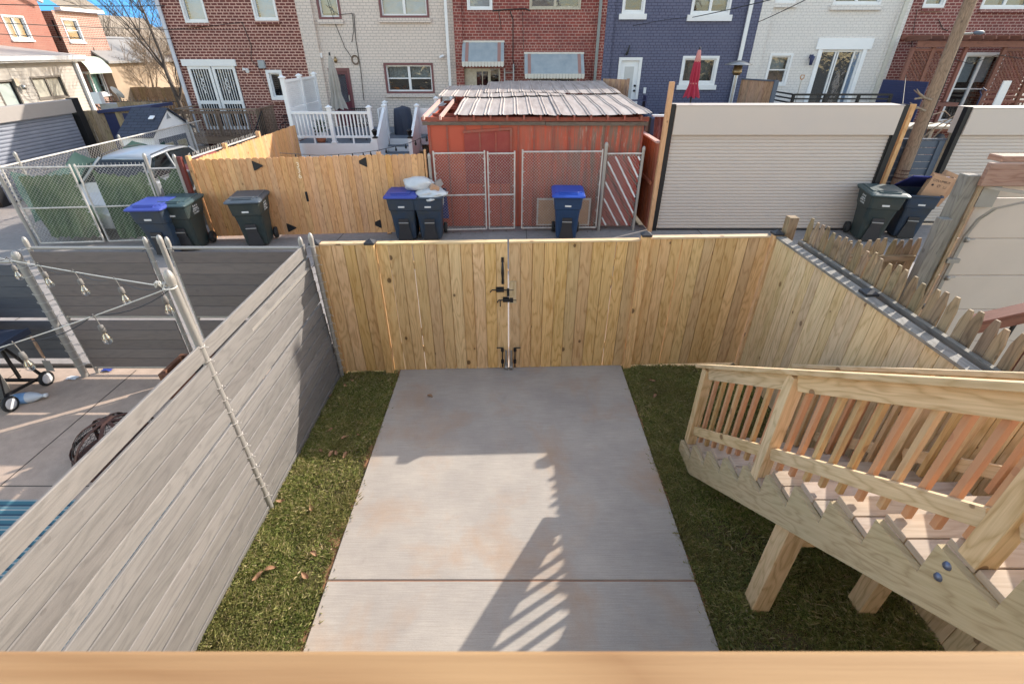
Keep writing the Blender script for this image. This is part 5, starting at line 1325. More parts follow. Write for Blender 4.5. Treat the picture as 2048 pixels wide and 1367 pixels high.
for k in (0,1):
    p=a+(b-a)*k/2+.02;q=a+(b-a)*(k+1)/2-.02
    m=MB(MR); f=.1; m.box(p,p+f,-.04,.03,c,d,2); m.box(q-f,q,-.04,.03,c,d,2)
    for z in (c,c+.92,d-f): m.box(p+f,q-f,-.04,.03,z,z+f+.02,0)
    dd=m.build('security_door',WHITEP,h)
    m=MB(MR)
    nb_=7
    for i in range(1,nb_): x=p+f+(q-p-2*f)*i/nb_; m.box(x-.011,x+.011,-.005,.015,c+f,d-f,2)
    m.build('door_bars',WHITEP,dd)
    xm=(p+q)/2; zm=c+1.55; m=MB(MR)
    for s in (-1,1):
        for t in (-1,1): m.tube([(xm,.03,zm+t*.02),(xm+s*.07,.03,zm+t*.05),(xm+s*.06,.03,zm+t*.13),(xm,.03,zm+t*.16),(xm+s*.01,.03,zm+t*.25)],.012,5)
    m.build('scrollwork',WHITEP,dd)
    m=MB(MR); m.box(p+f,q-f,-.10,-.095,c+f,d-f); m.build('pane',GLASS,dd)
m=MB(MR); m.box(a,b,-.6,-.5,c,d); m.build('room_backing',DARKIN,h)
downspout(h,-12.62,plain('downspout_lilac_white',(.55,.56,.62),.5),0,7.6,.12)
m=MB(MR); x,z=wz(525,130); m.box(x-.12,x+.12,.0,.12,z-.12,z+.15); m.build('meter_box',plain('meter_grey',(.3,.33,.35),.5),h,bevel=.02)
m=MB(MR); x,z=wz(495,140); m.box(x-.05,x+.05,0,.08,z-.05,z+.05); m.tube([(x,.08,z),(x-.1,.16,z+.03)],[.03,.06],8); m.tube([(x,.08,z),(x+.06,.16,z-.04)],[.03,.07],8); m.build('flood_light',WHITEP,h)
m=MB(MR)
def wires(m,pts,r=.012): m.tube([( *[wz(u,v)[0]],.03,wz(u,v)[1]) for u,v in pts],r,4)
wires(m,[(485,45),(503,90),(503,120),(517,135)]); wires(m,[(517,137),(540,185),(545,205)],.008); wires(m,[(330,60),(400,55),(485,45)],.008); wires(m,[(345,100),(350,118),(352,150),(362,190)],.014); m.build('wall_cable',WIRE,h)
# --- house 2 beige painted
h=rowhouse('beige_house','beige painted brick row house with maroon trim behind the white deck',XB_[1],XB_[2],BRBEI)
a1=rect(639,0,684,39,1.35); a2=rect(761,0,859,36,1.35); dw=(wz(673,227)[0]-.03,wz(712,227)[0],1.2,wz(690,136)[1]); a3=(wz(774,187)[0],wz(870,187)[0],wz(820,187)[1],wz(820,126)[1])
facade(h,MR,XB_[1]+.002,XB_[2]-.002,-.05,7.6,[a1,a2,dw,a3],BRBEI); hroof(h,MR,XB_[1],XB_[2],7.6)
pilaster(h,XB_[1]+.002,XB_[1]+.55,BRBEI)
win(h,MR,*a1,WHITEP,MAROON,.07,blind='b',bcol=plain('tan_blind',(.33,.29,.22)),bh=.9,sill=(BRBEI,.05,.14),kind='none'); win(h,MR,*a2,WHITEP,MAROON,.07,mull=True,blind='b',bcol=plain('blue_grey_blind',(.36,.40,.46)),sill=(BRBEI,.05,.14)); win(h,MR,*a3,WHITEP,MAROON,.07,mull=True,blind='curtain',bh=.5,bcol=plain('patterned_curtain',(.45,.41,.33),amt=.9,ns=14,c2=(.14,.12,.09)),sill=(BRBEI,.04,.12))
m=MB(MR); a,b,c,d=dw; m.box(a,a+.09,-.06,.03,c,d); m.box(b-.09,b,-.06,.03,c,d); m.box(a+.09,b-.09,-.06,.03,d-.1,d); df=m.build('door_frame',MAROON,h)
m=MB(MR); m.box(a+.09,b-.09,-.08,-.04,c,c+.85); m.box(a+.09,a+.2,-.08,-.04,c+.85,d-.1); m.box(b-.2,b-.09,-.08,-.04,c+.85,d-.1); m.box(a+.2,b-.2,-.08,-.04,d-.22,d-.1); dd=m.build('door',DMAROON,h)
m=MB(MR); m.box(a+.2,b-.2,-.07,-.06,c+.85,d-.22); m.build('pane',GLASS,dd); m=MB(MR); m.box(a+.2,b-.2,-.2,-.18,c+.85,d-.22); m.build('curtain',plain('door_curtain',(.12,.03,.05),.7),dd); m=MB(MR); m.box(b-.19,b-.15,-.04,0,c+.9,c+1.1); m.build('handle',STEEL,dd)
downspout(h,wz(896,80)[0],WHITEP,0,7.6,.10,.12)
m=MB(MR); x,z=wz(641,111); m.box(x-.08,x+.08,0,.08,z-.08,z+.08); m.build('junction_box',WHITEP,h,bevel=.01)
m=MB(MR); x,z=wz(673,120); m.lathe([(0,-.1),(.05,-.09),(.07,0),(.03,.1),(0,.12)],(x,.12,z),10); m.build('wall_lantern',BRASS,h)
m=MB(MR); x,z=wz(711,120); 
for k in range(4): m.tube([(x+(.13+.015*k)*math.cos(t)*.8,.03+.006*k,z+(.12+.012*k)*math.sin(t)) for t in np.linspace(0,2*PI,15)],.008,4)
m.build('cable_coil',plain('cable_brown',(.2,.14,.1),.7),h)
m=MB(MR); wires(m,[(705,27),(708,60),(704,85)],.01); wires(m,[(652,10),(675,30),(705,27)],.008); wires(m,[(655,0),(672,50),(690,95),(704,116)],.01); wires(m,[(708,27),(712,80),(722,140),(728,200)],.012); m.build('wall_cable',WIRE,h)
m=MB(MR); x,z=wz(887,113); m.tube([(x,0,z),(x,.1,z)],.03,8); m.tube([(x,.1,z+.02),(x-.12,.2,z-.03)],.045,8); m.build('camera_unit',WHITEP,h)
# --- house 3 red brick, awnings
h=rowhouse('brick_house','worn red brick row house with two blue-grey metal awnings behind the red shed',XB_[2],XB_[3],BR2)
b1=rect(934.5,0,985,20.4,1.35); b2=rect(1058.6,0,1161,19.4,1.35); b3=(wz(929,150)[0],wz(1000,150)[0],1.3,3.2); b4=(wz(1061,165)[0],wz(1153,165)[0],wz(1100,176)[1],wz(1100,140)[1])
facade(h,MR,XB_[2]+.002,XB_[3]-.002,-.05,7.6,[b1,b2,b3,b4],BR2); hroof(h,MR,XB_[2],XB_[3],7.6)
pilaster(h,XB_[2]+.002,XB_[2]+.30,BR2); pilaster(h,XB_[3]-.36,XB_[3]-.002,BR2)
win(h,MR,*b1,WHITEP,WHITEP,.06,blind='b',kind='none'); win(h,MR,*b2,CREAM,CREAM,.05,mull=True,blind='b',bh=.5,bcol=WHITEP); win(h,MR,*b4,CREAM,CREAM,.05,mull=True)
a,b,c,d=b3
m=MB(MR); m.box(a,a+.36,-.08,-.02,c,d); m.box(a+.36,a+.46,-.08,.0,c,d); m.box(b-.46,b-.36,-.08,.0,c,d); m.box(b-.36,b,-.08,-.03,c,c+.6); m.box(b-.05,b,-.08,0,c+.6,d); m.box(a+.46,b-.46,-.08,-.0,d-.1,d); m.box(a+.46,b-.46,-.08,-.02,c,c+.75); m.box((a+b)/2-.015,(a+b)/2+.015,-.07,-.03,c+.75,d-.1); m.box(a+.46,b-.46,-.071,-.031,c+1.1,c+1.13); pd=m.build('porch_door',CREAM,h)
m=MB(MR); m.box(a+.46,b-.46,-.1,-.09,c+.75,d-.1); m.box(b-.36,b-.05,-.1,-.09,c+.6,d); m.build('pane',GLASS,pd); m=MB(MR); m.box(a,b,-.6,-.5,c,d); m.build('room_backing',DARKIN,pd)
def awning(u0,v0,u1,v1,label):
    x0,z1=wz(u0,v0); x1,_=wz(u1,v0); P=.72; zb=W((u0+u1)/2,v1,HY-P).z+.14
    aw=thing('metal_awning',label,'awning',((x0+x1)/2,HY,z1),'metal awnings on the red brick house')
    n=round((x1-x0)/.115)
    for mat,sel,nm in ((AWN,lambda i:i not in(1,n-2),'slat'),(AWNR,lambda i:i in(1,n-2),'red_slat')):
        m=MB(MR)
        for i in range(n):
            if not sel(i): continue
            xa=x0+(x1-x0)*i/n;xb=x0+(x1-x0)*(i+1)/n; zz=.012 if i%2 else 0
            m.add([(xa,.02,z1+zz),(xb,.02,z1+zz),(xb,P,zb+zz),(xa,P,zb+zz),(xa,.02,z1+zz-.01),(xb,.02,z1+zz-.01),(xb,P,zb+zz-.01),(xa,P,zb+zz-.01)],[(0,1,2,3),(4,7,6,5),(0,4,5,1),(1,5,6,2),(2,6,7,3),(3,7,4,0)])
        m.build(nm,mat,aw)
    m=MB(MR)
    for i in range(n):
        xa=x0+(x1-x0)*i/n;xb=x0+(x1-x0)*(i+1)/n; m.prism([(xa+.004,0),(xb-.004,0),(xb-.004,-.13),((xa+xb)/2+.02,-.165),((xa+xb)/2-.02,-.165),(xa+.004,-.13)],(0,P+.004,zb+.01),(1,0,0),(0,0,1),.006)
    m.build('scalloped_valance',AWNW,aw)
    m=MB(MR)
    for x in (x0,x1): m.add([(x,.02,z1),(x,P,zb),(x,.02,zb)],[(0,1,2)])
    m.box(x0-.02,x1+.02,0,.05,z1-.02,z1+.04); m.build('frame',AWNW,aw,recalc=False)
awning(925,84,1008,133,'smaller steep blue-grey metal awning above the porch door'); awning(1049,107,1167,157,'wider blue-grey metal awning above the kitchen window')
downspout(h,wz(1196,60)[0],plain('zinc_pipe',(.22,.24,.24),.5,.4),0,7.6,.10,.12)
m=MB(MR); wires(m,[(1020,22),(1026,40),(1026,120),(1030,140)],.016); wires(m,[(985,22),(1010,20),(1050,18),(1060,22)],.02); wires(m,[(997,22),(1003,60)],.01); wires(m,[(1045,24),(1047,100)],.008); m.build('wall_cable',WIRE,h)
ld=thing('ladder','old aluminium ladder leaning on the red brick wall between the awnings','ladder',(0,20.5,2))
m=MB(); xa=W(1009,160,20.3).x; xb=W(1027,160,20.3).x
for x,zt in ((xa,3.2),(xb,3.35)): m.beam((x,19.9,.3),(x,20.72,zt),.05,.03)
m.build('side_rail',GALV,ld); m=MB()
for i in range(10): t=.1+i*.095; m.tube([(xa,19.9+.82*t,.3+2.9*t),(xb,19.9+.82*t,.3+2.9*t)],.018,6)
m.build('rung',GALV,ld)
# --- house 4 navy
h=rowhouse('navy_house','navy painted brick row house with white door and window trim',XB_[3],XB_[4],BRBLU)
c1=rect(1243,0,1288,28,1.35); c2=rect(1380,0,1458,30,1.35); c3=(wz(1232,180)[0],wz(1277,180)[0],1.5,wz(1255,115)[1]); c4=(wz(1357,170)[0],wz(1428,170)[0],wz(1390,170)[1],wz(1395,112)[1])
facade(h,MR,XB_[3]+.002,XB_[4]-.002,-.05,7.6,[c1,c2,c3,c4],BRBLU); hroof(h,MR,XB_[3],XB_[4],7.6)
pilaster(h,XB_[3]+.002,XB_[3]+.28,BRBLU); pilaster(h,XB_[4]-.36,XB_[4]-.002,BRBLU)
win(h,MR,*c1,WHITEP,WHITEP,.07,kind='none',blind='curtain',bh=.4,sill=(WHITEP,.09,.17)); win(h,MR,*c2,WHITEP,WHITEP,.07,kind='none',mull=True,sill=(WHITEP,.1,.19),blind='curtain',bh=.8,bcol=plain('brown_curtain',(.25,.21,.15),amt=.9,ns=9)); win(h,MR,*c4,WHITEP,WHITEP,.09,kind='none',sill=(WHITEP,.07,.16),blind='curtain',bh=1,bcol=plain('autumn_curtain',(.24,.18,.11),amt=.9,ns=13,c2=(.05,.04,.025)))
a,b,c,d=c3; m=MB(MR); m.box(a,a+.1,-.05,.04,c,d); m.box(b-.1,b,-.05,.04,c,d); m.box(a+.1,b-.1,-.05,.04,d-.1,d); m.build('door_frame',WHITEP,h)
m=MB(MR); m.box(a+.1,b-.1,-.09,-.05,c,d-.1); dd=m.build('door',WHITE,h); m=MB(MR); m.box(a+.26,b-.26,-.049,-.044,c+.6,d-.3); m.build('pane',plain('frosted_glass',(.45,.47,.48),.15,amt=.5,ns=3,c2=(.6,.6,.6)),dd)
m=MB(MR); 
for z in (c+.95,c+1.12): m.lathe([(0,.05),(.04,.04),(.04,0)],(b-.16,-.05,z),10,'y')
m.build('handle',BLACK,dd)
m=MB(MR); x,z=wz(1255,102); m.tube([(x-.04,.04,z-.12),(x,.1,z),(x+.05,.06,z+.18)],[.05,.03,.02],8); m.build('wall_lamp',BLACK,h)
downspout(h,wz(1483,90)[0],WHITEP,0,7.6,.13,.08)
m=MB(MR); x,z=wz(1289,181); m.box(x-.05,x+.05,0,.05,z-.1,z+.1); m.build('outlet_box',WHITEP,h)
m=MB(MR); wires(m,[(1182,52),(1260,47),(1330,38)],.006) if False else None; wires(m,[(1265,52),(1330,40),(1370,36),(1395,31)],.006); m.build('wall_cable',WIRE,h)
# --- house 5 white
h=rowhouse('white_house','white painted brick row house with sliding glass door and black deck rail',XB_[4],XB_[5],BRWHI)
d1=rect(1547,0,1590,6,1.35); d2=rect(1664,0,1760,10,1.35); d3=(wz(1527,165)[0],wz(1572,165)[0],wz(1545,172)[1],wz(1550,107)[1]); d4=(wz(1618,165)[0],wz(1712,165)[0],1.35,wz(1680,98)[1])
facade(h,MR,XB_[4]+.002,XB_[5]-.002,-.05,7.6,[d1,d2,d3,d4],BRWHI); hroof(h,MR,XB_[4],XB_[5],7.6)
pilaster(h,XB_[4]+.002,XB_[4]+.42,BRWHI); pilaster(h,XB_[5]-.36,XB_[5]-.002,BRWHI)
win(h,MR,*d1,WHITEP,WHITEP,.06,kind='none',sill=(BRWHI,.06,.14)); win(h,MR,*d2,WHITEP,WHITEP,.06,kind='none',mull=True,blind='curtain',bh=.7,sill=(BRWHI,.06,.16)); win(h,MR,*d3,WHITEP,WHITEP,.08,blind='b',bh=.5,bcol=CREAM)
a,b,c,d=d4; m=MB(MR); m.box(a-.12,b+.12,-.02,.06,d-.02,d+.33); m.box(a-.0,a+.15,-.05,.045,c,d-.02); m.box(b-.15,b,-.05,.045,c,d-.02); m.build('door_trim',WHITE,h)
m=MB(MR); 
for x in (a+.15,a+.15+(b-a-.3)*.36,a+.15+(b-a-.3)*.42,a+.15+(b-a-.3)*.82,b-.2): m.box(x,x+.05,-.1,-.04,c,d-.02,2)
m.box(a+.2,b-.2,-.1,-.05,d-.1,d-.02,0); sd=m.build('sliding_door',WHITEP,h); m=MB(MR); m.box(a+.15,b-.2,-.09,-.085,c,d-.1); m.build('pane',GLASS,sd); m=MB(MR); m.box(a+.15+(b-a-.3)*.86,b-.2,-.12,-.1,c,d-.1); m.build('side_panel',WHITEP,sd); m=MB(MR); m.box(a,b,-.9,-.8,c,d); m.build('room_backing',plain('blue_dark_interior',(.04,.045,.055)),sd)
m=MB(MR); m.box(a+.3,a+.75,-.7,-.5,c+.3,c+.9); m.build('dining_chair',SCREENW,sd)
m=MB(MR); x,z=wz(1620,118); m.box(x-.05,x+.05,0,.1,z+.02,z+.14); m.lathe([(.0,.1),(.09,.08),(.07,-.06),(.05,-.2),(0,-.2)],(x,.14,z),8); m.build('wall_lantern',NAVY,h)
downspout(h,wz(1778,90)[0],plain('downspout_cream',(.55,.53,.47),.5),0,7.6,.14,.12)
# --- house 6 maroon brick
h=rowhouse('brick_house','maroon brick row house behind the brown pergola at the right edge',XB_[5],XB_[6],BR3)
e1=rect(1843,0,1886,16,1.35); e2=rect(1958,0,2055,19,1.35); e3=(wz(1907,165)[0],wz(1985,165)[0],1.3,wz(1960,105)[1])
facade(h,MR,XB_[5]+.002,XB_[6],-.05,7.6,[e1,e2,e3],BR3); hroof(h,MR,XB_[5],XB_[6],7.6)
win(h,MR,*e1,WHITEP,WHITEP,.07,kind='none',blind='curtain',bh=1,sill=(BR3,.0,.1)); win(h,MR,*e2,WHITEP,WHITEP,.08,kind='none',mull=True,blind='curtain',bh=1,bcol=plain('tan_blind',(.33,.29,.22)),sill=(BR3,.0,.1)); win(h,MR,*e3,WHITEP,WHITEP,.09,mull=True,kind='sash',blind='b',bh=.4)
m=MB(MR); wires(m,[(1833,20),(1826,60),(1822,95)],.01); wires(m,[(1876,40),(1884,58),(1895,62)],.012); m.build('wall_cable',WIRE,h)

# ------------------------------------------------------------ brown deck (house 1)
bd=thing('wooden_deck','weathered brown deck with slatted rail before the white security doors','deck',(-10.9,20,0))
X1,X2=-12.35,-9.35;YD=19.25
m=MB()
for k in range(11): m.box(X1,X2,YD+k*.14,YD+k*.14+.135,1.0,1.04,0)
m.build('deck_boards',DECKBR,bd); m=MB(); m.box(X1,X2,YD-.04,YD-.005,.78,1.03,0); m.box(X1,X2,YD-.02,YD-.0,.45,.7,0); m.build('rim_board',DECKBR,bd)
m=MB(); m.box(X1-.02,X2+.02,YD-.06,YD+.08,1.93,1.97,0); m.box(X1,X2,YD-.02,YD+.02,1.80,1.89,0); m.box(X1,X2,YD-.02,YD+.02,1.08,1.16,0); m.box(X1-.04,X1+.05,YD,HY-.1,1.93,1.97,1);m.box(X2-.05,X2+.04,YD,HY-.1,1.93,1.97,1); m.build('hand_rail',DECKBR,bd)
x=X1+.1
while x<X2: m=MB(); m.box(x-.018,x+.018,YD-.06,YD-.022,1.02,1.9,2); m.build('baluster',DECKBR,bd); x+=.125
for x in (X1,(X1+X2)/2,X2): m=MB(); m.box(x-.045,x+.045,YD-.0,YD+.09,-.02,1.93,2); m.build('post',DECKBR,bd)
y=YD+.15
while y<HY-.15: m=MB(); m.box(X2-.018,X2+.018,y,y+.036,1.05,1.93,2); m.build('baluster',DECKBR,bd); y+=.13
ir=thing('iron_railing','black iron stair railing with a scrolled panel right of the brown deck','railing',(-9.0,19,0))
m=MB()
for k in range(9):
    t=k/8; y=19.2-1.1*t; z=1.05-.7*t; m.tube([(-9.15,y,z),(-9.15,y,z+.85)],.012,5)
m.tube([(-9.15,19.2,1.9),(-9.15,18.1,1.2)],.02,6); m.tube([(-9.15,19.2,1.15),(-9.15,18.1,.45)],.015,6); m.build('railing_bars',BLACK,ir)
m=MB(); 
for k in range(5): m.box(-9.9,-9.1,YD-.3-k*.26,YD-.05-k*.26,.86-.19*k-.04,.86-.19*k)
m.build('step',DECKBR,ir)
bx=thing('garden_bench','black ornate iron bench beneath the small window of the dark brick house','bench',(-8.4,20.2,0))
m=MB(); m.box(-8.95,-7.75,20.0,20.4,1.12,1.15)
for k in range(14): x=-8.95+k*.092; m.tube([(x,20.42,1.15),(x+.03,20.45,1.35),(x,20.48,1.6)],.011,4)
m.tube([(-8.98,20.48,1.6),(-7.72,20.48,1.6)],.018,5); m.tube([(-8.98,20.46,1.38),(-7.72,20.46,1.38)],.014,5)
for x in (-8.95,-7.75):
    m.tube([(x,20.0,.6),(x,20.0,1.35),(x,20.45,1.35)],.018,5); m.tube([(x,20.42,.6),(x,20.42,1.2)],.018,5)
m.build('bench_frame',BLACK,bx)
m=MB(); m.box(-8.75,-7.8,20.5,20.62,1.62,1.82); tag(m.build('window_planter',WHITEP),'long white planter box behind the black iron bench','planter')
m=MB(); m.box(-9.2,-7.72,19.4,20.78,.55,.6); tag(m.build('bench_platform',plain('stone_pad',(.25,.24,.22))),'grey stone pad under the black iron bench','pad')

# ------------------------------------------------------------ white deck (house 2)
wd=thing('white_deck','white vinyl deck with balusters, side panels and steps behind the cedar fence','deck',(-5,18,0))
ZD=1.17;XA=-7.16;XC=-4.56;XE=-2.55;YF=16.8
m=MB(); 
for k in range(28): m.box(XA,XC,YF+.02+k*.142,YF+.158+k*.142,ZD-.04,ZD,0)
for k in range(21): m.box(XC+.003,XE,17.8+k*.142,17.938+k*.142,ZD-.04,ZD,0)
m.build('deck_boards',DECKG,wd)
m=MB(); m.box(XA-.02,XC+.02,YF-.03,YF+.015,.73,ZD+.0,0); m.box(XA-.0,XC,YF+.0,YF+.02,-.02,.70,0); m.box(XC,XC+.03,YF+.02,17.8,.7,ZD,1); m.box(XC+.03,XE,17.76,17.795,.98,ZD,0); m.box(XE,XE+.03,17.5,HY-.2,.7,ZD,1); m.build('fascia',WHITE,wd)
def vpost(x,y,z0,z1,w=.12,cap=True,fl=True):
    m=MB(); m.box(x-w/2,x+w/2,y-w/2,y+w/2,z0,z1,2); p=m.build('post',WHITE,wd,bevel=.006)
    m=MB(); k=w/2+.025; m.box(x-k,x+k,y-k,y+k,z1+.001,z1+.03); m.add([(x-k,y-k,z1+.03),(x+k,y-k,z1+.03),(x+k,y+k,z1+.03),(x-k,y+k,z1+.03),(x,y,z1+.085)],[(0,1,4),(1,2,4),(2,3,4),(3,0,4),(0,3,2,1)])
    if fl: m.box(x-k,x+k,y-k,y+k,z0,z0+.05)
    m.build('post_cap_and_collar',WHITE,p)
vpost(XA+.02,YF+.04,ZD,3.05); vpost((XA+XC)/2,YF+.04,ZD,2.22); vpost(XC-.02,YF+.04,ZD,2.22)
def brail(xa,xb,y):
    m=MB(); m.box(xa,xb,y-.045,y+.045,ZD+.87,ZD+.95,0); m.box(xa,xb,y-.03,y+.03,ZD+.16,ZD+.23,0)
    mid=(xa+xb)/2; m.box(mid-.025,mid+.025,y-.025,y+.025,ZD,ZD+.16); m.build('hand_rail',WHITE,wd,bevel=.004)
    n=9
    for i in range(1,n+1): x=xa+(xb-xa)*i/(n+1); m=MB(); m.box(x-.02,x+.02,y-.02,y+.02,ZD+.23,ZD+.87,2); m.build('baluster',WHITE,wd)
mid=(XA+XC)/2; brail(XA+.08,mid-.06,YF+.04); brail(mid+.06,XC-.08,YF+.04)
# lattice screen along the left side
for (ya,yb2) in ((YF+.1,18.15),(18.27,19.55)):
    m=MB(); x=XA+.02; m.box(x-.03,x+.03,ya,yb2,ZD+.95,ZD+1.03,1); m.box(x-.03,x+.03,ya,yb2,2.93,3.0,1); m.box(x-.02,x+.02,ya,yb2,ZD+.05,ZD+.95,1); m.build('side_panel',WHITE,wd)
    m=MB(); z0,z1=ZD+1.03,2.93; L=yb2-ya
    for i in range(13): z=z0+.02+i*(z1-z0)/13; m.box(x-.012,x-.004,ya,yb2,z,z+.05,1)
    for i in range(int(L/.1)): y=ya+.02+i*.1; m.box(x+.004,x+.012,y,y+.045,z0,z1,2)
    m.build('lattice',WHITE,wd)
vpost(XA+.02,18.21,ZD,3.05); vpost(XA+.02,19.61,ZD,3.05)
# stair opening: solid sloped panels with posts
XS0,XS1=-4.32,-3.22
for x in (XS0,XS1):
    vpost(x,17.82,ZD-.4,2.19); 
    m=MB(); m.prism([(17.76,ZD-.15),(17.76,2.08),(16.25,1.28),(16.25,.1)],(x-.03,0,0),(0,1,0),(0,0,1),.06,1); m.build('side_panel',WHITE,wd)
    m=MB(); m.beam((x,17.76,2.12),(x,16.25,1.32),.09,.07); m.build('hand_rail',WHITE,wd)
    m=MB(); m.box(x-.06,x+.06,16.1,16.22,0,1.42,2); p=m.build('post',WHITE,wd); 
    m=MB(); m.box(x-.075,x+.075,16.085,16.235,1.42,1.46); m.lathe([(.07,0),(.035,.03),(.06,.06),(.085,.16),(.1,.165),(.03,.23),(0,.24)],(x,16.16,1.46),8); m.build('post_lamp',BLACK,p)
vpost(XC+.02,18.9,ZD,2.19); vpost(XE+.0,17.82,ZD,2.4)
for q in ((XC-.0,XC+.04,17.8,18.9,ZD+.1,ZD+.93,1),(XS1+.05,XE-.05,17.80,17.84,ZD+.15,ZD+.95,0),(XE-.02,XE+.02,17.9,HY-.3,ZD+.15,ZD+1.0,1)): m=MB(); m.box(*q); m.build('side_panel',WHITE,wd)
for k in range(6):
    z=ZD-.185*(k+1); y=17.8-.27*(k+1); m=MB(); m.box(XS0+.04,XS1-.04,y,y+.27,z-.035,z,0); m.build('tread',DECKG,wd); m=MB(); m.box(XS0+.04,XS1-.04,y+.25,y+.268,z+.001,z+.145,0); m.build('riser',WHITE,wd)
m=MB(); 
q0=Vector((-3.0,16.2,1.5))
pts=[W(560,306,11.6),W(640,311,13),W(720,306,15),W(760,300,16.2),W(815,287,16.2),W(878,262,13.5)]
m.tube(pts,.008,5); 
for t in range(1,14):
    k=t/14*(len(pts)-1); i=int(k); q=lerp(pts[i],pts[i+1],k-i); m.lathe([(.012,0),(.02,-.05),(.035,-.09),(.03,-.13),(0,-.15)],q,7)
tag(m.build('string_lights',WIRE),'dark string lights draped in front of the white deck and cedar fence','string lights')
# patio umbrella closed
def umbrella(label,x,y,zb,zt,zc,mat,m2=None,rad=.17,strap=None):
    t=thing('patio_umbrella',label,'umbrella',(x,y,zb)); m=MB(); m.tube([(x,y,zb),(x,y,zt)],.025,8); m.build('pole',BLACK,t)
    H=zt-zc; n=24
    def fn(u,v):
        a=2*PI*u; pr=[(0,.02),(.06,.05),(.3,.09),(.55,.105),(.72,.10),(.9,.16),(1,.19)]
        for i in range(len(pr)-1):
            if v<=pr[i+1][0]: q=(v-pr[i][0])/(pr[i+1][0]-pr[i][0]); r_=pr[i][1]+(pr[i+1][1]-pr[i][1])*q; break
        r_*=rad/.19*(1+.28*math.cos(a*8)*min(1,v*2)); return (x+r_*math.cos(a),y+r_*math.sin(a),zt-v*H-.03*math.cos(a*8)*(v>.95))
    m=MB(); m.grid(48,16,fn); m.build('canopy',mat,t,recalc=False)
    if m2: m=MB(); m.lathe([(.03,0),(.05,-.02),(.10,-.3),(.085,-.32)],(x,y,zt+.02),12); m.build('top_vent',m2,t)
    m=MB(); m.lathe([(0,.1),(.03,.08),(.03,0)],(x,y,zt),8); m.build('finial',BLACK,t)
    if strap: m=MB(); m.lathe([(.115,-.02),(.12,0),(.115,.02)],(x,y,zt-H*.70),12); m.build('strap',strap,t)
umbrella('closed grey patio umbrella before the maroon door of the beige house',-6.08,18.5,1.17,3.64,2.05,GREYU,None,.26)
umbrella('closed faded red patio umbrella before the navy house window',5.72,17,1.2,3.78,2.52,REDU,PINKU,.215,PINKU)
# covered grill on white deck
def cover(label,c,w,d,hh,mat,seed=0,flat=.65,name='covered_grill',top=.8):
    m=MB(); x,y,z=c
    def fn(u,v):
        a=2*PI*u; k=(abs(math.cos(a))**4+abs(math.sin(a))**4)**-.25; r_=1-(1-top)*v**2 if v<.8 else (1-(1-top)*.64)*(1-((v-.8)/.2)**2*.95)
        f=1+.03*math.sin(a*9+seed+v*5)+.025*math.sin(a*17+seed)
        zz=hh*(v/.8)**.9 if v<.8 else hh*(1+.06*(v-.8)/.2)
        return (x+w/2*k*math.cos(a)*r_*f,y+d/2*k*math.sin(a)*r_*f,z+zz+ .05*math.cos(a+seed)*v)
    m.grid(48,20,fn); return tag(m.build(name,mat,recalc=False,at=c),label,'covered grill' if 'grill' in name else 'covered furniture')
cover('dark navy covered grill on the white deck beside its steps',(-3.95,18.9,1.17),.66,.6,.84,COVER,1,top=.7)
cover('dark covered grill with silver handle below the patio heater',(7.6,17.6,1.2),1.0,.7,.92,plain('black_navy_cover',(.02,.025,.05),.6),2)
cover('navy covered patio table in front of the navy house window',(5.3,17.2,1.2),1.7,1.1,.72,plain('slate_cover',(.09,.11,.17),.6),4,name='covered_table',top=.98)
cover('low navy covered chair between the covered table and the dark grill',(6.5,17.3,1.2),.8,.7,.7,NAVY,3,name='covered_chair')
# things on the white deck seen through balusters
pp=thing('potted_plant','bushy green plant in a white pot behind the white deck balusters','plant',(-6.4,17.3,1.17))
m=MB(); m.lathe([(0,0),(.14,0),(.18,.28),(.15,.28),(.14,.22),(0,.22)],(-6.4,17.3,1.17),14); m.build('pot',WHITEP,pp)
m=MB()
for i in range(160):
    a=random.uniform(0,6.3);r_=random.uniform(0,.24);z=1.42+random.uniform(0,.4); c=Vector((-6.4+r_*math.cos(a),17.3+r_*math.sin(a),z)); v=Vector((random.uniform(-1,1),random.uniform(-1,1),random.uniform(-.3,1)))*.07; s_=Vector((random.uniform(-1,1),random.uniform(-1,1),random.uniform(-1,1)))*.03
    m.add([c-v,c+s_,c+v,c-s_],[(0,1,2,3)])
m.build('foliage',LEAFG,pp,recalc=False)
pp=thing('flower_pot','terracotta pot on the white deck floor beneath the balusters','pot',(-6.5,17.0,1.17)); m=MB(); m.lathe([(0,0),(.12,0),(.17,.15),(.14,.15),(0,.12)],(-6.35,17.0,1.17),14); m.build('pot_body',POT,pp)
fc=thing('iron_chair','black woven iron chair behind the right bay of white balusters','chair',(-5.2,17.5,1.17))
for k,(x,nm) in enumerate(((-5.55,''),(-5.0,''))):
    pass
m=MB(); m.box(-5.5,-4.95,17.4,17.9,1.58,1.62); m.build('seat',BLACK,fc)
m=MB()
for i in range(9):
    for s in (1,-1): m.tube([(-5.5+.069*i,17.92,1.62),(-5.5+.069*(i+s*2),17.96,2.1)],.01,4)
m.tube([(-5.5,17.95,2.1),(-4.95,17.95,2.1)],.018,6); m.build('backrest',BLACK,fc)
for x in (-5.5,-4.95):
    for y in (17.4,17.9): m=MB(); m.tube([(x,y,1.17),(x,y,1.6)],.016,6); m.build('leg',BLACK,fc)

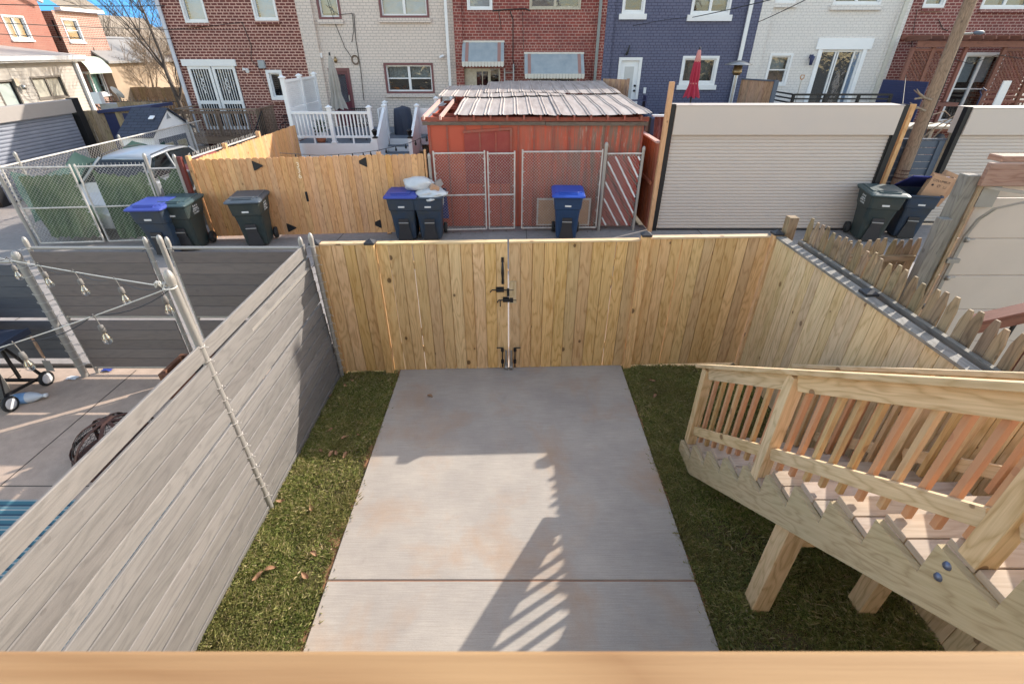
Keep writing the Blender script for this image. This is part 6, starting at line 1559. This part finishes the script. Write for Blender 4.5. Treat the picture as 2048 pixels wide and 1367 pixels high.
# ------------------------------------------------------------ navy house yard
nd=thing('patio_deck','low deck with black rails behind the wide beige roller door','deck',(6,17,0))
m=MB(); m.box(3.8,8.6,16.3,20.7,1.1,1.2); m.build('deck_floor',DECKG,nd)
m=MB()
for z in (2.12,1.97,1.7): m.beam((4.6,16.3,z),(8.35,16.3,z),.04,.03)
for z in (2.12,1.97): m.beam((8.35,16.3,z),(8.35,18.2,z),.03,.04)
m.build('hand_rail',BLACK,nd)
for x in (4.6,5.9,7.1,8.35): m=MB(); m.box(x-.025,x+.025,16.28,16.33,1.2,2.12,2); m.build('post',BLACK,nd)
ph=thing('patio_heater','tall steel patio heater with wide round hood beside the white downspout','patio heater',(7.75,18.8,1.2))
m=MB(); m.lathe([(0,.12),(.12,.10),(.44,.0),(.44,-.02),(.1,.05),(0,.05)],(7.75,18.8,3.38),24); m.build('reflector_hood',STEEL,ph)
m=MB(); m.lathe([(0,.28),(.13,.26),(.15,.06),(.16,.04),(.16,.0),(.12,-.02),(.12,-.06),(0,-.06)],(7.75,18.8,3.12),16); m.build('burner',BRASS,ph)
m=MB(); m.tube([(7.75,18.8,1.9),(7.75,18.8,3.08)],.035,10); m.build('pole',STEEL,ph); m=MB(); m.lathe([(0,0),(.23,0),(.23,.7),(.1,.75),(0,.75)],(7.75,18.8,1.2),18); m.build('base_cylinder',STEEL,ph)
sc=thing('wood_screen','upright reddish wood screen panel between the navy and white houses','screen',(8.9,18.5,0))
a=W(1484,157,18.9);b=W(1548,164,17.6)
m=MB(); board_run(m,a.x,18.9,b.x,17.6,.9,2.92,.1,.02); m.build('board_panel',SCREENW,sc); m=MB(); m.beam((a.x,18.9,2.94),(b.x,17.6,2.94),.09,.04); m.box(b.x,b.x+.14,17.55,17.68,0,2.96,2); m.build('edge_frame',SLATE,sc)
rk=thing('shelf_rack','dark blue slatted shelf rack left of the wooden lumber post by the navy house','rack',(4.2,18,0))
m=MB(); 
for x in (3.75,4.45): m.box(x-.02,x+.02,17.6,18.0,1.1,2.5,2)
for k in range(6): m.box(3.77,4.43,17.58,18.0,1.25+k*.22,1.27+k*.22,0)
m.build('rack_frame',NAVY,rk)
ws=thing('wood_screen','short brown board screen at the right end of the red shed roof','screen',(3.3,19,0))
m=MB(); board_run(m,3.18,18.9,3.9,18.2,1.0,2.95,.12,.02); m.box(3.86,3.94,18.12,18.2,.9,2.98,2); m.build('board_panel',SCREENW,ws)
m=MB(); m.box(3.5,4.1,12.3,12.9,0.,1.15); m.build('x',CARD) if False else None
qh=thing('draped_cloth','pink and white cloth draped over a dark wire frame beside the lumber post','cloth',(3.9,13,0))
m=MB(); m.grid(16,12,lambda u,v:(3.62+.55*u,13.2+.05*math.sin(u*22)+.04*math.sin(v*8),1.35+1.0*v)); m.build('cloth',plain('pink_stained_cloth',(.34,.14,.12),.8,c2=(.10,.02,.02),ns=5,amt=.9,stretch=(3,3,.6)),qh,recalc=False)
m=MB(); m.box(3.55,4.6,13.15,13.3,2.36,2.40,0); m.build('folded_edge',WHITEP,qh); m=MB(); m.box(3.45,3.5,13.1,13.4,.4,2.35); m.build('wire_frame',BLACK,qh)

# white house deck railing
wr=thing('deck_railing','black horizontal-bar railing below the sliding glass door of the white house','railing',(10.8,17.5,0))
m=MB()
for k in range(7): z=2.55-k*.125; m.beam((9.25,17.5,z),(12.45,17.5,z),.04,.045 if k else .06)
m.build('rail_bar',BLACK,wr)
for x in (9.25,10.3,11.4,12.45): m=MB(); m.box(x-.04,x+.04,17.49,17.57,1.3,2.56,2); m.build('post',BLACK,wr)
m=MB(); 
for k in range(7): z=2.55-k*.125; m.beam((9.25,17.5,z),(9.25,19,z-.0),.04,.045)
m.build('side_bar',BLACK,wr); m=MB(); m.box(9.2,12.5,17.5,20.7,1.2,1.3); m.build('deck_floor',DECKG,wr)
sh=thing('shovel','long handled shovel with orange D-grip leaning at the white house','shovel',(9.6,18.2,1.3))
a=W(1603,160,18.3); m=MB(); m.tube([(a.x,18.3,a.z-1.2),(a.x,18.3,a.z)],.015,6); m.build('shaft',STEEL,sh); m=MB(); m.tube([(a.x,18.3,a.z),(a.x-.06,18.3,a.z+.06),(a.x-.055,18.3,a.z+.14),(a.x+.055,18.3,a.z+.14),(a.x+.06,18.3,a.z+.06),(a.x,18.3,a.z)],.016,6); m.build('grip',plain('orange_plastic',(.45,.2,.05),.5),sh)
bp_=thing('board_fence','bright navy horizontal board screen between the white house and the pergola','fence',(13,18,0))
a=W(1768,157,18.6); b=W(1858,164,17.0)
m=MB()
for k in range(12): z=a.z-.11-k*.165; m.beam((a.x,18.6,z),(b.x,17.0,z),.03,.163)
m.build('board_panel',plain('bright_navy_paint',(.022,.03,.095),.5,amt=.3),bp_)
m=MB(); m.box(12.6,14.2,12.9,13.0,.2,1.9); tag(m.build('board_fence',plain('bright_navy_paint',(.022,.03,.095))),'low navy board screen glimpsed behind the utility pole branches','fence')
# junk behind the side gate: grey appliance, pale bench, bare shrub
jt=thing('workbench','pale bench with dark open shelves behind the blue-grey side gate','bench',(10,14,0))
m=MB(); m.box(10.4,11.8,13.6,14.4,2.02,2.08); m.build('bench_top',CREAM,jt); m=MB(); m.box(10.45,11.0,13.65,14.3,.2,2.0); m.build('cabinet',plain('charcoal_panel',(.05,.055,.07)),jt)
for x in (11.1,11.7): m=MB(); m.box(x,x+.08,13.65,13.75,0,2.02,2); m.build('leg',CREAM,jt)
m=MB(); m.lathe([(.0,-.02),(.16,-.02),(.16,.02),(.05,.03),(0,.03)],(11.35,13.6,1.75),16,'y'); m.build('fan_guard',BLACK,jt)
# pergola (house 6)
pg=thing('pergola','dark brown pergola with diagonal lattice screens at the maroon brick house','pergola',(16,18.5,0))
PY=20.0
m=MB(); m.box(14.3,20.5,HY-.09,HY-.03,4.12,4.27,0); m.box(14.4,20.5,PY-.12,PY-.055,3.88,4.07,0); m.build('beam',PERG,pg)
for k in range(14):
    x=14.5+k*.45; m=MB(); m.prism([(PY-.5,4.13),(PY-.35,4.08),(HY-.1,4.08),(HY-.1,4.22),(PY-.45,4.22)],(x,0,0),(0,1,0),(0,0,1),.045); m.build('rafter',PERG,pg)
def px(u,v): q=W(u,v,PY); return q.x
for x in (14.36,15.1,15.85,16.27,17.66,19.0): m=MB(); m.box(x-.06,x+.06,PY-.05,PY+.05,.8,3.88,2); m.build('post',PERG,pg)
def lattice(x0,x1,z0,z1,y):
    m=MB(); H=z1-z0; 
    for s in (1,-1):
        c=x0-H if s>0 else x0
        while c<(x1 if s>0 else x1+H):
            lo,hi=0.,H
            if s>0: lo=max(0,x0-c);hi=min(H,x1-c)
            else: lo=max(0,c-x1);hi=min(H,c-x0)
            if hi-lo>.03: m.beam((c+s*lo,y+s*.006,z0+lo),(c+s*hi,y+s*.006,z0+hi),.035 if 1 else 0,.035,(0,1,0)) if False else m.beam((c+s*lo,y+s*.006,z0+lo),(c+s*hi,y+s*.006,z0+hi),.036,.008,(0,1,0))
            c+=.125
    m.build('lattice',PERG,pg)
    for (za,zb) in ((z0-.08,z0),(z1,z1+.08)): m=MB(); m.box(x0,x1,y-.03,y+.03,za,zb,0); m.build('lattice_frame',PERG,pg)
lattice(14.42,15.79,2.5,3.76,PY); lattice(17.74,20.4,2.5,3.76,PY)
m=MB()
for z in (2.25,2.1): m.box(17.7,20.4,PY-.03,PY+.04,z,z+.09,0)
m.box(14.3,16.2,PY-.8,PY-.7,2.05,2.17,0); m.beam((16.2,PY-.75,2.11),(16.2,PY-.05,2.11),.09,.09); m.build('rail',PERG,pg)
m=MB(); m.box(14.3,20.4,PY,HY-.15,1.1,1.2); m.build('deck_floor',PERG,pg)
for k in range(20): m=MB(); x=17.5+k*.14; m.box(x+.25-.016,x+.25+.016,PY-.01,PY+.02,1.2,2.1,2); m.build('baluster',PERG,pg)
m=MB(); m.tube([W(1880,110,PY-.1),W(1940,128,PY-.1),W(1995,110,PY-.1),W(2048,118,PY-.1)],.01,5); m.build('cable',WIRE,pg)
wp=thing('white_board','tall white board standing before the right lattice of the pergola','board',(16.6,17,0)); a=W(2018,162,16.5); m=MB(); m.box(a.x-.14,a.x+.1,16.5,16.54,.8,a.z,2); m.build('board',WHITEP,wp)
cover('pale blue grey covered grill under the pergola by the french doors',(16.2,17.0,1.2),.8,.6,.88,plain('pale_blue_cover',(.16,.22,.28),.6),6,name='covered_grill')
m=MB(); a=W(1963,190,17.2); m.tube([a+Vector((0,0,-.5)),a,a+Vector((-.1,0,.1)),a+Vector((-.05,0,.2)),a+Vector((.1,0,.12))],.02,6); tag(m.build('garden_hose_hook',NAVY),'curled dark blue hook handle beside the pale blue covered grill','hook')

# ============================================================ left side: houses facing the side alley
def MX(X): return Matrix(((0,1,0,X),(1,0,0,0),(0,0,1,0),(0,0,0,1)))
# siding extension
XSD=-22.; e=thing('siding_house','cream clapboard extension with brown-framed windows above the grey garage','house',(XSD,20,0))
def sx(u,v,X=XSD): q=XP(u,v,X); return q.y,q.z
yc,_=sx(152,128); M_=MX(XSD)
w1=(sx(55,148)[0],sx(118,146)[0],sx(90,200)[1],sx(90,152)[1]); w2=(sx(0,165)[0]-.3,sx(25,160)[0],1.0,sx(10,160)[1])
facade(e,M_,17.0,27.7,-.05,3.3,[w1,w2],SIDING,depth=4.4)
m=MB(M_)
for k in range(24): z=.1+k*.14; 
m=MB(M_)
z=.05
while z<3.3:
    for (a,b) in ((17.0,w2[0]),(w2[1],w1[0]),(w1[1],27.7)): 
        if z>w1[2]-.14 or True: m.add([(a,.004,z+.13),(b,.004,z+.13),(b,.022,z),(a,.022,z)],[(0,1,2,3)])
    z+=.14
m.build('clapboard',SIDING,e,recalc=False)
BRNF=plain('bronze_frame',(.16,.14,.12),.5)
win(e,M_,*w1,BRNF,BRNF,.07,kind='none',mull=True,pane=plain('cream_shade',(.42,.40,.33),.6,amt=.15,ns=2)); win(e,M_,*w2,BLACK,BRNF,.07,kind='none',pane=plain('mint_shade',(.42,.48,.45),.4,amt=.3,ns=2))
m=MB(M_); m.box(16.8,28.1,-.0,.3,3.32,3.44); m.box(16.8,28.1,.3,.4,3.4,3.58); m.build('gutter',WHITEP,e)
m=MB(M_); m.add([(16.8,.36,3.58),(28.1,.36,3.58),(28.1,-4.5,4.1),(16.8,-4.5,4.1)],[(0,1,2,3)]); m.build('roof',plain('pale_membrane_roof',(.45,.40,.36),.7,amt=.4),e,recalc=False)
m=MB(M_); m.box(27.55,27.7,.02,.15,0,3.35,2); m.build('downspout',WHITEP,e)
m=MB(M_); q=sx(30,165); m.box(q[0]-.1,q[0]+.1,.02,.1,q[1]-.15,q[1]+.15); m.lathe([(0,-.1),(.08,-.08),(.08,.08),(0,.1)],(q[0]+.15,.15,q[1]-.2),8); m.build('flood_light',STEEL,e)
# salmon houses
XSM=-26.5
def ssx(u,v): q=XP(u,v,XSM); return q.y,q.z
M2=MX(XSM)
s1_=thing('salmon_house','salmon brick house with white sliding window above the cream extension','house',(XSM,27,0))
yb1=ssx(98,60)[0]; w=(ssx(0,30)[0],ssx(62,70)[0],ssx(40,80)[1],ssx(40,32)[1])
facade(s1_,M2,17.0,yb1,-.05,7.4,[w],BRPLAIN,depth=9); hroof(s1_,M2,17.0,yb1,7.4)
win(s1_,M2,*w,WHITEP,WHITEP,.07,kind='none',mull=True,blind='curtain',bh=1.,bcol=plain('white_curtain',(.40,.44,.46),amt=.6),sill=(WHITEP,.03,.08))
m=MB(M2); m.tube([(yb1-2.0,.25,7.0),(yb1-1.3,.3,6.5),(yb1-.1,.35,6.1)],.09,6); m.build('downspout',WHITEP,s1_)
s2_=thing('salmon_house','salmon brick house with arched mint awning at the corner of the side alley','house',(XSM,34,0))
ye=ssx(184,22)[0]
v1=(ssx(121,60)[0],ssx(152,60)[0],ssx(140,84)[1],ssx(130,38)[1]); v2=(ssx(154,165)[0],ssx(203,165)[0],ssx(190,190)[1],ssx(170,143)[1])
MB2=MX(XSM-.25)
facade(s2_,MX(XSM+.25),yb1+1.0,ye,-.05,5.75,[v1,v2],BRS,depth=9)
m=MB(MX(XSM+.25)); m.box(yb1+.8,ye+.25,-.1,.3,5.76,5.92); m.build('gutter',WHITEP,s2_)
m=MB(MX(XSM+.25)); m.add([(yb1+.8,.3,5.92),(ye+.25,.3,5.92),(ye+.25,-5.5,9.9),(yb1+.8,-5.5,9.9)],[(0,1,2,3)],[[(0,0),(8,0),(8,6.5),(0,6.5)]]); m.build('roof',SHINGT,s2_,recalc=False)
MM=MX(XSM+.25); win(s2_,MM,*v1,WHITEP,WHITEP,.07,blind='b',bh=.6,sill=(WHITEP,.03,.08)); win(s2_,MM,*v2,WHITEP,WHITEP,.09,kind='none',mull=True,blind='curtain',bh=1,bcol=plain('green_curtain',(.10,.25,.13),c2=(.45,.44,.42),ns=1.1,amt=1.),sill=(WHITEP,.05,.12))
m=MB(MM); a,b,c,d=v2
m.grid(8,8,lambda u,v:(a-.1+(b-a+.1)*u*.9,.05+.8*math.sin(v*PI/2),d+.9*math.cos(v*PI/2)-.1)); m.build('mint_awning',plain('mint_awning',(.42,.50,.42),.6,amt=.3),s2_,recalc=False)
m=MB(MM); wy_=lambda u,v:(ssx(u,v)[0],.03,ssx(u,v)[1]); m.tube([wy_(178,95),wy_(195,150),wy_(212,200)],.02,4); m.tube([wy_(150,190),wy_(215,230)],.03,4); m.build('wall_cable',WIRE,s2_)
ds=thing('satellite_dish','round white satellite dish at the corner of the salmon house','satellite dish',(-18,24,2)); q=W(233,187,24.5)
m=MB(Matrix.Translation(q)@Matrix.Rotation(R(-55),4,'X')@Matrix.Rotation(R(20),4,'Y')); m.lathe([(0,0),(.12,.01),(.22,.035),(.3,.07)],(0,0,0),20); m.build('reflector',WHITEP,ds,recalc=False); m=MB(); m.tube([q,q+Vector((.1,-.05,-.35)),q+Vector((-.2,.1,-.6))],.03,6); m.tube([q+Vector((.05,-.1,-.25)),q+Vector((.15,-.45,-.05))],.015,5); m.build('mount_arm',GALV,ds)
ac=thing('utility_cabinet','grey metal cabinet with white box beneath the satellite dish','cabinet',(-15,20,2)); q=W(232,228,20.5); m=MB(); m.box(q.x-.5,q.x+.55,q.y,q.y+.6,q.z-.45,q.z+.35); m.build('cabinet_body',plain('cabinet_grey',(.33,.31,.29)),ac); m=MB(); m.box(q.x-.62,q.x-.3,q.y-.1,q.y+.1,q.z+.36,q.z+.75); m.build('box',WHITEP,ac)
# distant houses
def gablehouse(label,x,y,w,d,ze,zr,wm,rm,ax='x',wins=(),name='distant_house'):
    t=thing(name,label,'house',(x,y,0)); m=MB(); m.box(x-w/2,x+w/2,y-d/2,y+d/2,-.1,ze)
    if ax=='x': # ridge along x
        m.prism([(y-d/2,ze),(y+d/2,ze),(y,zr)],(x-w/2,0,0),(0,1,0),(0,0,1),w)
        R1=[[(x-w/2-.3,y-d/2-.3,ze-.1),(x+w/2+.3,y-d/2-.3,ze-.1),(x+w/2+.3,y,zr+.1),(x-w/2-.3,y,zr+.1)],[(x-w/2-.3,y+d/2+.3,ze-.1),(x+w/2+.3,y+d/2+.3,ze-.1),(x+w/2+.3,y,zr+.1),(x-w/2-.3,y,zr+.1)]]
    else:
        m.prism([(x-w/2,ze),(x+w/2,ze),(x,zr)],(0,y-d/2,0),(1,0,0),(0,0,1),-d)
        R1=[[(x-w/2-.3,y-d/2-.3,ze-.1),(x-w/2-.3,y+d/2+.3,ze-.1),(x,y+d/2+.3,zr+.1),(x,y-d/2-.3,zr+.1)],[(x+w/2+.3,y-d/2-.3,ze-.1),(x+w/2+.3,y+d/2+.3,ze-.1),(x,y+d/2+.3,zr+.1),(x,y-d/2-.3,zr+.1)]]
    m.build('wall',wm,t); m=MB()
    for q in R1: m.add(q+[(p[0],p[1],p[2]-.12) for p in q],[(0,1,2,3),(4,7,6,5),(0,4,5,1),(1,5,6,2),(2,6,7,3),(3,7,4,0)],[[(0,0),(w,0),(w,4),(0,4)]]*6)
    m.build('roof',rm,t)
    for (wx,wz_,ww,wh) in wins: m=MB(); m.box(x+wx-ww/2-.08,x+wx+ww/2+.08,y-d/2-.05,y-d/2-.01,wz_-.08,wz_+wh+.08); f=m.build('window',WHITEP,t); m=MB(); m.box(x+wx-ww/2,x+wx+ww/2,y-d/2-.08,y-d/2-.051,wz_,wz_+wh); m.build('pane',plain('distant_dark_pane',(.05,.055,.06),.2),f)
gablehouse('distant indigo gabled house behind the bare tree',-35.3,50,7,9,3.7,6.3,PURP,SHINGT,'y',((2.5,2.2,.9,1.3),))
gablehouse('distant tan stucco house with a small square window behind the bare branches',-27.4,38,3.4,6,3.3,4.5,TANW,plain('grey_roof_far',(.26,.25,.24)),'y',((.5,1.9,.7,.9),(-1.0,1.2,.6,1.2)))
gablehouse('distant white dormered house beyond the tan house',-44,66,8,8,4.6,6.0,plain('far_white_siding',(.5,.5,.48)),plain('grey_roof_far',(.26,.25,.24)),'x',((1,3.2,1.2,1.2),(4,3.2,1.2,1.2)))
gablehouse('distant brown brick house at the end of the side alley',-31,46,4,6,2.2,3.3,TANW,plain('brown_roof_far',(.17,.13,.11)),'x',((-1,.9,.7,.9),(.7,.9,.7,.9)))
df=thing('distant_fence','distant low grey iron and board fence across the end of the side alley','fence',(-17,33,0)); m=MB()
for k in range(50): x=-27+k*.22; m.box(x-.02,x+.02,33,33.03,0,1.2+.1*(k%5==0),2)
m.box(-27,-16,33,33.03,1.05,1.1,0); m.box(-27,-16,33,33.03,.2,.25,0); m.build('railing_bars',plain('fence_far_dark',(.08,.075,.07)),df)
m=MB(); board_run(m,-30,36,-19,36.5,0,1.7,.3,.02,.01,.05); m.build('board_panel',WEATH,df)

# ------------------------------------------------------------ bare trees
def tree(label,base,h,spread,seed,mat=BARK,depth=6,r0=.16,name='bare_tree',lean=(0,0),n0=4,thin=1.):
    rs_=random.Random(seed); t=thing(name,label,'tree',base); trunk=MB(); crown=MB()
    def grow(p,d,L,r,k,mb):
        pts=[p];q=p;dd=d.copy();n=4
        for i in range(n):
            dd=(dd+Vector((rs_.uniform(-1,1),rs_.uniform(-1,1),rs_.uniform(-.5,.8)))*.16).normalized(); q=q+dd*L/n; pts.append(q)
        rr=[max(.0045*thin,r*(1-.4*i/n)) for i in range(n+1)]; mb.tube(pts,rr,6 if k<2 else 3,False)
        if k>=depth: return
        nb=3 if k<3 else rs_.choice((2,3))
        for j in range(nb):
            i=rs_.randint(2,n); a=rs_.uniform(0,6.28); ax=Vector((math.cos(a),math.sin(a),rs_.uniform(-.1,.5)))
            nd=(dd*rs_.uniform(.8,1.2)+ax*spread).normalized(); grow(pts[i],nd,L*rs_.uniform(.6,.82),rr[i]*.62,k+1,crown)
        grow(q,dd,L*.8,rr[-1]*.95,k+1,crown)
    b=Vector(base); grow(b-Vector((0,0,.1)),Vector((lean[0],lean[1],1)).normalized(),h*.3,r0,0,trunk)
    trunk.build('trunk',mat,t); crown.build('branches',mat,t,recalc=False)
tree('tall bare tree whose thin branches cross the sky left of the dark brick house',(-17.2,27.5,0),10.5,.62,3,BARK,6,.15)
tree('bare tree with pale branches in front of the distant tan house',(-20.2,33,0),6.5,.7,11,TWIG,6,.12)
tree('distant bare tree behind the indigo house',(-41,60,0),8,.7,21,BARK,5,.2,thin=2.5)
tree('distant bare tree at the end of the side alley',(-30,42,0),6.5,.7,27,BARK,5,.16,thin=2)
tree('far bare brown tree by the brown brick house',(-25.5,38,0),5.5,.7,37,TWIG,5,.14,thin=2)
# pruned twigs on the pole and branches at the side gate
sb=thing('bare_shrub','bare pale stems arching behind the blue-grey side gate','shrub',(10.2,13,0)); m=MB()
for pts in (((1810,262,12.6),(1850,235,12.7),(1890,222,12.9),(1900,232,13)),((1835,285,12.6),(1870,255,12.6),(1912,230,12.6)),((1842,300,12.5),(1880,262,12.5),(1918,228,12.6)),((1815,288,12.5),(1850,250,12.8),(1895,240,13)),((1846,300,12.5),(1846,260,12.6),(1835,245,12.8))):
    m.tube([W(*p) for p in pts],[.022,.016,.012,.008][:len(pts)],5)
m.build('stems',TWIG,sb)
m=MB()
for pts in (((1862,200,11.9),(1845,195,11.8),(1828,180,11.7)),((1850,197,11.8),(1838,186,11.7),(1834,178,11.7)),((1845,195,11.8),(1830,198,11.7)),((1850,222,11.9),(1835,215,11.8),(1820,205,11.7)),((1836,216,11.8),(1818,216,11.7))): m.tube([W(*p) for p in pts],[.03,.018,.008][:len(pts)],5)
m.build('twigs',TWIG,up)
# overhead wires
def owire(a,b,label,r=.012,sag=.15):
    m=MB(); m.tube(swag(a,b,sag,12),r,4); tag(m.build('overhead_wire',WIRE),label,'wire')
owire(Vector((-30,13,7.0)),Vector((6,13,7.0)),'x',.014) if False else None
owire(W(-40,8,14),W(330,12,14)+Vector((0,0,0)),'uppermost overhead wire crossing the salmon houses and the sky',.009,.02)
owire(W(-40,44,13),W(480,60,20.5),'overhead wire ending on the dark brick wall, second from the top',.008,.05)
owire(W(-40,66,13),W(345,78,20.5),'lower overhead wire crossing the salmon house window',.008,.05)
owire(W(1385,35,20.6),W(1620,-20,13),'thin service wire rising to the right from the navy house window',.012,.02)
owire(W(1515,45,20.6),W(1640,-15,13),'thin service wire rising from the edge of the white house',.012,.02)
owire(W(1812,150,17),W(1805,210,12),'thin wire hanging down beside the navy board screen',.008,.0)
